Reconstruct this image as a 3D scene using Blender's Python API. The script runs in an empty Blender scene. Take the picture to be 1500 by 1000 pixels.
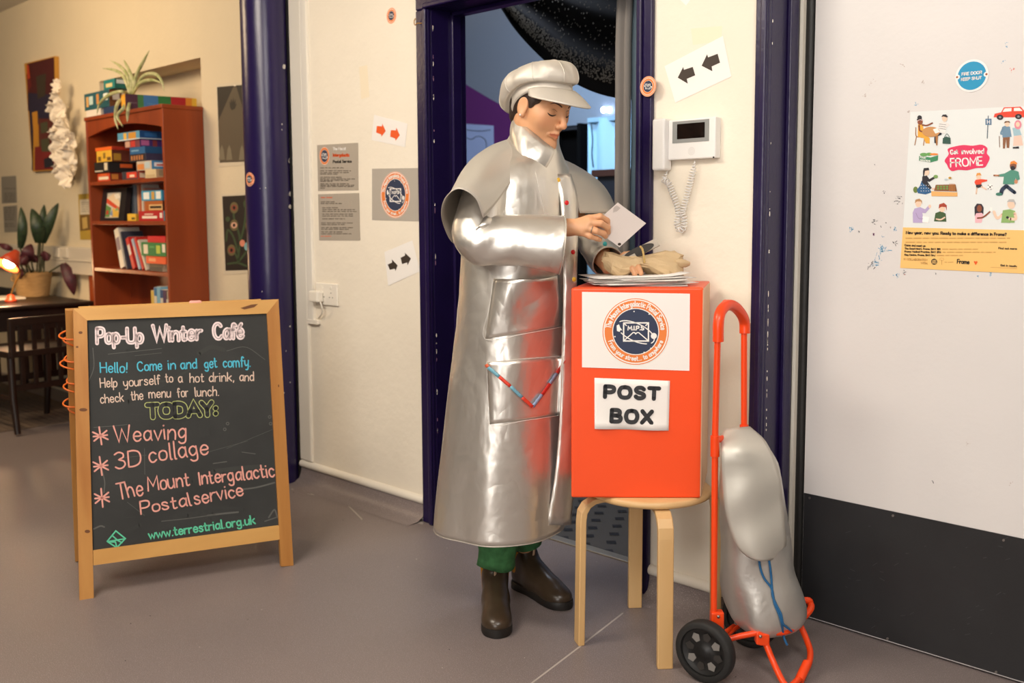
import bpy, bmesh, math, random
import numpy as np
from mathutils import Vector, Matrix
from mathutils.bvhtree import BVHTree

SC = bpy.context.scene
COL = SC.collection
random.seed(7)

# ------------------------------------------------------------------ camera
F, TP, CX, CY, TH, H = 1458.0, 0.10, 750.0, 463.0, math.radians(45.06), 1.23
ROLL, PIT = math.radians(-0.31), math.atan(TP)
A0 = Vector((math.cos(TH), math.sin(TH), 0))       # level, to the right of the view
B0 = Vector((-math.sin(TH), math.cos(TH), 0))      # level, away from the camera
ZZ = Vector((0, 0, 1))
FWD = B0 * math.cos(PIT) - ZZ * math.sin(PIT)
UP0 = ZZ * math.cos(PIT) + B0 * math.sin(PIT)
RT = A0 * math.cos(ROLL) + UP0 * math.sin(ROLL)
UP = UP0 * math.cos(ROLL) - A0 * math.sin(ROLL)
EYE = Vector((0, 0, H))
cd = bpy.data.cameras.new('camera'); cam = bpy.data.objects.new('camera', cd); COL.objects.link(cam)
m = Matrix.Identity(4)
for i in range(3):
    m[i][0], m[i][1], m[i][2], m[i][3] = RT[i], UP[i], -FWD[i], EYE[i]
cam.matrix_world = m
cd.sensor_width = 36; cd.lens = F * 36 / 1500; cd.shift_y = -(500 - CY) / 1500
cd.clip_start = 0.05
cd.dof.use_dof = True; cd.dof.focus_distance = 2.9; cd.dof.aperture_fstop = 3.2
SC.camera = cam

# ------------------------------------------------------------------ light and exposure
SC.view_settings.view_transform = 'Standard'; SC.view_settings.look = 'None'
SC.view_settings.exposure = 0.53; SC.view_settings.gamma = 1.0
SC.view_settings.use_curve_mapping = False
W = bpy.data.worlds.new('world'); SC.world = W; W.use_nodes = True
W.node_tree.nodes['Background'].inputs[0].default_value = (1.0, 0.85, 0.7, 1)
W.node_tree.nodes['Background'].inputs[1].default_value = 0.15
def area(name, loc, target, size, power, col, sy=None, spread=None):
    d = bpy.data.lights.new(name, 'AREA'); d.energy = power; d.color = col
    d.shape = 'RECTANGLE'; d.size = size; d.size_y = sy or size
    if spread: d.spread = spread
    o = bpy.data.objects.new(name, d); COL.objects.link(o); o.location = loc
    o.rotation_euler = (Vector(target) - Vector(loc)).to_track_quat('-Z', 'Y').to_euler()
    return o
area('ceiling_light_near', (0.1, 0.5, 2.72), (-1.3, 2.2, 0.9), 1.2, 48, (1, 0.945, 0.88), 0.8)
area('ceiling_light_mid', (-2.6, 0.35, 2.72), (-2.9, 2.0, 0.9), 1.2, 46, (1, 0.89, 0.75), 0.6)
area('ceiling_light_cafe', (-6.0, 0.9, 2.72), (-6.3, 2.7, 1.7), 1.2, 46, (1, 0.74, 0.46), 1.0)
area('rear_fill_light', (-1.2, -1.6, 2.72), (-1.6, 0.5, 0.8), 1.2, 24, (1, 0.9, 0.78), 0.8)  # added lamp behind the camera, brightens the closed room
area('coat_fill_light', (0.75, -2.9, 1.55), (-2.0, 2.0, 1.1), 1.3, 60, (1, 0.96, 0.92), 1.9)  # added lamp, no window there; puts a bright streak on the coat
area('blue_stage_light', (-4.75, 4.75, 2.9), (-4.45, 5.2, 1.6), 0.25, 2.6, (0.45, 0.74, 1.0), spread=math.radians(75))
area('inner_room_light', (-3.2, 3.3, 3.1), (-5.2, 5.0, 1.4), 0.8, 92, (0.78, 0.86, 1.0))

# ------------------------------------------------------------------ rays: a point of the photo at a given plane
def ray(x, y): return FWD + RT * ((x - CX) / F) - UP * ((y - CY) / F)
def pd(x, y, D):                      # at level distance D along the view
    d = ray(x, y); return EYE + d * (D / d.dot(B0))
def py_(x, y, Y):                     # on the plane y = Y
    d = ray(x, y); return EYE + d * (Y / d.y)
def pz(x, y, z=0.0):                  # on the level plane z
    d = ray(x, y); return EYE + d * ((z - H) / d.z)
def pp(x, y, P, n):                   # on any plane
    d = ray(x, y); return EYE + d * ((P - EYE).dot(n) / d.dot(n))

# ------------------------------------------------------------------ materials
MATS = {}
def lin(h):
    c = [int(h[i:i + 2], 16) / 255 for i in (0, 2, 4)]
    return tuple(v / 12.92 if v < 0.04045 else ((v + 0.055) / 1.055) ** 2.4 for v in c)
def mat(name, hexc=None, rough=0.5, metal=0.0, bump=0.0, bscale=40.0, var=0.0, vscale=6.0, emit=0.0,
        wood=None, speck=None, coat=0.0, sheen=0.0, stretch=None, dist=0.02, spec=0.5, sub=0.0):
    if name in MATS: return MATS[name]
    M = bpy.data.materials.new(name); M.use_nodes = True; MATS[name] = M
    nt = M.node_tree; N = nt.nodes; L = nt.links; b = N['Principled BSDF']
    c = lin(hexc); b.inputs['Base Color'].default_value = (*c, 1)
    b.inputs['Roughness'].default_value = rough; b.inputs['Metallic'].default_value = metal
    b.inputs['Specular IOR Level'].default_value = spec
    b.inputs['Coat Weight'].default_value = coat
    if sub:
        b.inputs['Subsurface Weight'].default_value = sub
        b.inputs['Subsurface Radius'].default_value = (0.012, 0.005, 0.003); b.inputs['Subsurface Scale'].default_value = 1.0
    tc = N.new('ShaderNodeTexCoord'); mp = N.new('ShaderNodeMapping'); L.new(tc.outputs['Object'], mp.inputs[0])
    if stretch: mp.inputs['Scale'].default_value = stretch
    def noise(scale, detail=4.0):
        n = N.new('ShaderNodeTexNoise'); n.inputs['Scale'].default_value = scale; n.inputs['Detail'].default_value = detail
        L.new(mp.outputs[0], n.inputs['Vector']); return n
    if var or wood or speck:
        n = noise(vscale)
        r = N.new('ShaderNodeValToRGB'); e = r.color_ramp.elements
        if wood:
            n.inputs['Distortion'].default_value = 0.6
            lo, hi = lin(wood), c
        else:
            lo, hi = tuple(v * (1 - var) for v in c), tuple(min(1, v * (1 + var)) for v in c)
        e[0].position, e[1].position = 0.3, 0.7
        e[0].color = (*lo, 1); e[1].color = (*hi, 1)
        L.new(n.outputs['Fac'], r.inputs[0]); src = r.outputs[0]
        if speck:
            n2 = noise(speck[1], 1.0); r2 = N.new('ShaderNodeValToRGB')
            r2.color_ramp.elements[0].position, r2.color_ramp.elements[1].position = speck[2], speck[2] + 0.08
            L.new(n2.outputs['Fac'], r2.inputs[0])
            mx = N.new('ShaderNodeMix'); mx.data_type = 'RGBA'
            L.new(r2.outputs[0], mx.inputs[0]); L.new(src, mx.inputs[6]); mx.inputs[7].default_value = (*lin(speck[0]), 1)
            src = mx.outputs[2]
        L.new(src, b.inputs['Base Color'])
    if bump:
        n = noise(bscale); bp = N.new('ShaderNodeBump'); bp.inputs['Strength'].default_value = bump
        bp.inputs['Distance'].default_value = dist
        L.new(n.outputs['Fac'], bp.inputs['Height']); L.new(bp.outputs[0], b.inputs['Normal'])
    if emit:
        b.inputs['Emission Color'].default_value = (*c, 1); b.inputs['Emission Strength'].default_value = emit
    return M
def flat(h, rough=0.6): return mat('paint_' + h, h, rough)

# ------------------------------------------------------------------ mesh builder
def basis(d):
    d = d.normalized(); a = Vector((0, 0, 1)) if abs(d.z) < 0.95 else Vector((1, 0, 0))
    u = d.cross(a).normalized(); return u, d.cross(u).normalized()
def catmull(P, n=6, closed=False):
    P = [Vector(p) for p in P]
    if len(P) < 3: return P
    out = []; k = len(P)
    rng = range(k) if closed else range(k - 1)
    for i in rng:
        if closed: p0, p1, p2, p3 = P[i - 1], P[i], P[(i + 1) % k], P[(i + 2) % k]
        else:
            p1, p2 = P[i], P[i + 1]
            p0 = P[i - 1] if i else p1 * 2 - p2
            p3 = P[i + 2] if i + 2 < k else p2 * 2 - p1
        for j in range(n):
            t = j / n
            out.append(0.5 * ((2 * p1) + (p2 - p0) * t + (2 * p0 - 5 * p1 + 4 * p2 - p3) * t * t + (3 * p1 - p0 - 3 * p2 + p3) * t ** 3))
    if not closed: out.append(P[-1])
    return out

class MB:
    def __init__(s): s.v, s.f, s.m, s.sm = [], [], [], []
    def add(s, vs, fs, mt, smooth=False):
        o = len(s.v); s.v += [Vector(v) for v in vs]
        for f in fs: s.f.append(tuple(o + i for i in f)); s.m.append(mt); s.sm.append(smooth)
    def obox(s, c, ex, ey, ez, mt):          # centre and three half edges
        c, ex, ey, ez = Vector(c), Vector(ex), Vector(ey), Vector(ez)
        if ex.cross(ey).dot(ez) < 0: ez = -ez
        vs = [c + ex * i + ey * j + ez * k for k in (-1, 1) for j in (-1, 1) for i in (-1, 1)]
        s.add(vs, [(0, 2, 3, 1), (4, 5, 7, 6), (0, 1, 5, 4), (2, 6, 7, 3), (0, 4, 6, 2), (1, 3, 7, 5)], mt)
    def box(s, x0, x1, y0, y1, z0, z1, mt):
        s.obox(((x0 + x1) / 2, (y0 + y1) / 2, (z0 + z1) / 2), ((x1 - x0) / 2, 0, 0), (0, (y1 - y0) / 2, 0), (0, 0, (z1 - z0) / 2), mt)
    def bar(s, a, b, w, t, up, mt):          # a board from a to b, w wide across `up x dir`, t thick along up
        a, b = Vector(a), Vector(b); d = b - a; n = Vector(up); n = (n - d * (n.dot(d) / d.dot(d))).normalized()
        s.obox((a + b) / 2, d / 2, n.cross(d).normalized() * w / 2, n * t / 2, mt)
    def tube(s, path, r, mt, n=10, cap=True, closed=False, smooth=True, flat_=1.0):
        path = [Vector(p) for p in path]; k = len(path)
        R = r if isinstance(r, (list, tuple)) else [r] * k
        vs = []; u = None
        for i, p in enumerate(path):
            if closed: d = path[(i + 1) % k] - path[i - 1]
            else: d = path[min(i + 1, k - 1)] - path[max(i - 1, 0)]
            d = d.normalized() if d.length > 1e-9 else Vector((0, 0, 1))
            if u is None: u, w = basis(d)
            else:
                u = u - d * u.dot(d)
                u = u.normalized() if u.length > 1e-6 else basis(d)[0]
                w = d.cross(u).normalized()
            for j in range(n):
                t = 2 * math.pi * j / n
                vs.append(p + (u * math.cos(t) + w * math.sin(t) * flat_) * R[i])
        fs = []
        for i in range(k if closed else k - 1):
            for j in range(n):
                a, b = i * n + j, i * n + (j + 1) % n
                c, d_ = ((i + 1) % k) * n + (j + 1) % n, ((i + 1) % k) * n + j
                fs.append((a, b, c, d_))
        s.add(vs, fs, mt, smooth)
        if cap and not closed:
            s.add(vs[:n], [tuple(reversed(range(n)))], mt); s.add(vs[-n:], [tuple(range(n))], mt)
    def loft(s, rings, mt, cap0=False, cap1=False, smooth=True, closed=True):
        n = len(rings[0]); k = len(rings); vs = [p for r in rings for p in r]; fs = []
        for i in range(k - 1):
            for j in range(n if closed else n - 1):
                fs.append((i * n + j, i * n + (j + 1) % n, (i + 1) * n + (j + 1) % n, (i + 1) * n + j))
        s.add(vs, fs, mt, smooth)
        if cap0: s.add(rings[0], [tuple(reversed(range(n)))], mt)
        if cap1: s.add(rings[-1], [tuple(range(n))], mt)
    def lathe(s, prof, c, mt, n=24, axis=(0, 0, 1), smooth=True):
        c = Vector(c); ax = Vector(axis).normalized(); u, w = basis(ax)
        rings = [[c + ax * z + (u * math.cos(2 * math.pi * j / n) + w * math.sin(2 * math.pi * j / n)) * max(r, 1e-5) for j in range(n)] for r, z in prof]
        s.loft(rings, mt, smooth=smooth)
    def grid(s, rows, mt, smooth=True): s.loft(rows, mt, smooth=smooth, closed=False)
    def ell(s, c, r, mt, n=16, axis=(0, 0, 1)):
        r = r if isinstance(r, (tuple, list)) else (r, r)
        s.lathe([(r[0] * math.sin(math.pi * i / 10), -r[1] * math.cos(math.pi * i / 10)) for i in range(11)], c, mt, n, axis)
    def prism(s, pts, vec, mt):
        pts = [Vector(p) for p in pts]; vec = Vector(vec); n = len(pts)
        nrm = Vector((0, 0, 0))
        for i in range(n): nrm += (pts[i] - pts[0]).cross(pts[(i + 1) % n] - pts[0])
        if nrm.dot(vec) < 0: pts = pts[::-1]
        s.add(pts, [tuple(reversed(range(n)))], mt); s.add([p + vec for p in pts], [tuple(range(n))], mt)
        for i in range(n):
            j = (i + 1) % n; s.add([pts[i], pts[j], pts[j] + vec, pts[i] + vec], [(0, 1, 2, 3)], mt)
    def poly(s, f, pts, mt, lift=0.001):      # a flat figure given in map coordinates
        s.add([f(x, y, lift) for x, y in pts], [tuple(range(len(pts)))], mt)
    def disc(s, f, x, y, rx, ry, mt, lift=0.001, n=28, rot=0.0):
        c, q = math.cos(rot), math.sin(rot)
        s.poly(f, [(x + rx * math.cos(t) * c - ry * math.sin(t) * q, y + rx * math.cos(t) * q + ry * math.sin(t) * c) for t in [2 * math.pi * i / n for i in range(n)]], mt, lift)
    def ring(s, f, x, y, r0, r1, mt, lift=0.001, n=48, asp=1.0):
        a = [(math.cos(2 * math.pi * i / n), math.sin(2 * math.pi * i / n)) for i in range(n)]
        vs = [f(x + c * r0, y + q * r0 * asp, lift) for c, q in a] + [f(x + c * r1, y + q * r1 * asp, lift) for c, q in a]
        s.add(vs, [(i, (i + 1) % n, n + (i + 1) % n, n + i) for i in range(n)], mt)
    def stroke(s, f, pts, w, mt, lift=0.001, caps=True):   # a drawn line with round ends
        P = [Vector((p[0], p[1], 0)) for p in pts]
        P = [p for i, p in enumerate(P) if i == 0 or (p - P[i - 1]).length > 1e-6]
        if len(P) < 2: return
        h = w / 2; vs = []; n = len(P)
        for i, p in enumerate(P):
            d0 = (P[i] - P[i - 1]).normalized() if i else (P[1] - P[0]).normalized()
            d1 = (P[i + 1] - P[i]).normalized() if i < n - 1 else d0
            t = d0 + d1
            t = t.normalized() if t.length > 1e-3 else d0
            k = min(1.6, 1 / max(0.3, t.dot(d1))); nn = Vector((-t.y, t.x, 0)) * h * k
            vs += [f(p.x + nn.x, p.y + nn.y, lift), f(p.x - nn.x, p.y - nn.y, lift)]
        s.add(vs, [(2 * i, 2 * i + 1, 2 * i + 3, 2 * i + 2) for i in range(n - 1)], mt)
        if caps:
            for p in (P[0], P[-1]): s.disc(f, p.x, p.y, h, h, mt, lift, 10)
    def build(s, name, parent=None, bevel=0.0, solid=0.0, sub=0, soff=-1.0, segs=2):
        me = bpy.data.meshes.new(name)
        inv = wm(parent).inverted() if parent is not None else Matrix.Identity(4)
        me.from_pydata([inv @ v for v in s.v], [], s.f)
        names = list(dict.fromkeys(s.m)); idx = {k: i for i, k in enumerate(names)}
        for k in names: me.materials.append(MATS[k] if isinstance(k, str) else k)
        me.polygons.foreach_set('material_index', [idx[k] for k in s.m])
        me.polygons.foreach_set('use_smooth', s.sm)
        me.update()
        o = bpy.data.objects.new(name, me); COL.objects.link(o)
        if parent is not None: o.parent = parent
        if solid:
            q = o.modifiers.new('thickness', 'SOLIDIFY'); q.thickness = solid; q.offset = soff
        if bevel:
            q = o.modifiers.new('bevel', 'BEVEL'); q.width = bevel; q.segments = segs; q.limit_method = 'ANGLE'
        if sub:
            q = o.modifiers.new('subdivision', 'SUBSURF'); q.levels = sub; q.render_levels = sub
        return o
def weld(o, d=1e-5):
    bm = bmesh.new(); bm.from_mesh(o.data); bmesh.ops.remove_doubles(bm, verts=bm.verts, dist=d)
    bmesh.ops.recalc_face_normals(bm, faces=bm.faces); bm.to_mesh(o.data); bm.free(); return o
def wm(o):
    return (wm(o.parent) @ o.matrix_basis) if o.parent is not None else o.matrix_basis.copy()
def tag(o, label=None, cat=None, group=None, kind=None):
    if label: o['label'] = label
    if cat: o['category'] = cat
    if group: o['group'] = group
    if kind: o['kind'] = kind
    return o
def thing(name, loc, label, cat, group=None, rz=0.0):
    o = bpy.data.objects.new(name, None); COL.objects.link(o); o.empty_display_size = 0.1
    o.matrix_world = Matrix.Translation(Vector(loc)) @ Matrix.Rotation(rz, 4, 'Z')
    return tag(o, label, cat, group)
def dup(root, dloc):
    r = root.copy(); COL.objects.link(r); r.location = root.location + Vector(dloc)
    for ch in list(root.children):
        c = ch.copy(); COL.objects.link(c); c.parent = r
        for g in list(ch.children):
            d = g.copy(); COL.objects.link(d); d.parent = c
    return r
def struct(mb, name, parent=None, **k):
    o = mb.build(name, parent, **k)
    if parent is None: o['kind'] = 'structure'
    return o
def zoommap(ox, oy, sc, to3d):        # drawing coordinates of an enlarged piece of the photo
    return lambda X, Y, lift=0.0: to3d(ox + X * sc, oy + Y * sc, lift)
def ymap(Y): return lambda x, y, lift=0.0: py_(x, y, Y - lift)
# ------------------------------------------------------------------ single stroke lettering ('~' marks a smooth line)
GL = {}
def _g(t):
    for ln in t.strip().splitlines():
        ch, w, body = ln.split(' ', 2); st = []
        for q in body.split('|'):
            q = q.strip(); sm = q.startswith('~'); pts = [tuple(map(float, a.split(','))) for a in q.lstrip('~ ').split()]
            if sm: pts = [(p.x, p.y) for p in catmull([(a, b, 0) for a, b in pts], 4)]
            st.append(pts)
        GL[ch] = (float(w), st)
_g('''A .7 0,0 .35,1 .7,0 | .13,.35 .57,.35
B .6 0,0 0,1 | ~0,1 .35,1 .5,.88 .48,.62 .3,.53 0,.53 | ~.3,.53 .52,.45 .58,.25 .5,.05 .3,0 0,0
C .65 ~.6,.83 .45,.98 .2,.95 .03,.7 .03,.3 .2,.05 .45,.02 .62,.18
D .65 0,0 0,1 | ~0,1 .3,1 .55,.85 .63,.5 .55,.15 .3,0 0,0
E .52 .5,1 0,1 0,0 .5,0 | 0,.52 .42,.52
F .5 .5,1 0,1 0,0 | 0,.52 .4,.52
G .7 ~.62,.83 .45,.98 .2,.95 .03,.7 .03,.3 .2,.05 .45,.02 .64,.2 .64,.42 | .64,.42 .4,.42
H .65 0,0 0,1 | .62,0 .62,1 | 0,.5 .62,.5
I .1 .05,0 .05,1
J .4 ~.38,1 .38,.25 .28,.03 .1,.03 0,.18
K .6 0,0 0,1 | .55,1 0,.42 | .18,.58 .58,0
L .48 0,1 0,0 .46,0
M .8 0,0 .05,1 .4,.3 .75,1 .8,0
N .65 0,0 0,1 .62,0 .62,1
O .74 ~.37,1 .12,.9 .01,.5 .12,.1 .37,0 .62,.1 .73,.5 .62,.9 .37,1
P .58 0,0 0,1 | ~0,1 .35,1 .54,.88 .54,.6 .35,.46 0,.46
Q .74 ~.37,1 .12,.9 .01,.5 .12,.1 .37,0 .62,.1 .73,.5 .62,.9 .37,1 | .45,.2 .72,-.05
R .6 0,0 0,1 | ~0,1 .35,1 .54,.88 .54,.62 .35,.5 0,.5 | .3,.5 .58,0
S .56 ~.52,.85 .38,.99 .15,.97 .03,.8 .1,.6 .3,.5 .5,.38 .54,.18 .4,.02 .18,.01 .02,.15
T .62 0,1 .62,1 | .31,1 .31,0
U .64 ~0,1 0,.3 .1,.05 .32,0 .54,.05 .64,.3 .64,1
V .66 0,1 .33,0 .66,1
W .95 0,1 .22,0 .47,.8 .72,0 .95,1
X .6 0,0 .6,1 | 0,1 .6,0
Y .6 0,1 .3,.5 .6,1 | .3,.5 .3,0
Z .58 0,1 .56,1 0,0 .58,0
a .5 ~.44,.5 .28,.62 .08,.5 .03,.25 .14,.03 .3,.05 .44,.25 | .45,.6 .45,.1 .5,0
b .5 0,1 0,0 | ~0,.4 .2,.62 .4,.52 .46,.28 .36,.04 .16,0 0,.15
c .45 ~.42,.5 .26,.62 .08,.52 .02,.28 .12,.04 .28,0 .43,.12
d .5 .46,1 .46,0 | ~.46,.42 .28,.62 .08,.5 .02,.26 .14,.02 .32,.05 .46,.22
e .48 ~.03,.32 .44,.34 .38,.56 .2,.62 .05,.46 .03,.2 .16,.01 .34,.02 .45,.14
f .34 ~.36,.9 .24,1 .13,.85 .13,0 | 0,.6 .3,.6
g .5 ~.44,.5 .28,.62 .08,.5 .03,.28 .14,.06 .3,.08 .44,.25 | ~.45,.6 .45,-.1 .36,-.3 .16,-.32 .04,-.22
h .48 0,1 0,0 | ~0,.36 .18,.6 .36,.58 .44,.38 .44,0
i .1 .05,.6 .05,0 | .05,.84 .06,.86
j .2 ~.14,.6 .14,-.15 .02,-.3 -.1,-.25 | .14,.84 .15,.86
k .45 0,1 0,0 | .4,.6 0,.25 | .14,.36 .43,0
l .12 ~.04,1 .04,.1 .12,0
m .78 0,.6 0,0 | ~0,.38 .14,.6 .3,.56 .36,.35 .36,0 | ~.36,.38 .5,.6 .66,.56 .74,.35 .74,0
n .48 0,.6 0,0 | ~0,.36 .18,.6 .36,.57 .44,.36 .44,0
o .5 ~.25,.62 .07,.53 .02,.3 .08,.07 .25,0 .42,.07 .48,.3 .42,.53 .25,.62
p .5 0,.6 0,-.32 | ~0,.4 .2,.62 .4,.52 .46,.28 .36,.04 .16,0 0,.15
q .5 .46,.6 .46,-.32 | ~.46,.42 .28,.62 .08,.5 .02,.26 .14,.02 .32,.05 .46,.22
r .34 0,.6 0,0 | ~0,.34 .14,.56 .32,.58
s .42 ~.38,.5 .26,.61 .1,.58 .06,.44 .2,.33 .35,.24 .38,.1 .24,0 .08,.02 .01,.12
t .34 ~.13,.9 .13,.15 .2,.01 .34,.05 | 0,.6 .3,.6
u .48 ~0,.6 0,.18 .1,.01 .26,.02 .44,.22 | .44,.6 .44,0
v .44 0,.6 .22,0 .44,.6
w .68 0,.6 .17,0 .34,.5 .51,0 .68,.6
x .42 0,0 .42,.6 | 0,.6 .42,0
y .46 ~0,.6 .02,.3 .14,.1 .3,.14 .44,.35 | ~.45,.6 .42,-.1 .32,-.3 .14,-.3
z .42 0,.6 .4,.6 0,0 .42,0
0 .6 ~.3,1 .08,.85 .02,.5 .08,.15 .3,0 .52,.15 .58,.5 .52,.85 .3,1
1 .3 .05,.8 .2,1 .2,0
2 .55 ~.03,.8 .15,.97 .38,.97 .5,.78 .42,.5 .02,0 | .02,0 .54,0
3 .55 ~.04,.9 .25,1 .46,.88 .46,.66 .24,.54 .46,.42 .52,.2 .38,.02 .18,0 .02,.12
4 .55 .4,0 .4,1 0,.3 .55,.3
5 .55 .48,1 .08,1 .05,.58 | ~.05,.58 .3,.64 .5,.5 .5,.18 .3,0 .02,.08
6 .55 ~.45,.95 .2,.75 .04,.4 .1,.08 .3,0 .48,.1 .5,.35 .35,.52 .06,.4
7 .5 0,1 .5,1 .15,0
8 .55 ~.27,.54 .08,.66 .08,.9 .27,1 .46,.9 .46,.66 .27,.54 .04,.38 .04,.1 .27,0 .5,.1 .5,.38 .27,.54
9 .55 ~.48,.6 .3,.45 .08,.58 .08,.88 .28,1 .48,.88 .5,.6 .4,.2 .2,0
. .12 .05,0 .07,.02
, .14 .08,.03 .03,-.14
: .12 .05,.08 .07,.1 | .05,.5 .07,.52
! .12 .06,1 .06,.3 | .05,0 .07,.02
- .36 .02,.36 .34,.36
? .48 ~.02,.8 .16,.98 .4,.95 .45,.72 .24,.5 .22,.28 | .22,0 .24,.02
* .6 .3,0 .3,1 | 0,.25 .6,.75 | 0,.75 .6,.25 | 0,.5 .6,.5
é .48 ~.03,.32 .44,.34 .38,.56 .2,.62 .05,.46 .03,.2 .16,.01 .34,.02 .45,.14 | .2,.76 .38,.96
& .5 ~.5,0 .1,.7 .2,.95 .38,.85 .1,.3 .2,.02 .5,.3
/ .4 0,0 .4,1''')
def layout(s, gap=0.16, space=0.42):
    x = 0.0; out = []
    for ch in s:
        if ch == ' ': x += space; continue
        w, st = GL.get(ch, GL['-']); out.append((x, w, st)); x += w + gap
    return out, max(x - gap, 0.01)
def text(mb, f, s, p0, p1, h, w, mt, lift=0.0015, gap=0.16, jit=0.0, space=0.42, rng=random):
    # lettering from p0 to p1 (baseline, in map coordinates where y runs down), h tall
    lay, tot = layout(s, gap, space); p0, p1 = Vector((*p0, 0)), Vector((*p1, 0))
    u = (p1 - p0) / tot; d = (p1 - p0).normalized(); v = Vector((d.y, -d.x, 0)) * h
    for x, gw, st in lay:
        a, sy, oy = (rng.uniform(-jit, jit), 1 + rng.uniform(-jit, jit), rng.uniform(-jit, jit) * 0.4)
        for q in st:
            pts = []
            for gx, gy in q:
                gx2 = gx + a * gy; gy2 = gy * sy + oy
                p = p0 + u * (x + gx2) + v * gy2; pts.append((p.x, p.y))
            mb.stroke(f, pts, w, mt, lift)
def arctext(mb, f, s, cx, cy, r, a0, a1, h, w, mt, lift, inside=False, gap=0.18, asp=1.0):
    lay, tot = layout(s, gap)
    for x, gw, st in lay:
        for q in st:
            pts = []
            qq = []
            for i in range(len(q) - 1):
                n = 2; qq += [(q[i][0] + (q[i + 1][0] - q[i][0]) * k / n, q[i][1] + (q[i + 1][1] - q[i][1]) * k / n) for k in range(n)]
            qq.append(q[-1])
            for gx, gy in qq:
                t = a0 + (a1 - a0) * (x + gx) / tot; rr = r + (-gy if inside else gy) * h
                pts.append((cx + rr * math.cos(t), cy - rr * math.sin(t) * asp))
            mb.stroke(f, pts, w, mt, lift)
def scribble(mb, f, x0, x1, y, h, w, mt, lift=0.0012, rng=random):   # a line of print too small to read
    x = x0
    while x < x1 - h:
        L = min(rng.uniform(2, 6) * h, x1 - x); pts = []; k = max(3, int(L / (h * 0.45)))
        for i in range(k + 1): pts.append((x + L * i / k, y + (h * 0.35 if i % 2 else -h * 0.35)))
        mb.stroke(f, pts, w, mt, lift, caps=False); x += L + h * 0.9
def emblem(mb, f, x, y, R, asp=1.0, small=False, lift=0.001):
    # round badge: orange ring with lettering, navy disc, envelope and orbit
    flat('e8813a'); flat('2a3550'); flat('f4f0ea'); O, Nn, Wt = 'paint_e8813a', 'paint_2a3550', 'paint_f4f0ea'
    g = lambda X, Y, l=0.0: f(X, y + (Y - y) * asp, l)
    mb.disc(g, x, y, R, R, Wt, lift, 48); mb.ring(g, x, y, R * 0.965, R * 0.99, O, lift + .0002)
    mb.ring(g, x, y, R * 0.70, R * 0.93, O, lift + .0002); mb.disc(g, x, y, R * 0.675, R * 0.675, Nn, lift + .0003, 40)
    q = lift + .0006; S = R / 100
    orb = []
    for i in range(41):
        t = math.radians(200 + 290 * i / 40); a, b = 60 * S * math.cos(t), 26 * S * math.sin(t); k = math.radians(25)
        orb.append((x + a * math.cos(k) - b * math.sin(k), y + a * math.sin(k) + b * math.cos(k) + 2 * S))
    mb.stroke(g, orb[:26], 3 * S, Wt, q); mb.stroke(g, orb[28:], 3 * S, Wt, q)
    e = [(x - 36 * S, y - 26 * S), (x + 38 * S, y - 26 * S), (x + 38 * S, y + 28 * S), (x - 36 * S, y + 28 * S), (x - 36 * S, y - 26 * S)]
    mb.stroke(g, e, 4 * S, Wt, q)
    mb.stroke(g, [(x - 34 * S, y + 26 * S), (x - 8 * S, y + 3 * S), (x - 3 * S, y + 3 * S), (x, y + 7 * S), (x + 4 * S, y + 3 * S), (x + 9 * S, y + 3 * S), (x + 36 * S, y + 26 * S)], 3 * S, Wt, q)
    mb.stroke(g, [(x - 34 * S, y - 24 * S), (x - 28 * S, y - 18 * S)], 3 * S, Wt, q); mb.stroke(g, [(x + 36 * S, y - 24 * S), (x + 30 * S, y - 18 * S)], 3 * S, Wt, q)
    text(mb, g, 'M.I.P.S', (x - 23 * S, y - 5 * S), (x + 24 * S, y - 5 * S), 11 * S, 3.6 * S, Wt, q)
    mb.disc(g, x + 54 * S, y + 13 * S, 9 * S, 9 * S, Wt, q)
    mb.poly(g, [(x - 57 * S, y - 18 * S), (x - 50 * S, y - 22 * S), (x - 46 * S, y - 12 * S), (x - 40 * S, y - 4 * S), (x - 46 * S, y - 4 * S), (x - 48 * S, y + 1 * S), (x - 56 * S, y - 2 * S)], Wt, q)
    for sx, sy in ((40, -52), (-62, 15), (45, 50), (25, 62), (-5, -60)): mb.disc(g, x + sx * S, y + sy * S, 2.2 * S, 2.2 * S, Wt, q, 6)
    if not small:
        arctext(mb, g, 'The Mount Intergalactic Postal Service', x, y, R * 0.755, math.radians(172), math.radians(4), 15 * S, 2.8 * S, Wt, q)
        arctext(mb, g, 'From your street... to anywhere', x, y, R * 0.865, math.radians(200), math.radians(340), 13 * S, 2.6 * S, Wt, q, inside=True)
# ------------------------------------------------------------------ the setting
YW, YD, YF = 2.54, 2.71, 2.71          # door wall, fire door, cafe far wall
mat('wall_cream', 'ece3d2', 0.75, bump=0.12, bscale=25, var=0.03, vscale=2.2)
mat('wall_warm', 'ded0b4', 0.8, bump=0.15, bscale=25, var=0.03, vscale=2)
mat('ceiling_white', 'dcd6cb', 0.9)
mat('trim_cream', 'e9e2d4', 0.5)
mat('purple_gloss', '1b0f3c', 0.3, bump=0.05, bscale=60, var=0.12, vscale=8)
mat('purple_column', '1f1346', 0.28, bump=0.04, bscale=30)
mat('rubber_black', '1c1b1a', 0.55, bump=0.1, bscale=60)
mat('chip_white', 'd8d2c8', 0.8)
# sheet vinyl floor: fine speckle, faint wear
fm = mat('floor_vinyl', '7d7270', 0.45, var=0.09, vscale=1.4, speck=('a89d9b', 420, 0.60), bump=0.06, bscale=300, dist=0.002)
mat('weld_line', 'b3aaa3', 0.6)
mat('floor_cafe', '5d5049', 0.6)

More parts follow.
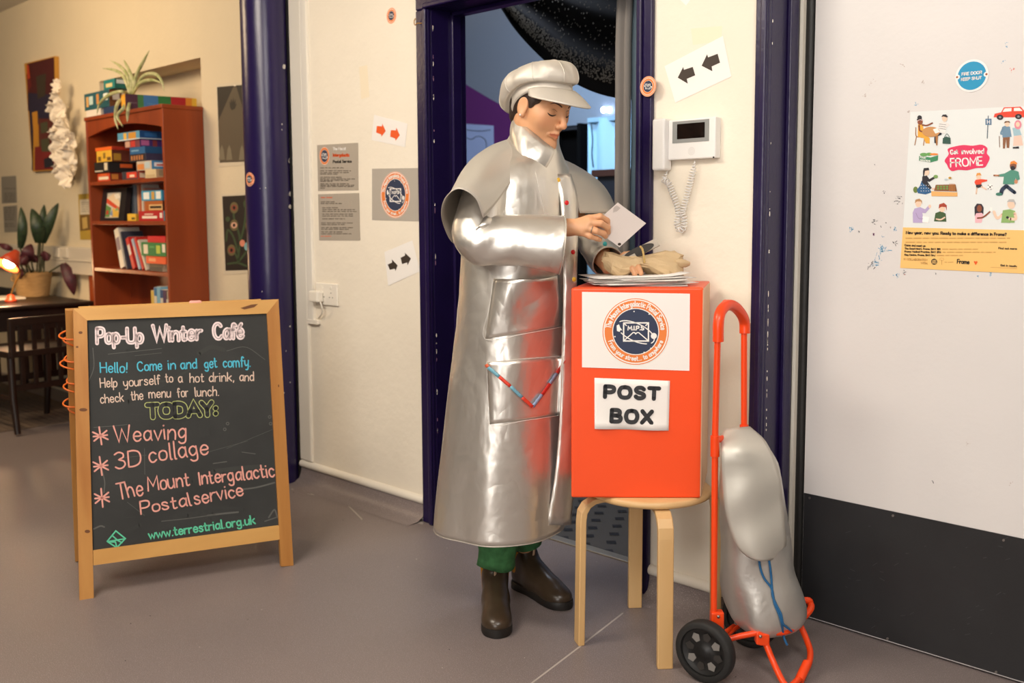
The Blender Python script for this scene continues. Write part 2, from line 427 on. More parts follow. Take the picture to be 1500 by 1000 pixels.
m = MB(); m.box(-11, 1.6, -3.2, 2.74, -0.1, 0, 'floor_vinyl'); FL = struct(m, 'floor')
m = MB(); m.stroke(lambda x, y, l=0: pz(x, y, 0.0004), [(775, 1003), (845, 950), (912, 898)], 2.2, 'weld_line'); m.build('weld_seam', FL)
m = MB()
for pts, w in (([(520, 712), (545, 728), (590, 748)], 3), ([(556, 730), (575, 742)], 5), ([(470, 712), (500, 730), (530, 760)], 2), ([(440, 706), (455, 715)], 6), ([(560, 742), (590, 757), (618, 766)], 4)):
    m.stroke(lambda x, y, l=0: pz(x, y, 0.0005), pts, w, 'weld_line')
rq = random.Random(9)
for cx_, cy_, n_, sx, sy in ((455, 716, 26, 26, 9), (590, 752, 34, 34, 8), (540, 735, 14, 20, 5)):
    for _ in range(n_):
        x, y = rq.gauss(cx_, sx * .5), rq.gauss(cy_, sy * .5); L = rq.uniform(2, 9); a = rq.uniform(0, .6); m.stroke(lambda x, y, l=0: pz(x, y, 0.0006), [(x, y), (x + L * math.cos(a), y + L * math.sin(a))], rq.uniform(.5, 1.6), 'weld_line', caps=False)
for _ in range(46):
    x, y = random.uniform(120, 1300), random.uniform(720, 995); m.disc(lambda x, y, l=0: pz(x, y, 0.0005), x, y, random.uniform(.5, 1.2), random.uniform(.4, .7), 'weld_line' if random.random() < .5 else 'rubber_black', n=6)
tag(m.build('floor_scuffs', FL), kind='stuff')
m = MB(); m.box(-11, 1.6, -3.2, 2.9, 2.78, 2.9, 'ceiling_white'); struct(m, 'ceiling')
m = MB(); m.box(-11.1, -11, -3.2, 2.9, 0, 2.8, 'wall_warm'); struct(m, 'wall_left')
mat('wall_dim', '8f8578', .8); m = MB(); m.box(-11, 1.6, -3.3, -3.2, 0, 2.8, 'wall_dim'); struct(m, 'wall_back')
m = MB(); m.box(1.5, 1.6, -3.2, 2.9, 0, 2.8, 'wall_dim'); struct(m, 'wall_right')

# far wall of the cafe with the alcove behind the bookcase
al, ar, at_ = py_(145, 115, YF).x, py_(293.5, 84, YF).x, py_(293.5, 84, YF).z
ad = pz(293.5, 101, at_).y - YF
xe = py_(434, 340, YW).x              # left end of the door wall
m = MB()
m.box(-11, al, YF, YF + 0.1, 0, 2.8, 'wall_warm'); m.box(ar, xe + .02, YF, YF + 0.1, 0, 2.8, 'wall_warm')
m.box(al, ar, YF, YF + 0.1, at_, 2.8, 'wall_warm'); m.box(al - .1, ar + .1, YF + ad, YF + ad + .08, 0, at_ + .1, 'wall_warm')
m.box(al - .06, al, YF + .1, YF + ad, 0, at_, 'wall_warm'); m.box(ar, ar + .06, YF + .1, YF + ad, 0, at_, 'wall_warm')
m.box(al, ar, YF + .1, YF + ad, at_, at_ + .06, 'wall_warm')
struct(m, 'wall_far')

# door wall
dl0, dl1 = py_(619, 400, YW).x, py_(636, 400, YW).x
dr1, dr0 = py_(938, 300, YW).x, py_(958, 300, YW).x
dtop = py_(640, 11, YW).z
rl0 = py_(1107.5, 250, YW).x; rl1 = py_(1126, 250, YW).x
m = MB()
m.box(xe, dl0 + .03, YW, YW + .18, 0, 2.8, 'wall_cream'); m.box(dr0 - .03, rl0 + .03, YW, YW + .18, 0, 2.8, 'wall_cream')
m.box(dl0 + .03, dr0 - .03, YW, YW + .18, dtop + .05, 2.8, 'wall_cream'); m.box(rl0 + .03, 1.5, YW, YW + .18, 2.55, 2.8, 'wall_cream')
WC = struct(m, 'wall_centre')
# patches of newer paint
mat('patch', 'efe2c8', 0.8)
m = MB(); f = ymap(YW)
m.poly(f, [(526, 98), (538, 95), (541, 142), (529, 145)], 'patch', .0006); m.poly(f, [(1012, 42), (1058, 38), (1056, 60), (1015, 66)], 'patch', .0006)
m.build('paint_patch', WC)

# cove and bead at the foot of the door wall
zb1, zb0 = py_(446, 673, YW).z, py_(446, 684, YW).z
def foot(x0, x1, nm):
    m = MB()
    prof = [(0.10, 0.0008), (0.045, 0.004), (0.018, 0.02), (0.008, 0.05), (0.006, zb0 + .004)]
    m.grid([[Vector((x, YW - d, z)) for x in (x0, x1)] for d, z in prof], 'floor_vinyl'); struct(m, nm[0])
    m = MB(); r = (zb1 - zb0) / 2
    m.tube([(x0, YW, zb0 + r), (x1, YW, zb0 + r)], r, 'trim_cream', 14); struct(m, nm[1])
foot(xe, dl0, ('baseboard_left', 'trim_1')); foot(dr0, rl0, ('baseboard_right', 'trim_2'))

# purple steel column, black strip and white boxing beside it
pc = pz(400, 703); pr = (pd(427, 300, pc.dot(B0)) - pd(361, 300, pc.dot(B0))).length / 2
pcx = pd(394, 300, pc.dot(B0)); pc = Vector((pcx.x, pcx.y, 0))
m = MB(); m.tube([pc, pc + ZZ * 2.8], pr, 'purple_column', 48, cap=False)
PIL = tag(m.build('column'), 'glossy purple round steel column at the corner of the cream wall', 'column', kind='structure')
def cyl(x, y, lift=0.0):              # onto the column's skin
    d = ray(x, y); e = Vector((d.x, d.y)); q = Vector((EYE.x - pc.x, EYE.y - pc.y)); r = pr + lift
    a, b, c = e.dot(e), 2 * e.dot(q), q.dot(q) - r * r; k = b * b - 4 * a * c
    t = (-b - math.sqrt(max(k, 0))) / (2 * a); return EYE + d * t
m = MB()
for x, y, r in ((416, 98, 4), (413, 182, 1.5), (425, 235, 4), (425, 284, 3.5), (426, 302, 3.5), (413, 190, 1), (381, 276, .9), (389, 275, .9), (384, 427, 1), (419, 514, 1.2), (416, 575, 1.2), (426, 478, 1.6), (427, 560, 1)):
    m.poly(cyl, [(min(x, 425) + r * .75 * math.cos(t) * random.uniform(.6, 1), y + r * math.sin(t) * random.uniform(.6, 1.2)) for t in [k * .7 for k in range(9)]], 'chip_white', .0012)
tag(m.build('paint_chips', PIL), kind='stuff')
m = MB(); b0, b1 = py_(423, 300, YW).x, py_(432.5, 300, YW).x
m.box(b0, b1, YW - .015, YW + .1, 0, 2.8, 'rubber_black'); struct(m, 'trim_3')
m = MB(); m.box(b1, py_(450, 300, YW).x, YW - .012, YW + .02, zb1, 2.8, 'trim_cream'); struct(m, 'trim_4', bevel=.008)

# purple door frame
def frame(nm, x0, x1, x2, x3, top, depth, right=True):
    rt = bpy.data.objects.new(nm, None); COL.objects.link(rt); rt.location = ((x0 + x3) / 2, YW, 0); rt['kind'] = 'structure'
    bpy.context.view_layer.update()
    def arch(xa, xb, sgn):
        m = MB(); w = xb - xa
        m.box(xa, xb, YW - .018, YW, 0, top - .0005 if right else top + .07, 'purple_gloss')
        xi = xb - .02 if sgn > 0 else xa
        m.box(xi, xi + .02, YW - .03, YW - .0185, 0, top - .0005, 'purple_gloss')
        return m.build('architrave', rt, bevel=.005)
    arch(x0, x1, 1)
    if right: arch(x2, x3, -1)
    m = MB(); m.box(x1 - .03, x1, YW, YW + depth, 0, top + .02, 'purple_gloss'); m.box(x1, x1 + .014, YW + depth * .55, YW + depth * .8, 0, top, 'purple_gloss'); m.build('jamb', rt, bevel=.003)
    if right:
        m = MB(); m.box(x2, x2 + .03, YW, YW + depth, 0, top + .02, 'purple_gloss'); m.box(x2 - .014, x2, YW + depth * .55, YW + depth * .8, 0, top, 'purple_gloss'); m.build('jamb', rt, bevel=.003)
        m = MB(); m.box(x0, x3, YW - .018, YW, top, top + .07, 'purple_gloss'); m.box(x1 - .02, x2 + .02, YW - .03, YW - .0185, top, top + .02, 'purple_gloss'); m.build('architrave', rt, bevel=.005)
        m = MB(); m.box(x1 - .03, x2 + .03, YW, YW + depth, top, top + .03, 'purple_gloss'); m.box(x1, x2, YW + depth * .55, YW + depth * .8, top - .014, top, 'purple_gloss'); m.build('head', rt, bevel=.003)
    return rt
DF = frame('door_1', dl0, dl1, dr1, dr0, dtop, 0.18)
m = MB(); fj = lambda x, y, l=0: py_(x, y, YW - .0310)
for _ in range(26):
    y = random.uniform(40, 760); x = 637 + (y / 765) * 9 - 3.5; m.disc(fj, x, y, random.uniform(.3, .7), random.uniform(.8, 5), 'chip_white' if random.random() < .4 else flat('6a4a66').name, n=7)
tag(m.build('paint_chips', DF), kind='stuff')
FR = frame('door_2', rl0, rl1, 0, 0, 2.5, 0.155, right=False)
m = MB(); fj = lambda x, y, l=0: py_(x, y, YW - .0310)
for _ in range(34):
    y = random.uniform(430, 700) if random.random() < .7 else random.uniform(10, 430); m.disc(fj, 1128.5 - y * .016 + 4, y, random.uniform(.3, .8), random.uniform(.8, 5), 'chip_white', n=7)
tag(m.build('paint_chips', FR), kind='stuff')

# threshold strip
t0, t1 = pz(788, 781), pz(940, 834)
mat('alu', 'a79f92', 0.4, 0.6)
m = MB(); m.box(dl1, dr1, t0.y - .022, t0.y + .022, 0, .006, 'alu'); struct(m, 'trim_5', bevel=.003)

# fire door: white leaf, dark kick plate, white edge strip and black finger guard
mat('door_white', 'dcd8d6', 0.42, bump=0.03, bscale=60, var=0.02, vscale=3)
mat('kick_plate', '2b2b2d', 0.38, bump=0.03, bscale=200, var=0.15, vscale=5)
mat('steel', '9a9690', 0.35, 0.9)
x0 = py_(1183, 500, YD).x; zk1, zk0 = py_(1181, 722, YD).z, .012
gx0, gx1 = py_(1170, 400, YD).x, x0 - .004
m = MB(); m.box(x0, 0.55, YD, YD + .045, .008, 2.52, 'door_white'); DL = struct(m, 'door_3')
m = MB(); m.box(x0 + .002, 0.545, YD - .003, YD, zk0, zk1, 'kick_plate'); KP = m.build('kick_plate', DL)
m = MB(); fk = ymap(YD - .003)
for x, y in ((1186, 729), (1308, 755), (1470, 791), (1300, 935), (1459, 984)):
    m.disc(fk, x, y, 2.0, 2.0, 'steel', .0015, 10)
m.build('screws', KP)
m = MB(); mat('scratch', '5b5b5c', 0.6)
for _ in range(34):
    x, y = random.uniform(1230, 1480), random.uniform(770, 930); L = random.uniform(1, 9); a = random.uniform(-.6, .6)
    m.stroke(fk, [(x, y), (x + L * math.cos(a), y + L * math.sin(a))], .35, 'scratch', .0008, caps=False)
tag(m.build('scratches', KP), kind='stuff')
m = MB(); m.box(gx0 - .006, gx0 + .004, YW + .155, YD + .02, 0, 2.5, 'trim_cream'); struct(m, 'trim_6')
m = MB(); r = (gx1 - gx0) / 2; m.tube([(gx0 + r, YD + .012, 0.01), (gx0 + r, YD + .012, 2.5)], r, 'rubber_black', 20, flat_=1.0); struct(m, 'trim_7')
m = MB(); mat('marker_blue', '4f9fc8', .7); mat('marker_dark', '3a3b46', .7); mat('marker_plum', '7a3a6a', .7); mat('marker_red', 'd8503a', .7); mat('marker_pale', 'b9a79f', .7)
fz = zoommap(1220, 200, .22, ymap(YD)); rs = random.Random(3)
def blot(x, y, r, mt, n=9):
    for _ in range(n):
        a, d = rs.uniform(0, 6.28), rs.uniform(0, r); L = rs.uniform(2, r * .7)
        m.stroke(fz, [(x + d * math.cos(a), y + d * math.sin(a)), (x + d * math.cos(a) + L * math.cos(a * 3), y + d * math.sin(a) + L * math.sin(a * 3))], rs.uniform(1.2, 4), mt, .0006)
blot(125, 620, 18, 'marker_blue', 14); blot(408, 618, 15, 'marker_blue', 10); blot(330, 755, 40, 'marker_blue', 26); blot(290, 830, 38, 'marker_blue', 16); blot(262, 850, 34, 'marker_dark', 12)
blot(270, 650, 9, 'marker_plum', 16); blot(440, 425, 34, 'marker_dark', 12); blot(278, 568, 22, 'marker_dark', 10); blot(175, 635, 10, 'marker_dark', 5); blot(355, 572, 5, 'marker_dark', 5); blot(420, 715, 26, 'marker_dark', 7)
blot(425, 930, 22, 'marker_blue', 10); blot(475, 900, 22, 'marker_dark', 7); blot(480, 915, 9, 'marker_red', 4); blot(685, 915, 10, 'marker_dark', 6); blot(960, 930, 10, 'marker_blue', 5); blot(1050, 915, 20, 'marker_blue', 6); blot(340, 375, 14, 'marker_dark', 4); blot(278, 187, 6, 'marker_dark', 4); blot(330, 665, 8, 'marker_blue', 4); blot(320, 600, 6, 'marker_dark', 3); blot(385, 605, 9, 'marker_pale', 6)
for x, y, r, k in ((1482, 103, 8, 'marker_red'), (1341, 151, 10, 'marker_blue'), (1276, 120, 14, 'marker_pale'), (1352, 120, 12, 'marker_pale'), (1268, 141, 9, 'marker_pale'), (1331, 164, 6, 'marker_pale'), (1475, 66, 10, 'marker_blue'), (1469, 90, 8, 'marker_blue'), (1323, 95, 8, 'marker_pale'), (1367, 706, 10, 'marker_dark'), (1480, 708, 7, 'marker_pale'), (1418, 650, 7, 'marker_pale')):
    blot((x - 1220) / .22, (y - 200) / .22, r * 2, k, 5)
tag(m.build('pen_marks', DL), kind='stuff')

# ------------------------------------------------------------------ the darker room through the doorway
YI = 5.3
mat('inner_wall', '77808e', 0.8, bump=.1, bscale=30); mat('inner_purple', '5a1e63', 0.8); mat('inner_floor', '4e4a45', 0.6); mat('tile_dark', '1d1a1a', .6)
m = MB(); m.box(-9, 0, YF + .012, YI, -.1, -.001, 'inner_floor'); IF = struct(m, 'floor_inner')
m = MB()
for i in range(26):
    for j in range(16):
        x, y = -3.6 + i * .11 + (j % 2) * .055, YF + .06 + j * .085
        m.add([(x - .026, y, .0004), (x, y - .026, .0004), (x + .026, y, .0004), (x, y + .026, .0004)], [(0, 1, 2, 3)], 'tile_dark')
tag(m.build('tile_pattern', IF), kind='stuff')
m = MB(); m.box(-9, 0, YI, YI + .1, 0, 3.2, 'inner_wall'); IW = struct(m, 'wall_inner')
m = MB(); fi = ymap(YI)
m.poly(fi, [(660, 110), (683, 124), (720, 146), (757, 166), (790, 178), (790, 820), (600, 820), (600, 80)], 'inner_purple', .002); m.build('purple_mural', IW)
m = MB(); m.box(-9.1, -9, YF + .11, YI, 0, 3.2, 'inner_wall'); struct(m, 'wall_inner_left')
m = MB(); m.box(0, .1, YF + .06, YI, 0, 3.2, 'inner_wall'); struct(m, 'wall_inner_right')
m = MB(); m.box(-9, .1, YF + .18, YI + .1, 3.2, 3.3, 'inner_wall'); struct(m, 'ceiling_inner')
# ------------------------------------------------------------------ paper and fittings on the door wall
mat('paper_white', 'efebe6', 0.6); mat('paper_grey', 'b0a698', 0.3, spec=.6); mat('paper_lam', 'b5ada2', 0.28, spec=.6)
mat('ink_brown', '3b3028', 0.6); mat('ink_orange', 'ea5a1c', 0.6); mat('ink_black', '1e1d1e', 0.6); mat('ink_grey', '6d6258', .6)
NX, NY = Vector((1, 0, 0)), Vector((0, -1, 0))
def sheet(name, f, corners, label, cat, mt='paper_white', th=0.0009, group=None, curl=None):
    c = [f(x, y, 0.0008) for x, y in corners]; t = [f(x, y, 0.0008 + th) for x, y in corners]
    base = sum(c, Vector()) / 4
    r = thing(name, base, label, cat, group); bpy.context.view_layer.update()
    m = MB(); m.prism(c, t[0] - c[0], mt); m.build('paper', r)
    return r
fw = ymap(YW)
def printed(r, mb, name='print'): return mb.build(name, r)
def arrow(m, f, pts, mt, l=.0024): m.poly(f, pts, mt, l)
# orange arrows
f5 = zoommap(420, 0, .2, fw); f6 = zoommap(430, 190, 1 / 3.335, fw); f8 = zoommap(900, 0, .35, fw)
r = sheet('arrow_sign', fw, [(548, 168), (597, 181), (593.5, 215.5), (544, 205)], 'white paper sign with two orange arrows pointing right, high on the cream wall', 'sign', group='arrow signs on the wall')
a1 = [(660, 922), (697, 925), (700, 905), (725, 960), (693, 1000), (693, 985), (655, 970)]
m = MB(); arrow(m, f5, a1, 'ink_orange'); arrow(m, f5, [(x + 103, y + 30) for x, y in a1], 'ink_orange'); printed(r, m)
r = sheet('arrow_sign', fw, [(563, 369), (604, 352), (615.5, 397), (568.5, 418.5)], 'white paper sign with two dark arrows pointing right, beside the left door frame', 'sign', group='arrow signs on the wall')
m = MB(); arrow(m, f6, [(460, 658), (482, 648), (480, 632), (508, 662), (498, 690), (494, 678), (470, 684)], 'ink_brown'); arrow(m, f6, [(523, 625), (545, 614), (543, 600), (573, 628), (557, 662), (555, 648), (530, 656)], 'ink_brown'); printed(r, m)
r = sheet('arrow_sign', fw, [(973.5, 97), (1059, 52.5), (1071.5, 112), (989, 150.5)], 'white paper sign with two dark arrows pointing left, above the entry phone', 'sign', group='arrow signs on the wall')
m = MB(); arrow(m, f8, [(265, 325), (288, 280), (291, 292), (328, 280), (338, 315), (303, 330), (307, 350)], 'ink_brown'); arrow(m, f8, [(365, 275), (388, 227), (392, 240), (432, 225), (442, 262), (407, 278), (410, 298)], 'ink_brown'); printed(r, m)
tag(sheet('paper_sheet', fw, [(1005, 8), (1042, -40), (1012, -64), (975, -20)], 'corner of a white paper sheet at the very top of the cream wall', 'paper'))
# badge poster
r = sheet('badge_poster', fw, [(545, 247), (615.5, 246), (616, 324), (545, 322)], 'grey laminated poster with one large round orange and navy badge', 'poster', 'paper_lam')
m = MB(); emblem(m, lambda X, Y, l=0: fw(579 + X * 21.6 / 34.2, 285.3 + Y, l), 0, 0, 34.2, lift=.0022); printed(r, m, 'badge')
# two information sheets
r = sheet('information_poster', fw, [(464.5, 212.5), (524.5, 209), (525, 278.5), (466, 279.5)], 'grey laminated notice with small round badge and title, upper of the two by the trunking', 'poster', 'paper_grey', group='laminated notices by the trunking')
m = MB(); emblem(m, lambda X, Y, l=0: f6(151 + X * .56, 128 + Y, l), 0, 0, 44, small=True, lift=.0022)
text(m, f6, 'The Mount', (193, 100), (255, 98), 14, 3, 'paper_white', .0024); text(m, f6, 'Intergalactic', (193, 130), (272, 130), 14, 4, 'ink_orange', .0024); text(m, f6, 'Postal Service', (193, 162), (283, 160), 13, 3, 'ink_black', .0024)
for y, x1 in ((186, 245), (200, 280), (209, 275), (216, 215), (232, 235), (240, 300), (247, 270), (252, 190), (264, 270), (271, 298), (277, 298), (285, 160)): scribble(m, f6, 130, x1, y, 5, 1.6, 'ink_brown', .0024)
printed(r, m)
r = sheet('information_poster', fw, [(466, 284.5), (526, 282.5), (527.5, 352), (467.5, 352)], 'grey laminated notice of small print with orange heading, lower of the two by the trunking', 'poster', 'paper_grey', group='laminated notices by the trunking')
m = MB(); scribble(m, f6, 133, 190, 331, 6, 2, 'ink_orange', .0024); scribble(m, f6, 133, 188, 520, 5, 1.5, 'ink_orange', .0024)
for x0, y, x1 in ((133, 352, 200), (133, 360, 236), (140, 381, 218), (140, 390, 300), (140, 399, 310), (140, 412, 290), (140, 421, 298), (140, 435, 250), (135, 455, 290), (135, 463, 250), (135, 478, 290), (135, 486, 270), (135, 499, 240), (135, 508, 282)): scribble(m, f6, x0, x1, y, 5, 1.6, 'ink_brown', .0024)
printed(r, m)
m = MB()
# round stickers
def sticker(P, ex, ez, n, label, name='round_sticker', fn=None):
    f = fn or (lambda u, v, l=0: P + ex * u - ez * v + n * l)
    r = thing(name, P, label, 'sticker', 'round badge stickers'); bpy.context.view_layer.update()
    m = MB(); m.disc(f, 0, 0, .031, .031, mat('sticker_peach', 'efa47e', .4).name, .0006, 40); m.build('backing', r)
    m = MB(); emblem(m, f, 0, 0, .0255, small=True, lift=.0012); m.build('badge', r)
    return r
sticker(fw(573.5, 23), NX, ZZ, NY, 'small round peach-rimmed sticker high on the bare cream wall')
sticker(py_(949.5, 126.5, YW - .0305), NX, ZZ, NY, 'small round peach-rimmed sticker on the purple door frame right of the cap')
P = cyl(365.5, 262.5); nn = Vector((P.x - pc.x, P.y - pc.y, 0)).normalized(); a0 = math.atan2(nn.y, nn.x)
sticker(P, None, None, None, 'small round peach-rimmed sticker on the glossy purple column', fn=lambda u, v, l=0: Vector((pc.x + (pr + l) * math.cos(a0 + u / pr), pc.y + (pr + l) * math.sin(a0 + u / pr), P.z - v)))
# hook on the frame
P = py_(618, 34, YW - .018); m = MB(); mat('brass', 'b98a4a', .35, .9)
m.tube(catmull([P, P + Vector((-.012, -.012, .0)), P + Vector((-.022, -.016, -.006)), P + Vector((-.03, -.014, .006)), P + Vector((-.024, -.014, .018)), P + Vector((-.018, -.014, .016))], 5), .0018, 'brass', 8)
tag(m.build('cup_hook'), 'little brass cup hook screwed into the top of the purple door frame', 'hook')
# trunking, socket, plug
mat('plastic_white', 'ece6da', 0.35); mat('plastic_cool', 'e9e7e4', 0.35); mat('dark_hole', '2a2623', .7)
x0, x1 = py_(455, 460, YW).x, py_(463, 460, YW).x; zt = py_(460, 470, YW).z
m = MB(); m.box(x0, x1, YW - .016, YW, zt, 2.775, 'plastic_white'); TR = tag(m.build('cable_trunking', bevel=.002), 'white plastic cable trunking running down the cream wall to the socket', 'trunking')
m = MB(); m.box(x0, x1 + .035, YW - .02, YW, zt - .012, zt + .008, 'plastic_white'); m.build('elbow', TR, bevel=.002)
P0, P1 = py_(466, 445, YW), py_(496, 416, YW)
r = thing('wall_socket', P0, 'white double wall socket with one plug in it, under the laminated notices', 'socket'); bpy.context.view_layer.update()
m = MB(); m.box(P0.x, P1.x, YW - .011, YW, P0.z, P1.z, 'plastic_white'); m.build('face_plate', r, bevel=.003)
for i in (0.32, 0.73):
    cx_ = P0.x + (P1.x - P0.x) * i; cz = P0.z + (P1.z - P0.z) * .45
    m = MB()
    for dx, dz in ((0, .012), (-.011, -.008), (.011, -.008)): m.box(cx_ + dx - .003, cx_ + dx + .003, YW - .0116, YW - .0105, cz + dz - .002, cz + dz + .002, 'dark_hole')
    m.build('outlet', r)
    m = MB(); m.box(cx_ - .006, cx_ + .006, YW - .0145, YW - .011, P1.z - .024, P1.z - .012, 'plastic_white'); m.build('switch', r, bevel=.001)
r = thing('plug', py_(468, 434, YW), 'white plug pushed into the left half of the wall socket', 'plug'); bpy.context.view_layer.update()
q0, q1 = py_(462, 441, YW - .012), py_(474, 426, YW - .012)
m = MB(); m.box(q0.x, q1.x, YW - .048, YW - .012, q0.z, q1.z, 'plastic_white'); m.build('plug_body', r, bevel=.006)
m = MB(); m.tube(catmull([py_(468, 440, YW - .03), py_(471, 448, YW - .03), py_(472, 458, YW - .02), py_(466, 466, YW - .008)], 6), .0035, 'plastic_white', 8); m.build('cord', r)

# entry phone
r = thing('entry_phone', fw(1010, 236), 'white wall entry phone with small video screen and coiled handset cord', 'entry phone'); bpy.context.view_layer.update()
def slab(m, f, c, y0, y1, mt):        # c: four corners in map coordinates on the wall, pulled from lift y0 to y1
    a = [f(x, y, y0) for x, y in c]; m.prism(a, NY * (y1 - y0), mt)
def rect(X0, Y0, X1, Y1, y0, y1, mt, m, f=f8):
    a, b = f(X0, Y1, 0), f(X1, Y0, 0); m.box(a.x, b.x, YW - y1, YW - y0, a.z, b.z, mt)
m = MB(); rect(248, 490, 448, 672, 0, .03, 'plastic_cool', m); BD = m.build('body', r, bevel=.004)
m = MB(); rect(268, 500, 421, 602, .03, .0315, mat('grey_bezel', '8f918f', .4).name, m); m.build('bezel', BD)
m = MB(); rect(288, 513, 404, 585, .0315, .0322, mat('screen_black', '0a0b0c', .08).name, m); tag(m.build('screen', r), 'dark glass video screen')
m = MB(); c = f8(347, 634, 0)
for k in range(1, 5): m.ring(lambda u, v, l=0: Vector((c.x + u, YW - .0302 - l, c.z - v)), 0, 0, .0028 * k, .0028 * k + .0007, mat('groove', 'c9c5c0', .6).name, .0002, 20)
m.build('speaker_grille', BD)
m = MB(); m.disc(lambda u, v, l=0: f8(u, v, .0304), 415, 658, 4, 4, 'dark_hole', n=8); m.build('indicator_light', BD)
m = MB(); rect(196, 498, 250, 716, .008, .05, 'plastic_cool', m); m.build('handset', r, bevel=.007, segs=3)
path = catmull([f8(*q, .02) for q in ((222, 716), (212, 735), (208, 752), (228, 768), (240, 800), (256, 840), (268, 890), (262, 930), (272, 962), (290, 950), (292, 915), (286, 885), (300, 830), (318, 760), (332, 700), (337, 672))], 40)
L = [0]
for i in range(1, len(path)): L.append(L[-1] + (path[i] - path[i - 1]).length)
pitch = .0085; tot = L[-1]; n = int(tot / pitch * 12); hel = []; j = 0; uu = None
for k in range(n + 1):
    s_ = tot * k / n
    while j < len(L) - 2 and L[j + 1] < s_: j += 1
    p = path[j].lerp(path[j + 1], min(1, (s_ - L[j]) / max(1e-9, L[j + 1] - L[j]))); d = (path[j + 1] - path[j]).normalized()
    uu = basis(d)[0] if uu is None else (uu - d * uu.dot(d)).normalized(); w_ = d.cross(uu)
    t = 2 * math.pi * s_ / pitch; rr = .0085 * min(1, s_ / .03, (tot - s_) / .03)
    hel.append(p + (uu * math.cos(t) + w_ * math.sin(t)) * rr)
m = MB(); m.tube(hel, .0018, 'plastic_cool', 5); m.build('coiled_cord', r)

# ------------------------------------------------------------------ fire door sign and poster
fd = ymap(YD)
P = fd(1424, 111); ppm = F / P.dot(B0)
r = thing('fire_door_sign', P, 'round blue FIRE DOOR KEEP SHUT sign screwed to the white door', 'sign'); bpy.context.view_layer.update()
R = .0415; fs = lambda u, v, l=0: P + NX * u - ZZ * v + NY * l
m = MB(); m.disc(fs, 0, 0, R, R, mat('sign_white', 'f3f1ee', .35).name, .002, 48); m.ring(fs, 0, 0, R * .999, R, 'sign_white', .001)
m.build('disc', r)
m = MB(); m.disc(fs, 0, 0, R * .87, R * .87, mat('sign_blue', '0d93c2', .4).name, .0026, 48)
for s_ in (-1, 1): m.disc(fs, s_ * R * .87, 0, R * .15, R * .15, 'sign_white', .003, 16)
text(m, fs, 'FIRE DOOR', (-.025, -.003), (.025, -.003), .0068, .0019, 'sign_white', .0032); text(m, fs, 'KEEP SHUT', (-.026, .0105), (.025, .0105), .0068, .0019, 'sign_white', .0032); m.build('lettering', r)
for s_ in (-1, 1):
    m = MB(); m.disc(fs, s_ * R * .89, 0, R * .07, R * .07, mat('screw_copper', '9a5a40', .4, .6).name, .0036, 12); m.build('screw', r)

r = thing('community_poster', fd(1410, 400), 'large white poster with cartoon people, pink Get involved cloud and yellow foot', 'poster'); bpy.context.view_layer.update()
z7 = zoommap(1300, 140, .26, fd)
m = MB(); a = [z7(*q, .0006) for q in ((130, 92), (840, 55), (842, 760), (88, 742))]; m.prism(a, NY * .0008, mat('poster_pale', 'e3e7e6', .45).name); m.build('sheet', r)
m = MB(); a = [z7(*q, .0010) for q in ((88, 742), (842, 760), (845, 1006), (72, 970))]; m.prism(a, NY * .0008, mat('poster_yellow', 'f3c476', .5).name); BAN = tag(m.build('yellow_panel', r), 'yellow panel of small print')
m = MB(); Lf = .0030
text(m, z7, 'New year, new you. Ready to make a difference in Frome?', (105, 778), (670, 789), 15, 4.6, 'ink_brown', Lf)
gp = mat('print_tan', 'b98a4c', .6).name
for y, x1 in ((803, 690), (826, 670)): scribble(m, z7, 102, x1, y, 9, 2.2, gp, Lf)
text(m, z7, 'Come and meet us:', (97, 847), (215, 851), 10, 3, 'ink_brown', Lf)
for y, s_, x1, x2 in ((865, 'The Good Heart, Frome, BA11 1BR', 298, 520), (882, 'Frome Medical Practice, BA11 2FH', 300, 610), (900, 'Key Centre, Frome, BA11 5AJ', 268, 425)):
    text(m, z7, s_, (97, y), (x1, y + 4), 9, 2.8, 'ink_brown', Lf); scribble(m, z7, x1 + 10, x2, y, 8, 2, gp, Lf)
text(m, z7, 'IN COLLABORATION', (92, 926), (225, 931), 11, 2, gp, Lf); text(m, z7, 'WITH:', (188, 948), (226, 950), 11, 2, gp, Lf)
m.disc(z7, 263, 935, 17, 17, 'ink_black', Lf); text(m, z7, 'JUST', (252, 934), (275, 934), 8, 2.4, 'poster_yellow', Lf + .0003); text(m, z7, 'WHAT', (251, 945), (275, 946), 8, 2.4, 'poster_yellow', Lf + .0003)
m.stroke(z7, [(306, 952), (306, 925)], 2, gp, Lf)
for k in range(7): m.disc(z7, 306 + 11 * math.cos(k * .9), 922 + 8 * math.sin(k * .9), 2, 2, gp, Lf, 6)
scribble(m, z7, 322, 378, 938, 6, 1.4, gp, Lf)
text(m, z7, 'Frome', (393, 944), (460, 948), 22, 5, 'ink_black', Lf)
m.poly(z7, [(486, 935), (490, 931), (497, 935), (503, 931), (508, 937), (497, 955)], 'ink_orange', Lf)
text(m, z7, 'Find out more:', (626, 864), (730, 867), 10, 3, 'ink_brown', Lf); text(m, z7, 'Get in touch:', (637, 960), (728, 965), 10, 3, 'ink_brown', Lf)
m.stroke(z7, [(582, 966), (730, 974)], 1.2, gp, Lf); m.build('print', BAN)
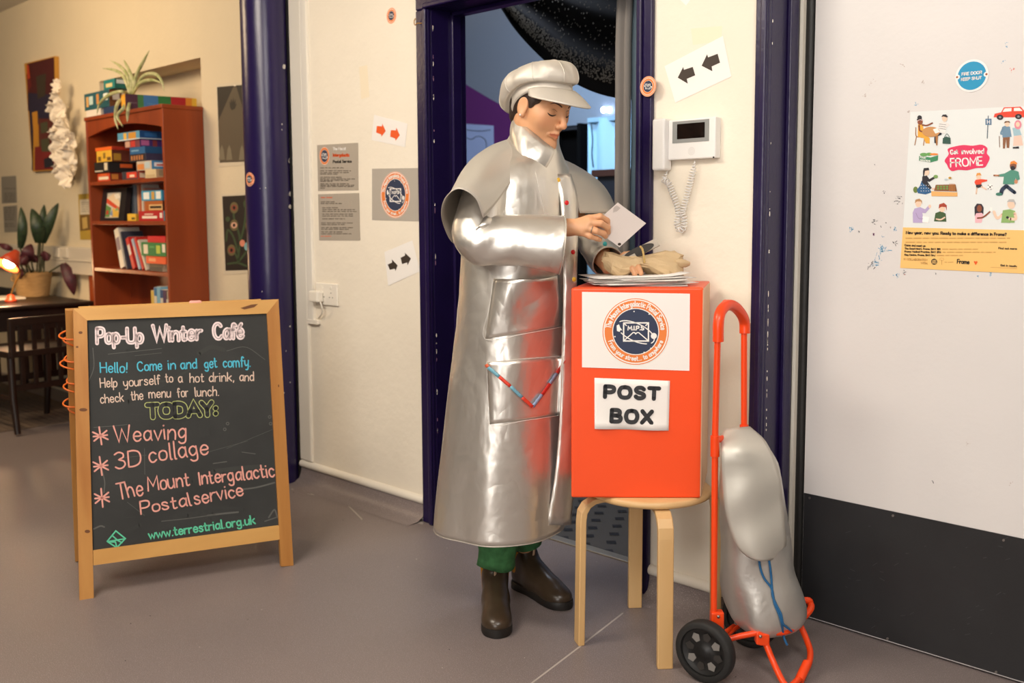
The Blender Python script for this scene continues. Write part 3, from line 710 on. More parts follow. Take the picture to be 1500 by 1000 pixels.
# pink cloud
pk = mat('poster_pink', 'e0315f', .5).name; wt = mat('poster_white', 'f6f3ef', .5).name
m = MB(); cl = catmull([(322, 365, 0), (345, 330, 0), (340, 300, 0), (385, 285, 0), (430, 278, 0), (480, 282, 0), (530, 276, 0), (562, 295, 0), (560, 325, 0), (576, 350, 0), (562, 385, 0), (545, 405, 0), (500, 408, 0), (450, 420, 0), (400, 418, 0), (365, 425, 0), (345, 410, 0), (335, 388, 0)], 4, True)
m.poly(z7, [(p.x, p.y) for p in cl], pk, .0026)
text(m, z7, 'Get', (355, 330), (397, 327), 24, 6, wt, .0032, jit=.06); text(m, z7, 'involved', (418, 328), (543, 325), 27, 6, wt, .0032, jit=.06); text(m, z7, 'FROME', (356, 402), (536, 390), 46, 7.5, wt, .0032, jit=.05); m.build('pink_cloud', r)
# cartoon figures
def fig(nm, items):
    m = MB(); l = .0022
    for it in items:
        k, c = it[0], flat(it[1]).name; l += .00006
        if k == 'p': m.poly(z7, it[2], c, l)
        elif k == 'e': m.disc(z7, *it[2], c, l, 20)
        elif k == 's': m.stroke(z7, [(p.x, p.y) for p in catmull([(x, y, 0) for x, y in it[2]], 5)], it[3], c, l)
    return m.build(nm, r)
SK1, SK2, SK3, BK = '8a4a30', 'f0cdb4', 'c98a66', '26232a'
fig('cartoon_diners', [('s', 'a06a3a', [(160, 180), (163, 230), (205, 232), (203, 280)], 5), ('s', 'a06a3a', [(163, 232), (154, 278)], 5), ('p', 'e9a83c', [(172, 162), (198, 160), (206, 205), (238, 240), (238, 270), (215, 268), (205, 240), (170, 232)]), ('s', SK1, [(197, 165), (222, 168), (252, 155)], 9), ('s', SK1, [(178, 170), (184, 198), (212, 204)], 9), ('e', SK1, (184, 148, 15, 17)), ('e', BK, (181, 124, 13, 13)), ('e', BK, (180, 135, 15, 8)), ('s', 'e7c3c0', [(170, 142), (184, 136), (199, 140)], 4), ('p', 'e8e4e0', [(296, 145), (330, 148), (352, 165), (330, 182), (326, 215), (290, 205), (286, 180)]), ('s', '333a4a', [(292, 160), (330, 165)], 2), ('s', '333a4a', [(290, 172), (328, 177)], 2), ('s', '333a4a', [(290, 184), (328, 190)], 2), ('s', '2c3446', [(300, 215), (272, 230), (270, 262)], 12), ('e', 'c9925a', (245, 204, 50, 29)), ('p', 'a8703c', [(270, 225), (285, 225), (282, 280), (274, 280)]), ('p', wt and 'f4f0ea', [(256, 190), (280, 182), (296, 205), (270, 214)]), ('e', SK2, (322, 128, 15, 19)), ('p', BK, [(303, 120), (312, 107), (330, 106), (340, 118), (336, 124), (318, 118)]), ('p', '2e5348', [(312, 240), (330, 230), (355, 238), (356, 272), (310, 270)]), ('s', '2e5348', [(320, 235), (335, 215), (350, 235)], 3)])
fig('cartoon_crate', [('p', '3d8a5f', [(178, 340), (244, 348), (286, 335), (284, 365), (244, 376), (178, 366)]), ('e', '69a35a', (205, 332, 22, 10)), ('e', '69a35a', (235, 330, 18, 9)), ('e', 'ef8a3a', (262, 330, 24, 6))])
m = MB(); text(m, z7, 'FOOD', (184, 352), (215, 355), 9, 2.4, wt, .0034); text(m, z7, 'DONATIONS', (184, 368), (240, 373), 9, 2.4, wt, .0034); m.build('crate_lettering', r)
fig('cartoon_gardener', [('e', '6a7f3c', (158, 530, 13, 18)), ('p', '2a5f8e', [(192, 480), (222, 470), (236, 520), (248, 545), (215, 556), (172, 550), (165, 530), (182, 510)]), ('p', BK, [(196, 455), (222, 450), (236, 470), (262, 455), (268, 466), (236, 486), (224, 482), (250, 520), (240, 528), (195, 490)]), ('e', SK2, (220, 432, 16, 18)), ('p', BK, [(200, 425), (205, 408), (232, 406), (236, 420), (212, 424), (206, 455), (200, 455)]), ('e', '7aa05a', (272, 456, 13, 10)), ('e', SK2, (258, 525, 8, 6)), ('p', 'e7b06a', [(246, 538), (394, 545), (395, 568), (248, 566)]), ('p', '8a5a34', [(272, 502), (384, 500), (392, 540), (262, 536)])] + [('e', '6a9a4a', (285 + 17 * (k % 4), 512 + 12 * (k // 4), 6, 5)) for k in range(8)] + [('s', 'c9803c', [(350 + 9 * k, 538), (352 + 8 * k, 496)], 3) for k in range(4)] + [('e', 'f0f0f0', (190 + 14 * (k % 4), 505 + 16 * (k // 4), 2.2, 2.2)) for k in range(12)] + [('e', 'd9a53c', (352, 463, 9, 6)), ('s', BK, [(350, 458), (350, 468)], 2), ('s', BK, [(355, 458), (355, 468)], 2), ('e', 'b9c9d0', (330, 472, 9, 5))])
fig('cartoon_writer', [('p', 'b7a6cf', [(152, 636), (185, 628), (212, 640), (232, 618), (240, 632), (214, 662), (196, 660), (200, 680), (198, 716), (144, 716), (142, 660)]), ('e', SK2, (174, 606, 17, 22)), ('p', 'b98a5e', [(154, 606), (158, 586), (180, 580), (194, 592), (196, 612), (188, 596), (166, 596)]), ('e', SK2, (238, 624, 8, 10)), ('p', 'f6f4f2', [(198, 678), (236, 684), (230, 718), (196, 712)]), ('s', '8a7a9e', [(160, 660), (175, 690), (200, 694)], 2)])
fig('cartoon_redhead', [('p', '3f5a34', [(270, 662), (300, 650), (328, 664), (332, 710), (262, 708)]), ('s', SK2, [(276, 695), (300, 698), (322, 686)], 8), ('e', SK2, (308, 636, 17, 20)), ('p', 'a8402a', [(288, 636), (292, 612), (318, 604), (334, 618), (334, 648), (328, 628), (304, 626)])])
fig('cartoon_footballers', [('e', SK2, (514, 462, 13, 16)), ('p', 'e09a4a', [(498, 455), (504, 436), (522, 434), (530, 450), (512, 448)]), ('p', 'e3482a', [(496, 474), (528, 470), (562, 474), (562, 482), (530, 490), (528, 502), (496, 502), (490, 488)]), ('p', BK, [(498, 502), (530, 500), (536, 514), (500, 522)]), ('s', SK2, [(504, 520), (500, 552)], 8), ('s', SK2, [(530, 512), (556, 528)], 8), ('e', 'f6f3ef', (578, 515, 16, 16)), ('e', BK, (578, 515, 5, 5)), ('e', BK, (568, 506, 3, 3)), ('e', BK, (588, 508, 3, 3)), ('e', BK, (583, 527, 3, 3)), ('e', BK, (568, 524, 3, 3)), ('s', '27364f', [(668, 510), (646, 530), (640, 552)], 22), ('s', '27364f', [(672, 510), (696, 530), (716, 545)], 20), ('e', '3d7a68', (628, 555, 18, 9)), ('p', '4f8f7c', [(660, 438), (700, 416), (738, 428), (746, 470), (730, 478), (722, 462), (714, 500), (650, 498), (656, 456), (624, 456), (626, 444)]), ('s', SK3, [(626, 450), (600, 449)], 9), ('e', SK3, (724, 484, 10, 12)), ('e', '8a5238', (708, 395, 19, 24)), ('e', BK, (706, 408, 14, 12)), ('p', 'ec8a34', [(690, 388), (694, 372), (714, 366), (730, 378), (730, 388), (710, 382)])])
fig('cartoon_pair', [('p', 'f0b6c0', [(500, 656), (530, 652), (540, 672), (530, 716), (494, 716), (494, 676)]), ('p', '2c2430', [(492, 680), (490, 628), (504, 608), (530, 610), (542, 630), (540, 668), (530, 660), (500, 662)]), ('e', SK1, (518, 636, 14, 20)), ('s', SK1, [(508, 690), (540, 684), (582, 650)], 9), ('p', 'f3efea', [(578, 630), (590, 630), (590, 654), (578, 654)]), ('s', SK2, [(600, 654), (618, 690), (650, 668)], 15), ('p', '8cb06a', [(650, 646), (690, 640), (720, 650), (716, 716), (640, 716)]), ('s', SK2, [(718, 664), (722, 694), (690, 694)], 16), ('e', SK2, (698, 612, 22, 25)), ('p', 'b9b6b4', [(672, 600), (684, 584), (712, 584), (724, 606), (718, 620), (712, 600), (690, 598)]), ('e', SK2, (602, 660, 9, 9)), ('e', BK, (676, 686, 8, 7))])
fig('cartoon_car', [('p', 'e0432a', [(598, 122), (604, 102), (640, 94), (656, 66), (750, 62), (775, 90), (830, 96), (838, 122)]), ('p', 'f1ece8', [(648, 92), (660, 72), (700, 70), (698, 88)]), ('p', 'f1ece8', [(712, 87), (712, 70), (744, 68), (762, 86)]), ('e', BK, (634, 122, 19, 15)), ('e', BK, (738, 118, 19, 15)), ('e', '8a8a90', (634, 122, 7, 6)), ('e', '8a8a90', (738, 118, 7, 6))])
fig('cartoon_bus_stop', [('s', '4a5a6a', [(568, 115), (562, 240)], 5), ('p', '4f7394', [(552, 130), (586, 130), (586, 165), (552, 165)]), ('s', 'f2efec', [(562, 138), (562, 158)], 4), ('s', 'f2efec', [(576, 138), (576, 158)], 4), ('s', 'f2efec', [(562, 148), (576, 148)], 4)])
fig('cartoon_elders', [('p', '8a5a3c', [(650, 232), (690, 232), (686, 295), (672, 295), (668, 245), (662, 298), (650, 298)]), ('p', '6f8fa8', [(645, 178), (660, 170), (690, 175), (700, 232), (648, 236)]), ('e', SK2, (674, 158, 14, 17)), ('p', '6a4a34', [(656, 156), (662, 144), (686, 143), (692, 155), (676, 150)]), ('s', '7a5238', [(630, 230), (632, 290)], 4), ('s', '6f8fa8', [(650, 185), (640, 215), (668, 212)], 10), ('p', 'efc9b8', [(712, 220), (752, 218), (764, 280), (708, 284)]), ('p', '9fc0cc', [(704, 182), (740, 178), (756, 222), (712, 228)]), ('e', 'e08a9a', (735, 164, 20, 26)), ('e', SK2, (734, 162, 11, 14)), ('p', BK, [(706, 290), (740, 286), (742, 298), (706, 298)])])

# ------------------------------------------------------------------ chalkboard
mat('pine', 'c08a48', 0.45, wood='a2672c', vscale=9, stretch=(1, 1, .12), bump=.05, bscale=60); mat('pine_light', 'd8a862', 0.5, wood='c08c48', vscale=7, stretch=(.15, .15, 1))
mat('knot', '6a3f1c', .6); mat('board_black', '2e2f2e', 0.75, var=.25, vscale=5, bump=.04, bscale=90)
fl, fr_ = pz(116, 879), pz(430, 828); e1 = (fr_ - fl).normalized(); bk = Vector((-e1.y, e1.x, 0)); bk = bk if bk.dot(B0) > 0 else -bk
le = math.radians(9); tu = ZZ * math.cos(le) + bk * math.sin(le); nf = -(bk * math.cos(le) - ZZ * math.sin(le))
fb = lambda x, y, l=0.0: pp(x, y, fl, nf) + nf * l
r = thing('chalkboard_sign', (fl + fr_) / 2, 'pine A-frame chalkboard reading Pop-Up Winter Café on the grey floor', 'chalkboard'); bpy.context.view_layer.update()
AB = r
def plank(nm, c, th, mt, lift=0.0, bev=.003):
    m = MB(); m.prism([fb(x, y, lift) for x, y in c], -nf * th, mt); return m.build(nm, r, bevel=bev)
ST = plank('stile', [(107, 452), (127.5, 469), (137.5, 878.5), (116.5, 880)], .022, 'pine')
S2 = plank('stile', [(408, 438), (391, 459), (412, 829.5), (430, 828)], .022, 'pine')
TRL = plank('top_rail', [(107, 452), (408, 438), (391, 459), (127.5, 469)], .022, 'pine_light'); plank('bottom_rail', [(136.3, 806), (409.3, 769), (410.3, 790), (136.8, 828)], .018, 'pine_light', -.002)
BD = plank('board', [(122, 464), (397, 452), (412, 772), (134, 812)], .006, 'board_black', -.008)
for x, y, a, b in ((118, 487, 3, 2), (122, 600, 6, 2.5), (128, 778, 4, 2.5), (113, 508, 2, 1.5)):
    m = MB(); m.disc(fb, x, y, a, b, 'knot', .0006, 12); m.build('wood_knot', ST)
m = MB(); m.poly(fb, [(352, 451), (368, 446), (378, 445), (372, 450), (358, 453)], 'knot', .0006); m.build('wood_knot', TRL)
m = MB(); m.disc(fb, 408, 565, 1, 2, 'knot', .0006, 8); m.build('wood_knot', S2)
hz = (fb(107, 452) + fb(408, 438)) / 2; hh = (hz - fl).dot(tu); tb = ZZ * math.cos(le) - bk * math.sin(le) * -1
o0 = fl + tu * (hh - .004) - nf * .024; o1 = fr_ + tu * (hh - .004) - nf * .024
dn = (-ZZ * math.cos(math.radians(13)) + bk * math.sin(math.radians(13)))
Lb = (o0.z) / math.cos(math.radians(13)); nb = e1.cross(dn).normalized(); nb = nb if nb.dot(bk) > 0 else -nb
for o in (o0 + e1 * .03, o1 - e1 * .025):
    m = MB(); m.bar(o + nb * .012, o + nb * .012 + dn * (Lb - .004), .042, .02, nb, 'pine'); m.build('rear_stile', r, bevel=.002)
for t in (.02, Lb * .78):
    m = MB(); a, b = o0 + e1 * .05 + dn * t + nb * .012, o1 - e1 * .045 + dn * t + nb * .012; m.bar(a, b, .05, .02, nb, 'pine_light'); m.build('rear_rail', r, bevel=.002)
m = MB(); a, b, c, d = o0 + e1 * .05 + nb * .012, o1 - e1 * .045 + nb * .012, o1 - e1 * .045 + dn * Lb * .78 + nb * .012, o0 + e1 * .05 + dn * Lb * .78 + nb * .012; m.prism([a, b, c, d], nb * .006, 'board_black'); m.build('rear_board', r)
# chalk writing
fbb = lambda x, y, l=0.0: pp(x, y, fl - nf * .008, nf) + nf * l
q3, q4 = zoommap(80, 420, .28, fbb), zoommap(80, 640, .28, fbb)
for k, c in (('chalk_pink', 'e3a295'), ('chalk_white', 'ecd9d9'), ('chalk_blue', '55bcd6'), ('chalk_cream', 'dcc3b2'), ('chalk_lime', 'b9c07a'), ('chalk_green', '62c9a2'), ('chalk_dust', '5c5c59'), ('chalk_haze', '3d3e3c'), ('board_haze', '363736')): mat(k, c, .95)
rj = random.Random(5); m = MB()
def chalk(s, p0, p1, h, w, mt, z=q3, j=.05, l=.0009): text(m, z, s, p0, p1, h, w, mt, l, gap=.14, jit=j, rng=rj)
for s, a, b in (('Pop-Up', (222, 296), (462, 290)), ('Winter', (518, 283), (768, 274)), ('Café', (835, 273), (988, 266))):
    st = rj.getstate(); chalk(s, a, b, 76, 21, 'chalk_white'); rj.setstate(st); chalk(s, a, b, 76, 2.2, 'board_black', l=.0013)
for s, a, b in (('Hello!', (240, 447), (380, 447)), ('Come', (435, 440), (562, 434)), ('in', (594, 432), (634, 430)), ('and', (660, 430), (745, 425)), ('get', (785, 425), (850, 420)), ('comfy.', (882, 420), (1025, 416))): chalk(s, a, b, 50, 6.5, 'chalk_blue')
for s, a, b in (('Help', (240, 526), (328, 522)), ('yourself', (362, 522), (552, 508)), ('to', (582, 500), (620, 497)), ('a', (648, 500), (670, 498)), ('hot', (708, 500), (780, 497)), ('drink,', (808, 497), (940, 492)), ('and', (968, 492), (1043, 490)), ('check', (240, 608), (362, 598)), ('the', (402, 592), (464, 588)), ('menu', (494, 580), (608, 576)), ('for', (645, 578), (700, 572)), ('lunch.', (735, 573), (860, 568))): chalk(s, a, b, 46, 5.5, 'chalk_cream')
st = rj.getstate(); chalk('TODAY:', (487, 684), (848, 668), 66, 30, 'chalk_lime', j=.02); rj.setstate(st); chalk('TODAY:', (487, 684), (848, 668), 66, 22, 'board_black', j=.02, l=.0013)
for z, x, y in ((q3, 210, 830), (q3, 212, 988), (q4, 216, 370)): text(m, z, '*', (x, y), (x + 72, y - 8), 95, 9, 'chalk_pink', .0009, jit=.05, rng=rj)
for s, a, b, h, z in (('Weaving', (318, 812), (690, 790), 82, q3), ('3D', (318, 953), (455, 930), 82, q3), ('collage', (495, 918), (806, 872), 86, q3), ('The', (335, 328), (465, 300), 80, q4), ('Mount', (490, 282), (706, 250), 74, q4), ('Intergalactic', (758, 248), (1152, 204), 68, q4), ('Postal', (452, 402), (716, 356), 66, q4), ('service', (735, 352), (990, 304), 70, q4)): chalk(s, a, b, h, 8.5, 'chalk_pink', z, .08)
chalk('www.terrestrial.org.uk', (495, 532), (1050, 452), 44, 8, 'chalk_green', q4, .01)
for pts in ([(275, 545), (320, 490), (370, 530), (325, 578), (275, 545)], [(278, 546), (345, 535), (368, 532)], [(302, 515), (330, 540), (352, 552)], [(290, 548), (318, 548), (325, 575)]): m.stroke(q4, pts, 7, 'chalk_green', .0009)
m.build('chalk_lettering', BD)
m = MB()
for pts, w in (([(180, 490), (205, 420), (200, 320)], 4), ([(280, 352), (440, 335), (560, 322)], 3), ([(420, 360), (560, 345)], 2), ([(205, 735), (300, 728), (380, 720)], 3), ([(900, 335), (1000, 315), (1100, 380)], 2.5), ([(350, 895), (480, 880)], 2)): m.stroke(q3, [(p.x, p.y) for p in catmull([(x, y, 0) for x, y in pts], 6)], w, 'chalk_dust', .0004)
for pts, w in (([(800, 410), (880, 400), (960, 392)], 9), ([(970, 275), (1060, 262), (1150, 238)], 8), ([(560, 440), (700, 425), (840, 405)], 4), ([(830, 138), (900, 128)], 5), ([(980, 78), (1050, 88)], 4), ([(250, 180), (262, 235), (258, 290)], 6), ([(1120, 420), (1150, 380), (1165, 420)], 8), ([(1100, 440), (1160, 420)], 6), ([(205, 480), (240, 465), (260, 470)], 8), ([(470, 60), (472, 195)], 2.5), ([(900, 60), (1140, -40)], 1.6), ([(760, 90), (1010, 20)], 1.6), ([(380, 340), (470, 410)], 2)): m.stroke(q4, [(p.x, p.y) for p in catmull([(x, y, 0) for x, y in pts], 6)], w, 'chalk_dust', .0004)
for _ in range(22):
    x, y = rj.uniform(240, 900), rj.uniform(330, 1300); L = rj.uniform(120, 300); a = rj.uniform(-.3, .05); b2 = rj.uniform(-30, 30)
    m.stroke(q3, [(p.x, p.y) for p in catmull([(x, y, 0), (x + L * .5, y + L * .5 * math.sin(a) + b2, 0), (min(1125, x + L), y + L * math.sin(a), 0)], 8)], rj.uniform(6, 26), rj.choice(('board_haze', 'board_haze', 'chalk_haze')), .00015 + .00001 * _)
for x, y in ((1125, 680), (1130, 715), (905, 715), (890, 745), (1160, 515)): m.ring(q3, x, y, 5, 9, 'chalk_dust', .0005, 14)
for _ in range(60):
    x, y = rj.uniform(200, 1130), rj.uniform(180, 1330); L = rj.uniform(10, 90); a = rj.uniform(-.35, .1); m.stroke(q3, [(x, y), (x + L * math.cos(a), y + L * math.sin(a))], rj.uniform(.5, 1.5), 'chalk_haze', .0003, caps=False)
tag(m.build('chalk_smudges', BD), kind='stuff')
P = fb(287, 443, -.012); m = MB(); m.tube([P - e1 * .02, P - e1 * .015, P + e1 * .015, P + e1 * .02], [.006, .0085, .0085, .006], 'chalk_pink', 12)
tag(m.build('chalk_stick'), 'stub of pink chalk lying on top of the chalkboard frame', 'chalk').location += Vector((0, 0, 0))
mat('cable_orange', 'd9661a', .45)
m = MB(); pts = []; cb = o0 + e1 * .03 + nb * .012
for k in range(150):
    t = k / 149; a = t * 52; q = cb + dn * (.06 + .34 * t); w_ = 1 + .35 * math.sin(a * .37)
    pts.append(q + e1 * (-.004 + .029 * w_ * math.cos(a)) + nb * (.019 * w_ * math.sin(a)) + dn * (.012 * math.sin(a * .5)))
m.tube(catmull(pts, 3), .0032, 'cable_orange', 6)
tag(m.build('orange_cable'), 'tangled orange cable wound behind the left edge of the chalkboard', 'cable')

# ------------------------------------------------------------------ stool
mat('birch', 'd9b582', 0.4, wood='c99f66', vscale=6, stretch=(1, 1, .15)); mat('birch_edge', 'b98d58', .5)
sc_ = Vector((-1.72, 2.278, 0))
r = thing('stool', sc_, 'round birch stool with four bent legs under the orange post box', 'stool'); bpy.context.view_layer.update()
m = MB(); m.lathe([(0, .430), (.168, .430), (.176, .434), (.178, .441), (.176, .448), (.170, .452), (0, .452)], sc_, 'birch', 56); weld(m.build('seat', r))
for az in (-41, 59, 139, 239):
    a = math.radians(az); u = Vector((math.cos(a), math.sin(a), 0)); w = Vector((-u.y, u.x, 0))
    pr_ = [(.085, .417), (.15, .417), (.170, .414), (.186, .404), (.196, .388), (.199, .365), (.201, .2), (.204, 0)]
    pr2 = [(.085, .430), (.152, .430), (.178, .427), (.201, .414), (.215, .392), (.2185, .362), (.2205, .2), (.2235, 0)]
    m = MB(); rg = []
    for (i0, z0), (i1, z1) in zip(pr_, pr2): rg.append([sc_ + u * i0 + w * -.0215 + ZZ * z0, sc_ + u * i0 + w * .0215 + ZZ * z0, sc_ + u * i1 + w * .0215 + ZZ * z1, sc_ + u * i1 + w * -.0215 + ZZ * z1])
    m.loft(rg, 'birch', True, True, smooth=False); o = weld(m.build('leg', r, bevel=.003))

# ------------------------------------------------------------------ post box
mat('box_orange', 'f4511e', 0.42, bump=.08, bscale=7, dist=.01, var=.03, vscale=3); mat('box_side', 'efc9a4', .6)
zb, zt_ = .4525, pd(935, 421, 2.70).z
def xy(x, D): p = pd(x, 500, D); return Vector((p.x, p.y, 0))
bf = [xy(836.5, 2.70), xy(1030, 2.69), xy(1039, 2.96), xy(862, 2.98)]
r = thing('post_box', sum(bf, Vector()) / 4 + ZZ * zb, 'tall orange paper-covered POST BOX standing on the birch stool', 'post box'); bpy.context.view_layer.update()
m = MB(); m.prism([p + ZZ * zb for p in bf], ZZ * (zt_ - zb), 'box_orange')
for i in range(2, 6):
    if i == 3: pass
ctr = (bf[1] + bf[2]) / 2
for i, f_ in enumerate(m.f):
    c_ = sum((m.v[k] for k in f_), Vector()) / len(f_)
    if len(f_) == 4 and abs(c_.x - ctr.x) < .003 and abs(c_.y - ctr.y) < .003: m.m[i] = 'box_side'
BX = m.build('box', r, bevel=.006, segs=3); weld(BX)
nb_ = (bf[1] - bf[0]).normalized(); nfb = Vector((nb_.y, -nb_.x, 0)); nfb = nfb if nfb.dot(B0) < 0 else -nfb
fx = lambda x, y, l=0.0: pp(x, y, bf[0], nfb) + nfb * l
q9 = zoommap(840, 420, .22, fx)
m = MB(); m.prism([q9(*c, .0006) for c in ((57, 33), (775, 45), (772, 558), (57, 535))], nfb * .001, 'paper_white'); SG = tag(m.build('badge_sheet', r), 'white sheet with round orange and navy badge')
m = MB(); emblem(m, q9, 414, 297, 223, lift=.0022); m.build('badge', SG)
m = MB(); n = 24; rows = []
for j in range(9):
    v = j / 8; row = []
    for i in range(n + 1):
        u = i / n; X = 140 + (642 - 140) * u - 9 * u * v; Y = (605 + 20 * u) * (1 - v) + (942 + 13 * u) * v
        row.append(q9(X, Y, .001 + .007 * v ** 9 * (0.5 + .5 * math.sin(u * 9 + 1))))
    rows.append(row)
m.grid(rows, 'paper_white'); PS = tag(m.build('lettered_sheet', r, solid=.0006), 'white sheet reading POST BOX')
m = MB(); text(m, q9, 'POST', (209, 731), (567, 745), 70, 28, mat('ink_soft', '2f3033', .6).name, .003, gap=.30); m.build('lettering', PS); m = MB(); text(m, q9, 'BOX', (252, 893), (518, 904), 76, 28, 'ink_soft', .0042, gap=.30); m.build('lettering', PS)

# ------------------------------------------------------------------ trolley
mat('trolley_orange', 'ee4713', 0.35); mat('tyre', '1d1c1b', .7, bump=.3, bscale=90, dist=.004); mat('hub_black', '151515', .45); mat('bag_silver', 'cfccc6', .40, .75, bump=.45, bscale=8, dist=.018)
mat('ribbon_blue', '1f5f8f', .5); mat('flap_silver', 'cdc9bf', .5, .45, bump=.25, bscale=12, dist=.006)
Dn, Df = 2.57, 2.70
r = thing('shopping_trolley', pz(1060, 985), 'orange two-wheeled shopping trolley with a silver bag, beside the stool', 'trolley'); bpy.context.view_layer.update()
for D, pts in ((Dn, [(1051.5, 480), (1047.5, 640), (1045.5, 905)]), (Df, [(1090, 475), (1090, 632), (1086, 880)])):
    m = MB(); m.tube([pd(x, y, D) for x, y in pts], .0085, 'trolley_orange', 14); m.build('upright', r)
m = MB(); g = [(1052, 500, 0), (1052.5, 472, 0), (1056, 456, .12), (1065, 447, .35), (1076, 449, .6), (1086, 460, .85), (1090.5, 472, 1), (1091, 488, 1)]
m.tube(catmull([pd(x, y, Dn + (Df - Dn) * t) for x, y, t in g], 5), .0145, 'trolley_orange', 16); GP = m.build('handle_grip', r)
P = pd(1063, 443, Dn + .05); m = MB(); m.ell(P, (.010, .008), 'trolley_orange', 14); m.build('button', GP)
m = MB(); m.tube([pd(1048, 645, Dn), pd(1090, 633, Df)], .009, 'trolley_orange', 12); m.build('crossbar', r)
for x, y0, y1, D in ((1047.3, 638, 668, Dn), (1090, 622, 634, Df)):
    m = MB(); m.tube([pd(x, y0, D), pd(x, y1, D)], .012, 'trolley_orange', 16); m.build('collar', r, bevel=.001)
ax = (A0 * math.sin(math.radians(38)) + B0 * math.cos(math.radians(38)))
def wheel(c):
    R = .083; m = MB(); m.lathe([(R - .018, -.017), (R - .006, -.018), (R - .001, -.012), (R, 0), (R - .001, .012), (R - .006, .018), (R - .018, .017), (R - .022, 0), (R - .018, -.017)], c, 'tyre', 48, ax); w = m.build('wheel', r)
    m = MB(); m.lathe([(.0, -.013), (.014, -.013), (.018, -.008), (R - .03, -.006), (R - .024, -.012), (R - .018, -.012), (R - .018, .012), (0, .012)], c, 'hub_black', 40, ax); m.build('hub', w)
    u, v = basis(ax); m = MB()
    for k in range(8):
        a = k * math.pi / 4 + .2; d = u * math.cos(a) + v * math.sin(a); t = ax.cross(d)
        q = [d * .03 + t * -.006, d * .045 + t * -.012, d * .055, d * .045 + t * .012, d * .03 + t * .006]
        m.prism([c + p - ax * .0085 for p in q], ax * .001, mat('hub_slot', '7a7672', .6).name if k % 2 else 'dark_hole')
    m.build('spoke_slots', w)
wc = pd(1033, 955, 2.535); wc.z = .083; wheel(wc); wheel(wc + (A0 * .17 + B0 * .215))
m = MB(); m.tube([wc, wc + (A0 * .17 + B0 * .215)], .006, 'trolley_orange', 10); m.build('axle', r)
m = MB(); P = pd(1050, 908, Dn); m.obox(P, A0 * .017, B0 * .014, ZZ * .026, 'trolley_orange'); m.build('bracket', r, bevel=.004)
m = MB(); P = pd(1116, 934, Dn); m.obox(P, (A0 * .018 - ZZ * .003), B0 * .014, ZZ * .017, 'trolley_orange'); m.build('bracket', r, bevel=.004)
for x, y, D in ((1052.5, 903, Dn), (1114, 932, Dn)):
    m = MB(); m.ell(pd(x, y, D - .016), (.0045, .003), 'steel', 12, B0); m.build('bolt', r)
m = MB(); m.tube(catmull([pd(1055, 920, Dn), pd(1064, 935, Dn), pd(1085, 931, Dn), pd(1112, 926, Dn)], 5), .008, 'trolley_orange', 12); m.build('strut', r)
m = MB(); m.tube([pd(1057, 930, Dn + .02), pd(1075, 917, Df)], .007, 'trolley_orange', 12); m.build('strut', r)
m = MB(); m.tube(catmull([pd(1110, 925, Dn), pd(1128, 925, Dn), pd(1147, 925, Dn), pd(1163, 918, Dn + .02), pd(1176, 905, Dn + .08), pd(1187, 892, Df - .02), pd(1187, 884, Df), pd(1178, 879, Df), pd(1120, 890, Df), pd(1088, 895, Df)], 6), .0095, 'trolley_orange', 14); m.build('platform_loop', r)
m = MB(); m.tube(catmull([pd(1120, 938, Dn), pd(1134, 972, 2.54), pd(1148, 1000, 2.495), pd(1157, 1005, 2.485), pd(1170, 994, 2.515), pd(1183, 976, 2.55), pd(1187, 956, 2.60), pd(1181, 935, 2.64), pd(1168, 906, 2.68)], 6), .0085, 'trolley_orange', 14); m.build('stand', r)
P = pd(1177, 983, 2.535); m = MB(); m.tube([P + (A0 * -.016 + B0 * -.02 - ZZ * .014), P + (A0 * .016 + B0 * .02 + ZZ * .014)], .0125, 'trolley_orange', 14); m.build('foot_clamp', r)
# bag: soft rings
def ring_px(y, xl, xr, D, dep, n=40, pw_=2.4, wob=0.0):
    a, b = pd(xl, y, D), pd(xr, y, D); c = (a + b) / 2; h = (b - a).length / 2; out = []
    for j in range(n):
        t = 2 * math.pi * j / n; ct, st = math.cos(t), math.sin(t); k = (abs(ct) ** pw_ + abs(st) ** pw_) ** (-1 / pw_)
        q = 1 + wob * (math.sin(3 * t + y * .05) + .6 * math.sin(5 * t - y * .03) + .4 * math.sin(9 * t + y * .08))
        out.append(Vector((c.x, c.y, c.z)) + A0 * (h * ct * k * q) + B0 * (dep * st * k * q))
    return out
bp = [(637, 1058, 1104, .045), (648, 1057, 1120, .06), (675, 1056, 1136, .078), (715, 1056, 1144, .086), (760, 1056, 1152, .09), (800, 1057, 1157, .09), (830, 1057, 1161, .09), (855, 1059, 1172, .095), (880, 1063, 1180, .1), (900, 1069, 1177, .098), (914, 1082, 1162, .085), (921, 1098, 1140, .05)]
m = MB(); rg = [ring_px(y, a, b, Dn + .085, d, wob=.03) for y, a, b, d in bp]
rg = [list(z) for z in zip(*[catmull([R_[j] for R_ in rg], 4) for j in range(40)])]
m.loft(rg, 'bag_silver', True, True); BG = weld(m.build('bag', r))
bvh = BVHTree.FromPolygons(m.v, m.f)
def onto(bv, x, y, lift, D=None):
    d = ray(x, y).normalized(); h = bv.ray_cast(EYE, d)
    if h[0] is None: return pd(x, y, D or 2.6)
    nn = h[1] if h[1].dot(d) < 0 else -h[1]
    return h[0] + nn * lift
Lft = [(1062, 628), (1057, 645), (1057.5, 690), (1061, 735), (1068, 770), (1080, 800), (1094, 814)]; Rgt = [(1098, 625), (1122, 648), (1140, 690), (1146, 735), (1149, 770), (1151, 798), (1140, 814)]
Lc, Rc = catmull([(x, y, 0) for x, y in Lft], 4), catmull([(x, y, 0) for x, y in Rgt], 4); rows = []
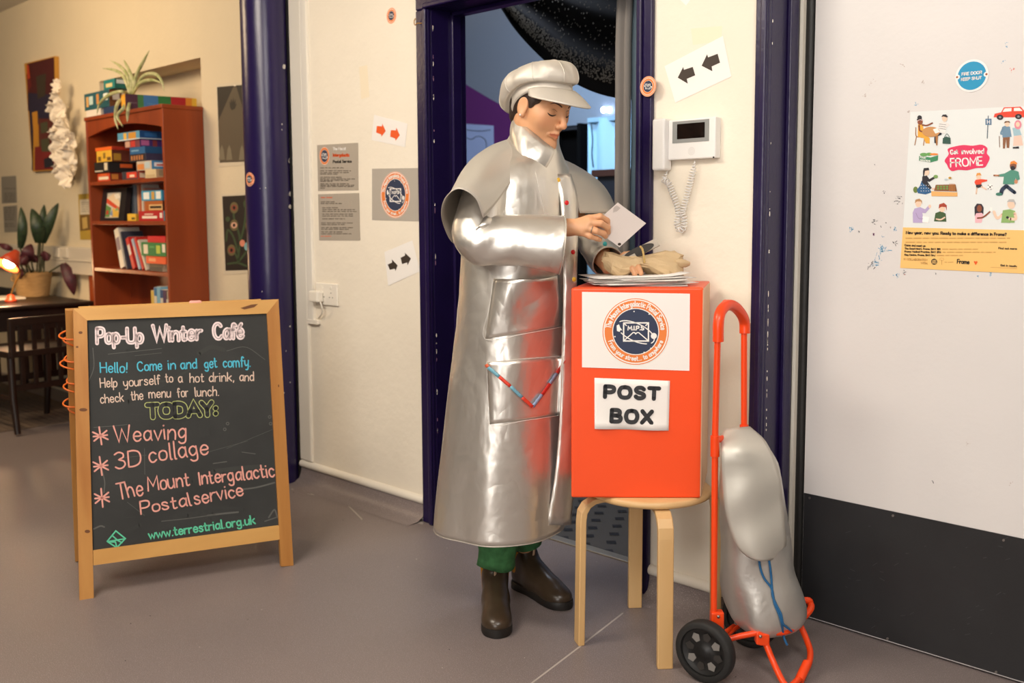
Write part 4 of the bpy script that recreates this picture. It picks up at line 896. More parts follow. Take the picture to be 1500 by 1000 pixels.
for a, b in zip(Lc, Rc):
    row = []
    for i in range(15):
        u = i / 14; q = a.lerp(b, u); bow = 4 * u * (1 - u)
        yb = q.y + bow * 8 * max(0, (q.y - 740) / 80)
        d_ = Dn - .012 - .02 * math.sin(math.pi * u) + .028 * u * u
        if q.y < 660: d_ += .07 * (660 - q.y) / 35
        row.append(pd(q.x, yb, d_ + .003 * math.sin(q.x * .05 + q.y * .07) + .0012 * math.sin(q.y * .1 + q.x * .03)))
    rows.append(row)
m = MB(); m.grid(rows, 'flap_silver'); m.build('flap', r, solid=.002)
for pts in ([(1111, 812), (1113, 830), (1119, 846), (1129, 860), (1132, 872), (1134, 884), (1140, 898), (1144, 912), (1147, 930), (1153, 944)], [(1125, 812), (1128, 836), (1130, 858), (1131, 872), (1136, 884), (1143, 898), (1146, 912), (1150, 916), (1158, 922)]):
    m = MB(); m.tube(catmull([onto(bvh, x, y, .006, 2.545) for x, y in pts], 5), .003, 'ribbon_blue', 8); m.build('drawstring', r)
# ------------------------------------------------------------------ cafe: bookcase
YB = YF - 0.235
mat('cherry', '9a4218', 0.4, wood='772e10', vscale=7, stretch=(1, 1, .1)); mat('cherry_edge', 'b06a30', .45)
bxl, bxr = py_(124.5, 175, YB).x, py_(238, 158, YB).x
def bz(y, x=241): return py_(x, y, YB).z
bt = bz(158, 238); s1, s2, s3 = bz(259, 241), bz(323.5, 246), bz(400, 250); s4 = s3 - .30; s5 = .09
BC = thing('bookcase', ((bxl + bxr) / 2, YB, 0), 'tall cherry-wood bookcase crammed with board games against the cafe wall', 'bookcase'); bpy.context.view_layer.update()
T = .022
for x in (bxl, bxr - T):
    m = MB(); m.box(x, x + T, YB, YF - .004, 0, bt, 'cherry'); m.build('side_panel', BC, bevel=.002)
m = MB(); m.box(bxl - .004, bxr + .004, YB - .006, YF - .004, bt, bt + T, 'cherry'); m.build('top_panel', BC, bevel=.003)
m = MB(); m.box(bxl + T, bxr - T, YF - .012, YF - .004, s5, bt, 'cherry'); m.build('back_panel', BC)
n = 20; pts = [(bxl + T, bt), (bxr - T, bt)] + [(bxr - T - (bxr - bxl - 2 * T) * i / n, bt - .095 + .045 * math.sin(math.pi * i / n)) for i in range(n + 1)]
m = MB(); m.prism([Vector((x, YB + .004, z)) for x, z in pts], (0, .018, 0), 'cherry'); m.build('valance', BC)
for z in (s1, s2, s3, s4, s5):
    m = MB(); m.box(bxl + T, bxr - T, YB + .004, YF - .013, z - T, z, 'cherry'); m.build('shelf', BC, bevel=.002)
m = MB(); m.box(bxl + T, bxr - T, YB + .01, YB + .028, 0, s5 - T, 'cherry'); m.build('plinth', BC)
GREY = []
def gbox(label, xl, xr, z0, h, set_, dep, front, side=None, marks=(), top=None, grp='board games in the bookcase', name='game_box', cat='game box', rz=0.0, ym=None):
    Y = YB + set_; zm = z0 + h / 2; y_ = ym or 240
    a = (py_(xl, y_, Y)).x; b = (py_(xr, y_, Y)).x
    if 'in the bookcase' in grp: a, b = max(a, bxl + T + .004), min(b, bxr - T - .004)
    r = thing(name, ((a + b) / 2, Y + dep / 2, z0), label, cat, grp, rz); M_ = wm(r)
    w, d = (b - a) / 2, dep / 2
    m = MB(); m.obox(M_ @ Vector((0, 0, h / 2)), M_.to_3x3() @ Vector((w, 0, 0)), M_.to_3x3() @ Vector((0, d, 0)), ZZ * (h / 2), flat(front, .5).name)
    if side: m.m[5] = flat(side, .5).name
    if top: m.m[1] = flat(top, .5).name
    m.build('box', r, bevel=.0015)
    if marks:
        m = MB(); k = 0
        for f_, u0, v0, u1, v1, c in marks:     # f: front or side; fractions of the face
            k += 1; l = .0006 + k * .0001
            if f_ == 'f': q = [(-w + 2 * w * u, -d - l, h * v) for u, v in ((u0, v0), (u1, v0), (u1, v1), (u0, v1))]
            else: q = [(w + l, -d + 2 * d * u, h * v) for u, v in ((u0, v0), (u1, v0), (u1, v1), (u0, v1))]
            m.add([M_ @ Vector(p) for p in q], [(0, 1, 2, 3)], flat(c, .5).name)
        m.build('print', r)
    return z0 + h
hp = 1 / 256.0                         # metres per pixel of height at the bookcase
# compartment below the valance: left pile, then right pile
z = gbox('small red picture game box at the bottom left of the upper shelf', 142, 160, s1, 13 * hp, .02, .1, 'c8421f', '7a2a1c', (('f', .1, .2, .9, .55, 'e9d9c0'), ('f', .2, .6, .8, .9, 'd9602a'), ('s', .1, .2, .5, .8, 'd98a3a')))
z = gbox('black board game box on top of the small red one', 138, 159, z, 16 * hp, .01, .15, '1c1a1a', '201d1d', (('f', .70, .2, .92, .9, 'd9cdb2'), ('f', .05, .1, .6, .22, 'c9c0b0'), ('s', .45, .45, .95, .8, 'e0662a')))
z = gbox('yellow patterned game box under a thin orange one on the upper shelf', 142, 164, z, 17 * hp, .02, .11, 'e2b23a', '6a3020', (('f', .1, .1, .3, .5, '7a5a20'), ('f', .45, .3, .6, .8, '8a6a28'), ('f', .7, .1, .95, .4, '6a4a20'), ('s', .1, .1, .5, .7, 'b98a30')))
z = gbox('thin orange box on top of the yellow patterned one', 140.5, 164.5, z, 5 * hp, .018, .115, 'ec6a22', 'b2341c', )
z = gbox('red and white game box at the bottom of the right-hand pile', 178, 201, s1, 12 * hp, .03, .10, '3a3a44', 'c93a22', (('f', .3, .2, .95, .9, 'd5402a'), ('f', .5, .3, .8, .6, 'f0d9c0'), ('s', .1, .2, .8, .8, 'e9d2b0')))
z0 = gbox('cream jigsaw box at the bottom right of the upper shelf', 212, 228, s1, 12 * hp, .008, .08, 'd8c49a', 'bfa47c', (('f', .1, .1, .9, .4, 'c8b087'), ('s', .2, .2, .8, .9, '9a8a6a')))
z = gbox('pale blue picture jigsaw box in the right-hand pile', 200, 222, z, 13 * hp, .03, .14, 'c9b9a8', '3f86b8', (('f', .05, .1, .5, .7, 'd98a4a'), ('f', .55, .2, .9, .9, 'b9c9d0'), ('s', .1, .35, .95, .8, 'e4e6ea'), ('s', .2, .45, .85, .6, 'c8453a')))
z = gbox('dark game box with a row of tiny figures', 190, 214, z, 11 * hp, .03, .14, '252230', '3a3550', [('f', .1 + .16 * k, .2, .2 + .16 * k, .8, 'b97a4a') for k in range(5)])
z = gbox('plain blue game box in the right-hand pile', 191, 213, z, 10 * hp, .035, .13, '2c6296', '255580', (('f', .1, .4, .6, .6, '7fa9cc'),))
z = gbox('purple and red picture game box second from the top of the pile', 184, 206, z, 11 * hp, .035, .135, '7a3f4a', '4a2f6e', (('f', .05, .1, .35, .9, 'c9a08a'), ('f', .4, .1, .7, .9, 'c23a32'), ('s', .05, .2, .4, .9, 'c86a9a'), ('s', .55, .1, .75, .9, '8a3a3a')))
z = gbox('light blue game box topmost of the right-hand pile under the valance', 174, 206, z, 11.5 * hp, .025, .145, '5a9cc0', '1e4f86', (('f', .28, .1, .42, .9, 'e2b54a'), ('f', .5, .1, .85, .9, 'c9913a'), ('f', .0, .0, 1, .1, 'e6ecef'), ('s', .0, .0, 1, .12, 'c9d6df'), ('s', .2, .3, .7, .8, '2f6aa6')))
# second shelf
r = thing('picture_frame', py_(160, 322, YB + .05), 'black framed colourful abstract picture standing on the second shelf', 'picture frame'); M_ = wm(r)
a, b = bxl + T + .004, py_(180, 300, YB + .05).x; hh_ = 50 * hp
m = MB(); fr = lambda u, v, l=0: Vector((a + (b - a) * u, YB + .05 + .03 * v - l, s2 + hh_ * v))
m.prism([fr(0, 0), fr(1, 0), fr(1, 1), fr(0, 1)], (0, .03, 0), flat('17161a', .4).name); m.build('frame', r, bevel=.003)
m = MB(); pal = ['e0c9a8', 'cf4a2c', '5f8a4c', 'd8b04a', '7a8fb0', 'e8e0d0', 'b43a2a', '88a86a']
m.poly(fr, [(.22, .1), (.78, .1), (.78, .86), (.22, .86)], flat('c9c4b8').name, .001)
for k, q in enumerate((((.22, .7), (.5, .86), (.78, .55), (.78, .4)), ((.22, .55), (.22, .7), (.78, .4), (.78, .3)), ((.22, .12), (.4, .12), (.45, .4), (.22, .5)), ((.5, .12), (.78, .12), (.78, .28), (.5, .4)), ((.4, .2), (.55, .15), (.5, .35)), ((.5, .8), (.7, .84), (.78, .7), (.6, .66)), ((.25, .2), (.35, .2), (.35, .32), (.25, .32)), ((.6, .3), (.7, .42), (.78, .33)))): m.poly(fr, q, flat(pal[k]).name, .0012 + .0002 * k)
m.build('picture', r)
def book(label, x, y0w, z0, w, h, d, col, lean=0.0, set_=.03, band=None, grp='books in the bookcase', y_=300):
    X = py_(x, y_, YB + set_).x; r = thing('book', (X, YB + set_ + d / 2, z0), label, 'book', grp)
    up_ = Vector((-math.sin(lean), 0, math.cos(lean))); rt_ = Vector((math.cos(lean), 0, math.sin(lean))); o = Vector((X, YB + set_ + d / 2, z0)) + rt_ * (w / 2) + up_ * (h / 2)
    if lean > 0: o.z += 0.0
    m = MB(); m.obox(o, rt_ * w / 2, Vector((0, d / 2, 0)), up_ * h / 2, flat(col, .5).name); m.build('cover', r, bevel=.001)
    m = MB(); q = rt_ * (w / 2 - .0025); m.obox(o + up_ * .0012, q, Vector((0, d / 2 - .003, 0)), up_ * (h / 2), flat('e6dcc8', .8).name); m.build('pages', r)
    if band:
        m = MB(); c = o - Vector((0, d / 2 + .0006, 0)); m.add([c + rt_ * (u * w * .42) + up_ * (v * h * .5) for u, v in ((-1, -.1), (1, -.1), (1, .55), (-1, .55))], [(0, 1, 2, 3)], flat(band, .5).name); m.build('spine_label', r)
    return X
for k, (x, w, h, c, lab) in enumerate(((190, .034, .2, '5f666e', 'grey spined book behind the small yellow box'), (194.5, .03, .21, '7a828a', 'paler grey book next along from the grey spined one'), (201.5, .02, .215, 'd8a27a', 'slim peach book upright on the second shelf'), (204.5, .02, .22, 'c96a42', 'slim orange book upright on the second shelf'), (207.5, .02, .21, 'd9cfc0', 'slim cream book upright beside the slim orange one'), (210.5, .02, .19, 'b98a78', 'slim dusty pink book last of the upright row'))):
    book(lab, x, 0, s2, w, h, .10, c, 0, .12, y_=300)
gbox('small yellow box on the second shelf', 186.5, 199, s2, 10.5 * hp, .02, .05, 'e8bb3e', 'c99a2c', (('f', .5, .2, .9, .5, '6a5a2a'),), ym=318)
z = gbox('red board game box with a teal end on the second shelf', 203, 239.5, s2, 14 * hp, .012, .10, 'b81f26', '4f9fa8', (('f', .25, .6, .6, .75, 'e9c0b0'), ('f', .15, .25, .75, .5, 'efe0d0'), ('f', .86, .3, .96, .8, 'e9d9d0')), ym=315)
z = gbox('orange game box with a cream label resting on the red one', 212, 238, z, 14 * hp, .018, .09, 'b0602a', '4a2a1c', (('f', .25, .1, 1, .65, 'e2b87e'), ('f', .3, .25, .95, .5, '3a2a1c')), ym=300)
z = gbox('blue and white game box topmost on the second shelf', 207, 237, z + .002, 14 * hp, .02, .09, '3f9cc4', '2f86a8', (('f', .1, .15, .4, .85, 'e9eef0'), ('f', .5, .1, .65, .9, 'd0a04a'), ('f', .72, .15, .95, .9, 'eef0ee')), ym=284)
# third shelf
for k, (x, w, h, c, le_, lab, bd) in enumerate(((176.5, .075, .235, 'e2d8c6', .30, 'fat white book leaning at the left end of the third shelf', '8a7a86'), (185, .02, .225, '3a3a48', .30, 'dark slim book leaning behind the white one', None), (194, .05, .19, 'c8241f', .42, 'red book leaning on the third shelf, left of two', 'd9d0c8'), (203, .03, .19, '9fb4c6', .45, 'pale blue book leaning between the red ones', 'e0b0a0'), (208, .036, .2, 'c02a22', .47, 'red book leaning on the third shelf, right of two', None), (213, .02, .19, 'd8cdb8', .5, 'cream slim book leaning rightmost on the third shelf', None))):
    book(lab, x, 0, s3, w * .75, h, .13, c, le_, .025, bd, y_=390)
for k, (x0, x1, h, c, lab) in enumerate(((219, 238, 6, '3a3430', 'dark flat book at the foot of the games on the third shelf'), (219, 240, 5, '6a5a48', 'brown flat book under the orange box'))):
    z = gbox(lab, x0, x1, s3 if k == 0 else z, h * hp, .03, .13, c, 'c9b89a', grp='books in the bookcase', name='book', cat='book', ym=395)
z = gbox('flat orange game box on the third shelf', 214, 243, z, 11 * hp, .02, .15, 'ea5a22', 'd04a1c', (('f', .15, .3, .5, .7, 'f0a070'),), ym=382)
z = gbox('green game box with white faces on the third shelf', 207, 243, z, 19 * hp, .015, .15, '1f7a3c', '196433', (('f', .1, .15, .28, .85, 'e9ddc8'), ('f', .62, .2, .78, .8, 'b8c84a'), ('f', .86, .3, .98, .9, 'ece0d0'), ('f', .35, .6, .55, .75, '4fa05a')), ym=367)
z = gbox('flat red box topmost on the third shelf', 216, 242, z, 9 * hp, .02, .14, 'cf1f28', 'a81820', ym=351)
for k, (x, w, h, c, lab) in enumerate(((221, .04, .19, 'd8b65a', 'yellow book at the left end of the fourth shelf row'), (225.5, .04, .21, '3f78a8', 'mid blue book on the fourth shelf'), (229.5, .045, .215, '7fb2cc', 'light blue book on the fourth shelf'), (234.5, .04, .2, '2f5080', 'navy spined book on the fourth shelf'), (238.5, .05, .2, '5a3f5e', 'plum book on the fourth shelf'), (243, .04, .195, 'b0a08e', 'tan book on the fourth shelf'), (247, .05, .2, '26324a', 'darkest book at the right of the fourth shelf row'))):
    X = py_(x, 430, YB + .03).x
    if X + w < bxr - T: book(lab, x, 0, s4, w * .96, h, .13, c, 0, .03, 'd8d0c0' if k % 2 else None, y_=430)
# on top of the bookcase
tz = bt + T
z = gbox('flat white box at the left end of the bookcase top', 126.5, 148, tz, 10 * hp, .0, .12, 'e2d8cc', 'cfc4b6', grp='boxes on top of the bookcase', ym=168)
gbox('flat navy box beside the white one on the bookcase top', 152, 172, tz, 9.8 * hp, .0, .12, '22365c', '1c2c4c', grp='boxes on top of the bookcase', ym=168)
z = gbox('dark teal game box with a brown end stacked on the white and navy boxes', 123.5, 160, z + .0005, 25 * hp, .0, .075, '1f5660', '7a4a28', (('f', .08, .2, .18, .8, 'd0a060'), ('f', .2, .3, .36, .8, 'b9d0cc'), ('f', .5, .25, .6, .85, 'c98a4a'), ('f', .78, .4, .95, .8, 'dfe6e0'), ('s', .25, .4, .8, .85, 'e6dccb')), grp='boxes on top of the bookcase', ym=146)
zt2 = z
z = gbox('teal game box lying on top of the dark teal one on the bookcase', 152, 168, zt2 + .0005, 14 * hp, .005, .11, '177a78', '146a60', (('f', .2, .2, .8, .6, 'd8c890'), ('s', .1, .5, .9, .9, 'dfe6e0')), grp='boxes on top of the bookcase', ym=128)
# the long striped game box
r = thing('game_box', (bxr - .36, YB + .14, tz), 'long game box with purple, green, blue, red and yellow panels on the bookcase top', 'game box', 'boxes on top of the bookcase')
Xf = py_(183.5, 150, YB - .02).x; a = py_(174.5, 150, YB - .02).x; hh_ = 22 * hp
m = MB(); m.box(a, Xf, YB - .02, YB + .0, tz, tz + hh_, flat('e8a82c').name)
cols = ['4a2238', '3f7a44', '3f78b0', '2f7a3c', 'b81f26', 'e08a24', 'e8b83a']; frs = [0, .17, .25, .45, .63, .84, .93, 1]
Ye = YF + .13; m2 = []
dirv = Vector((.16, 1, 0)).normalized(); Ln = .40; o = Vector((Xf, YB - .02, tz)); wv = Vector((-dirv.y, dirv.x, 0)) * (Xf - a)
m = MB()
m.prism([o, o + dirv * Ln, o + dirv * Ln + wv, o + wv], ZZ * hh_, flat('e8a82c').name); m.build('box', r, bevel=.0015)
m = MB(); sd = Vector((dirv.y, -dirv.x, 0))
fl_ = lambda u, v, l=0: o + dirv * (Ln * u) + ZZ * (hh_ * v) + sd * l
for k, c in enumerate(cols): m.poly(fl_, [(frs[k], 0), (frs[k + 1], 0), (frs[k + 1], 1), (frs[k], 1)], flat(c).name, .0008)
for u, c in ((.06, 'e0d6d8'), (.32, 'a9c8e4'), (.50, '8fc07a'), (.68, 'e0705a')): scribble(m, lambda x, y, l=0: fl_(x, y * .9 + .05, l), u - .02, u + .1, .45, .16 * .15, .006, flat(c).name, .0014)
m.build('print', r)
# spider plant
mat('spider_green', '8f9a5c', .5, wood='c9c69a', vscale=30); mat('terracotta', 'b5472c', .6)
def blade(mb, path, w, mt, nrm=None, tip=.08, cup=0.0):
    P = catmull(path, 6); k = len(P); L_, R_, C_ = [], [], []
    for i, p in enumerate(P):
        d = (P[min(i + 1, k - 1)] - P[max(i - 1, 0)]).normalized(); v = (EYE - p).normalized() if nrm is None else nrm
        s_ = d.cross(v).normalized(); t = i / (k - 1); q = w / 2 * max(tip * .4, (math.sin(math.pi * min(1, .12 + t * .88)) ** .7))
        L_.append(p + s_ * q + v * cup * q); R_.append(p - s_ * q + v * cup * q); C_.append(p)
    mb.grid([[a_, b_, c_] for a_, b_, c_ in zip(L_, C_, R_)], mt)
sp = py_(193, 150, YB + .05); sp.z = tz + hh_
PL = thing('spider_plant', py_(189, 158, YB + .03), 'spider plant with thin arching striped leaves on top of the bookcase', 'plant'); 
pz0 = tz; pb = Vector((a - .075, YB + .12, tz)); PL.location = pb; pb0 = pb
m = MB(); m.lathe([(0, .0), (.03, 0), (.045, .085), (.05, .09), (.042, .092), (0, .085)], pb, 'terracotta', 20); m.build('pot', PL)
Yp = YB + .05
def P_(x, y, dY=0.0): return py_(x, y, Yp + dY)
c0 = (192, 140)
for pts in ([(191, 138), (187, 112), (176, 97), (161, 88)], [(190, 138), (181, 112), (168, 103), (150, 100)], [(192, 137), (192, 112), (186, 97), (181, 87)], [(194, 137), (200, 110), (210, 90), (219, 73)], [(195, 138), (198, 118), (199, 105)], [(196, 137), (208, 113), (225, 108), (236, 117), (241, 135)], [(195, 138), (205, 122), (222, 117), (238, 122)], [(190, 139), (178, 134), (160, 139), (146, 152), (142, 168)], [(189, 140), (181, 158), (172, 170), (180, 186)], [(192, 141), (188, 158), (187, 168), (186.5, 179)], [(188, 141), (173, 150), (169, 172), (173, 190)], [(194, 139), (196, 125), (193, 108)]):
    dd = -.05 if pts[-1][1] > 150 else 0
    m = MB(); blade(m, [P_(x, y, -.0 + (dd * 1.6 if i > 0 else 0)) for i, (x, y) in enumerate(pts)], .019, 'spider_green'); m.build('leaf', PL, solid=.0008)

# ------------------------------------------------------------------ cafe wall: pictures, notices, trunking
ff = ymap(YF)
zp = zoommap(20, 70, 1 / 4.54, lambda x, y, l=0: py_(x, y, YF - .028 - l))
r = thing('painting', ff(60, 250), 'tall narrow canvas painting in maroon, navy and yellow on the cafe wall', 'painting')
m = MB(); m.prism([zp(*q) for q in ((70, 105), (275, 55), (284, 812), (127, 823))], (0, .026, 0), flat('c08a34').name); m.build('canvas', r)
m = MB()
for k, (c, q) in enumerate((('4a1418', ((88, 108), (268, 62), (276, 400), (95, 420))), ('26203a', ((95, 300), (240, 310), (240, 480), (130, 520), (120, 810), (128, 818), (102, 400))), ('6a1a1a', ((85, 180), (100, 150), (120, 250), (95, 300))), ('3a3024', ((150, 190), (215, 170), (210, 320), (160, 340))), ('c98a2a', ((122, 430), (158, 420), (165, 600), (150, 655), (135, 640))), ('7a1c1c', ((140, 660), (280, 640), (283, 805), (140, 815))), ('5a2420', ((165, 470), (275, 470), (278, 650), (170, 660))), ('4a4a34', ((178, 500), (225, 490), (228, 560), (182, 570))), ('4a4a34', ((180, 610), (235, 600), (240, 690), (186, 690))), ('1c1a2a', ((200, 740), (250, 720), (270, 790), (205, 800))), ('b8401f', ((86, 115), (100, 112), (110, 200), (92, 210))))): m.poly(zp, q, flat(c).name, .001 + .0003 * k)
m.build('paint', r)
mat('garland_white', 'e8ddcb', .8)
GA = thing('paper_garland', ff(96, 270), 'hanging garland of frilly white paper flowers beside the bookcase', 'garland')
rg_ = random.Random(11)
for x, y, rr in ((85, 127, 9), (84, 142, 10), (80, 158, 12), (90, 160, 12), (92, 178, 15), (98, 190, 15), (85, 196, 12), (104, 204, 13), (92, 212, 16), (88, 224, 14), (106, 222, 14), (98, 236, 16), (90, 246, 13), (108, 246, 12), (100, 258, 15)):
    c = py_(x + 2, y, YF - .085 + rg_.uniform(-.025, .02)); R = rr / 215; ax_ = Vector((rg_.uniform(.1, .9), -1, rg_.uniform(-.9, .2))).normalized(); u, v = basis(ax_); m = MB(); rows = []
    ph = rg_.uniform(0, 6)
    for j in range(5):
        t = j / 4; rows.append([c + (u * math.cos(a) * .8 + v * math.sin(a) * 1.05) * R * (t + .05) * (1 + .12 * math.sin(9 * a + ph) * t) + ax_ * R * (.75 * t * t + .22 * t * math.sin(7 * a + ph)) for a in [2 * math.pi * i / 42 for i in range(42)]])
    m.loft(rows, 'garland_white'); m.build('paper_ruffle', GA, solid=.0008)
z3 = zoommap(0, 240, .24, ff)
for lab, c, rows in (('crumpled grey notice on the cafe wall at the left edge, upper of the two', ((8, 78), (98, 72), (104, 236), (12, 242)), (150, 180, 192, 204, 216, 228)), ('crumpled grey notice on the cafe wall at the left edge, lower of the two', ((20, 260), (104, 252), (108, 414), (28, 418)), (268, 282, 296, 310, 324, 338, 366, 380))):
    r = thing('wall_notice', z3(50, c[2][1]), lab, 'notice', 'grey notices by the desk'); m = MB(); m.prism([z3(*q, .001) for q in c], NY * .001, flat('8f8a80').name); m.build('paper', r)
    m = MB()
    for y in rows: scribble(m, z3, 25, 92, y, 6, 2, flat('4a4540').name, .003)
    m.build('print', r)
r = thing('leaflet', z3(525, 460), 'yellow leaflet on the wall at the left edge of the bookcase', 'leaflet'); m = MB(); m.prism([z3(*q, .001) for q in ((478, 185), (585, 178), (590, 462), (490, 462))], NY * .001, flat('b99a3e').name); m.build('paper', r)
m = MB(); m.poly(z3, [(486, 218), (580, 212), (584, 305), (488, 310)], flat('d8cdb8').name, .003); m.poly(z3, [(488, 312), (584, 306), (588, 400), (490, 408)], flat('7a5a2e').name, .003); m.poly(z3, [(500, 330), (530, 322), (535, 390), (505, 398)], flat('c9a860').name, .0034)
for y in (235, 248, 262, 276, 290): scribble(m, z3, 496, 575, y, 6, 2, flat('6a6258').name, .0036)
m.build('print', r)
zA = zoommap(300, 100, .32, ff)
r = thing('artwork', zA(120, 450), 'dark print of a hand in a beam of light, pinned upper beside the column', 'artwork', 'prints beside the column'); m = MB(); m.prism([zA(*q, .001) for q in ((50, 72), (215, 60), (220, 440), (64, 452))], NY * .001, flat('d8ccb4').name); m.build('paper', r)
m = MB(); m.poly(zA, [(56, 86), (215, 72), (218, 425), (68, 432)], flat('2b2620').name, .003); m.poly(zA, [(130, 85), (145, 85), (218, 330), (218, 424), (68, 430), (62, 240)], flat('5a5040').name, .0034)
m.poly(zA, [(112, 150), (118, 160), (120, 138), (126, 156), (130, 132), (134, 156), (140, 140), (140, 165), (146, 160), (138, 185), (124, 192), (116, 180)], flat('2b2620').name, .0038)
for x in (78, 112, 170): m.poly(zA, [(x - 14, 420), (x - 8, 370), (x, 350), (x + 8, 372), (x + 14, 418)], flat('7a725e').name, .0038)
m.disc(zA, 137, 78, 6, 4, flat('e8dcc8').name, .004); m.build('print', r)
r = thing('artwork', zA(150, 940), 'dark print of green stalks bearing eyes, pinned lower beside the column', 'artwork', 'prints beside the column'); m = MB(); m.prism([zA(*q, .001) for q in ((76, 575), (235, 566), (238, 935), (88, 945))], NY * .001, flat('d8ccb4').name); m.build('paper', r)
m = MB(); m.poly(zA, [(80, 586), (235, 578), (238, 922), (95, 926)], flat('24201c').name, .003); gn = flat('3c4f34').name
for pts in ([(105, 895), (150, 890), (200, 905), (232, 880)], [(150, 890), (160, 780), (135, 690), (132, 660)], [(155, 850), (130, 770), (105, 740), (98, 790)], [(160, 800), (180, 720), (190, 620)], [(152, 880), (140, 850), (122, 840)], [(160, 880), (200, 820), (220, 740)]): m.stroke(zA, [(p.x, p.y) for p in catmull([(x, y, 0) for x, y in pts], 6)], 9, gn, .0034)
for x, y in ((134, 638), (134, 718), (122, 832), (205, 720)):
    m.disc(zA, x, y, 19, 26, flat('6a6040').name, .0036); m.disc(zA, x, y, 14, 14, flat('d8a890' if y == 718 else '8a4a3a').name, .004); m.disc(zA, x, y, 6, 8, flat('1c1814').name, .0044)
m.disc(zA, 172, 800, 12, 16, flat('d98a70').name, .004); m.disc(zA, 190, 815, 10, 18, flat('7fb0b4').name, .0042); m.disc(zA, 105, 690, 10, 12, gn, .004); m.disc(zA, 188, 620, 12, 20, gn, .004)
m.build('print', r)
# dado trunking with sockets
d1, d0 = py_(138, 363, YF - .05).z, py_(138, 404, YF - .05).z; dm = d0 + (d1 - d0) * .5
r = thing('dado_trunking', Vector((-7.5, YF - .05, d0)), 'wide white plastic dado trunking along the cafe wall behind the plant', 'trunking')
m = MB(); m.box(-10.9, bxl - .004, YF - .05, YF, d0, d1, mat('plastic_dado', 'e0d6c4', .22).name); m.box(-10.9, bxl - .004, YF - .056, YF, dm - .006, dm + .006, 'plastic_dado'); m.build('casing', r, bevel=.004)
for x in (84, 96):
    m = MB(); P = py_(x, 372, YF - .05); m.box(P.x - .05, P.x + .05, YF - .062, YF - .05, dm + .015, d1 - .01, 'plastic_dado'); m.build('socket_plate', r, bevel=.003)
m = MB(); m.box(py_(131, 430, YF - .03).x, bxl - .006, YF - .03, YF, 0, d0 - .002, 'cherry'); m.box(bxl - .03, bxl - .006, YF - .04, YF - .03, .3, .34, 'cherry'); tag(m.build('timber_batten'), 'brown timber batten on the wall at the left foot of the bookcase', 'batten')

# ------------------------------------------------------------------ desk, plant, lamp, chairs, rug
mat('dark_oak', '2a1a12', .4, wood='1c100b', vscale=8, stretch=(.2, 1, 1)); mat('rug', '6a5a4c', .95, bump=.4, bscale=120, dist=.004, var=.2, vscale=30)
dz = .70; dxr = py_(113, 442, 2.52).x; DBK = YF - .075
m = MB(); q = pz(108, 618); m.box(-9.2, q.x, q.y - .75, YF - .2, .0005, .009, 'rug')
RG = tag(m.build('rug'), 'worn grey-brown woven rug under the desk and chairs', 'rug')
m = MB()
for k in range(19): m.box(-9.2, q.x, q.y - .73 + k * .045, q.y - .725 + k * .045, .009, .0105, flat('4a3e34').name)
tag(m.build('weave_ribs', RG), kind='stuff')
RGZ = .0108
r = thing('desk', (dxr - .6, 2.2, RGZ), 'dark oak desk with slatted end carrying the basket plant and lamp', 'desk'); DK = r
m = MB(); m.box(dxr - 1.3, dxr, 1.72, DBK, dz - .028, dz, 'dark_oak'); m.build('desk_top', r, bevel=.01)
m = MB(); m.box(dxr - 1.24, dxr - .05, 1.78, DBK - .04, dz - .12, dz - .028, 'dark_oak'); m.build('apron', r)
for x in (dxr - 1.25, dxr - .09):
    for y in (1.80, DBK - .05):
        m = MB(); m.box(x, x + .05, y - .025, y + .025, RGZ, dz - .03, 'dark_oak'); m.build('leg', r, bevel=.004)
for z in (.25, .56):
    m = MB(); m.box(dxr - .08, dxr - .05, 1.82, DBK - .07, z - .02, z + .02, 'dark_oak'); m.build('end_rail', r)
for k in range(9):
    y = 1.88 + k * .083; m = MB(); m.box(dxr - .075, dxr - .058, y - .016, y + .016, .27, .54, 'dark_oak'); m.build('slat', r)
def slat_chair(P, rz, label):
    r = thing('slatted_chair', P, label, 'chair', None, rz); M_ = wm(r); R3 = M_.to_3x3()
    def bx(nm, c, e, b=.004):
        m = MB(); m.obox(M_ @ Vector(c), R3 @ Vector((e[0], 0, 0)), R3 @ Vector((0, e[1], 0)), R3 @ Vector((0, 0, e[2])), 'dark_oak'); m.build(nm, r, bevel=b)
    for sx in (-.21, .21):
        for sy in (-.2, .2):
            m = MB(); k = 1 if sy > 0 else -1; m.tube([M_ @ Vector((sx, sy, .44)), M_ @ Vector((sx, sy + k * .004, .2)), M_ @ Vector((sx, sy + k * .035, .0))], [.022, .021, .018], 'dark_oak', 10); m.build('leg', r)
    bx('seat', (0, 0, .455), (.235, .225, .018)); bx('top_rail', (0, .215, .64), (.2, .014, .022)); bx('lower_rail', (0, .205, .26), (.2, .012, .018))
    for k in range(5): bx('slat', (-.15 + k * .075, .21, .45), (.013, .007, .185), .002)
    for sx in (-.205, .205): bx('back_post', (sx, .215, .55), (.016, .016, .11))
    bx('side_rail', (.205, 0, .2), (.012, .2, .014)); bx('side_rail', (-.205, 0, .2), (.012, .2, .014))
slat_chair(Vector((dxr + .27, 2.12, RGZ)), math.radians(-82), 'dark slatted chair drawn up to the end of the desk')
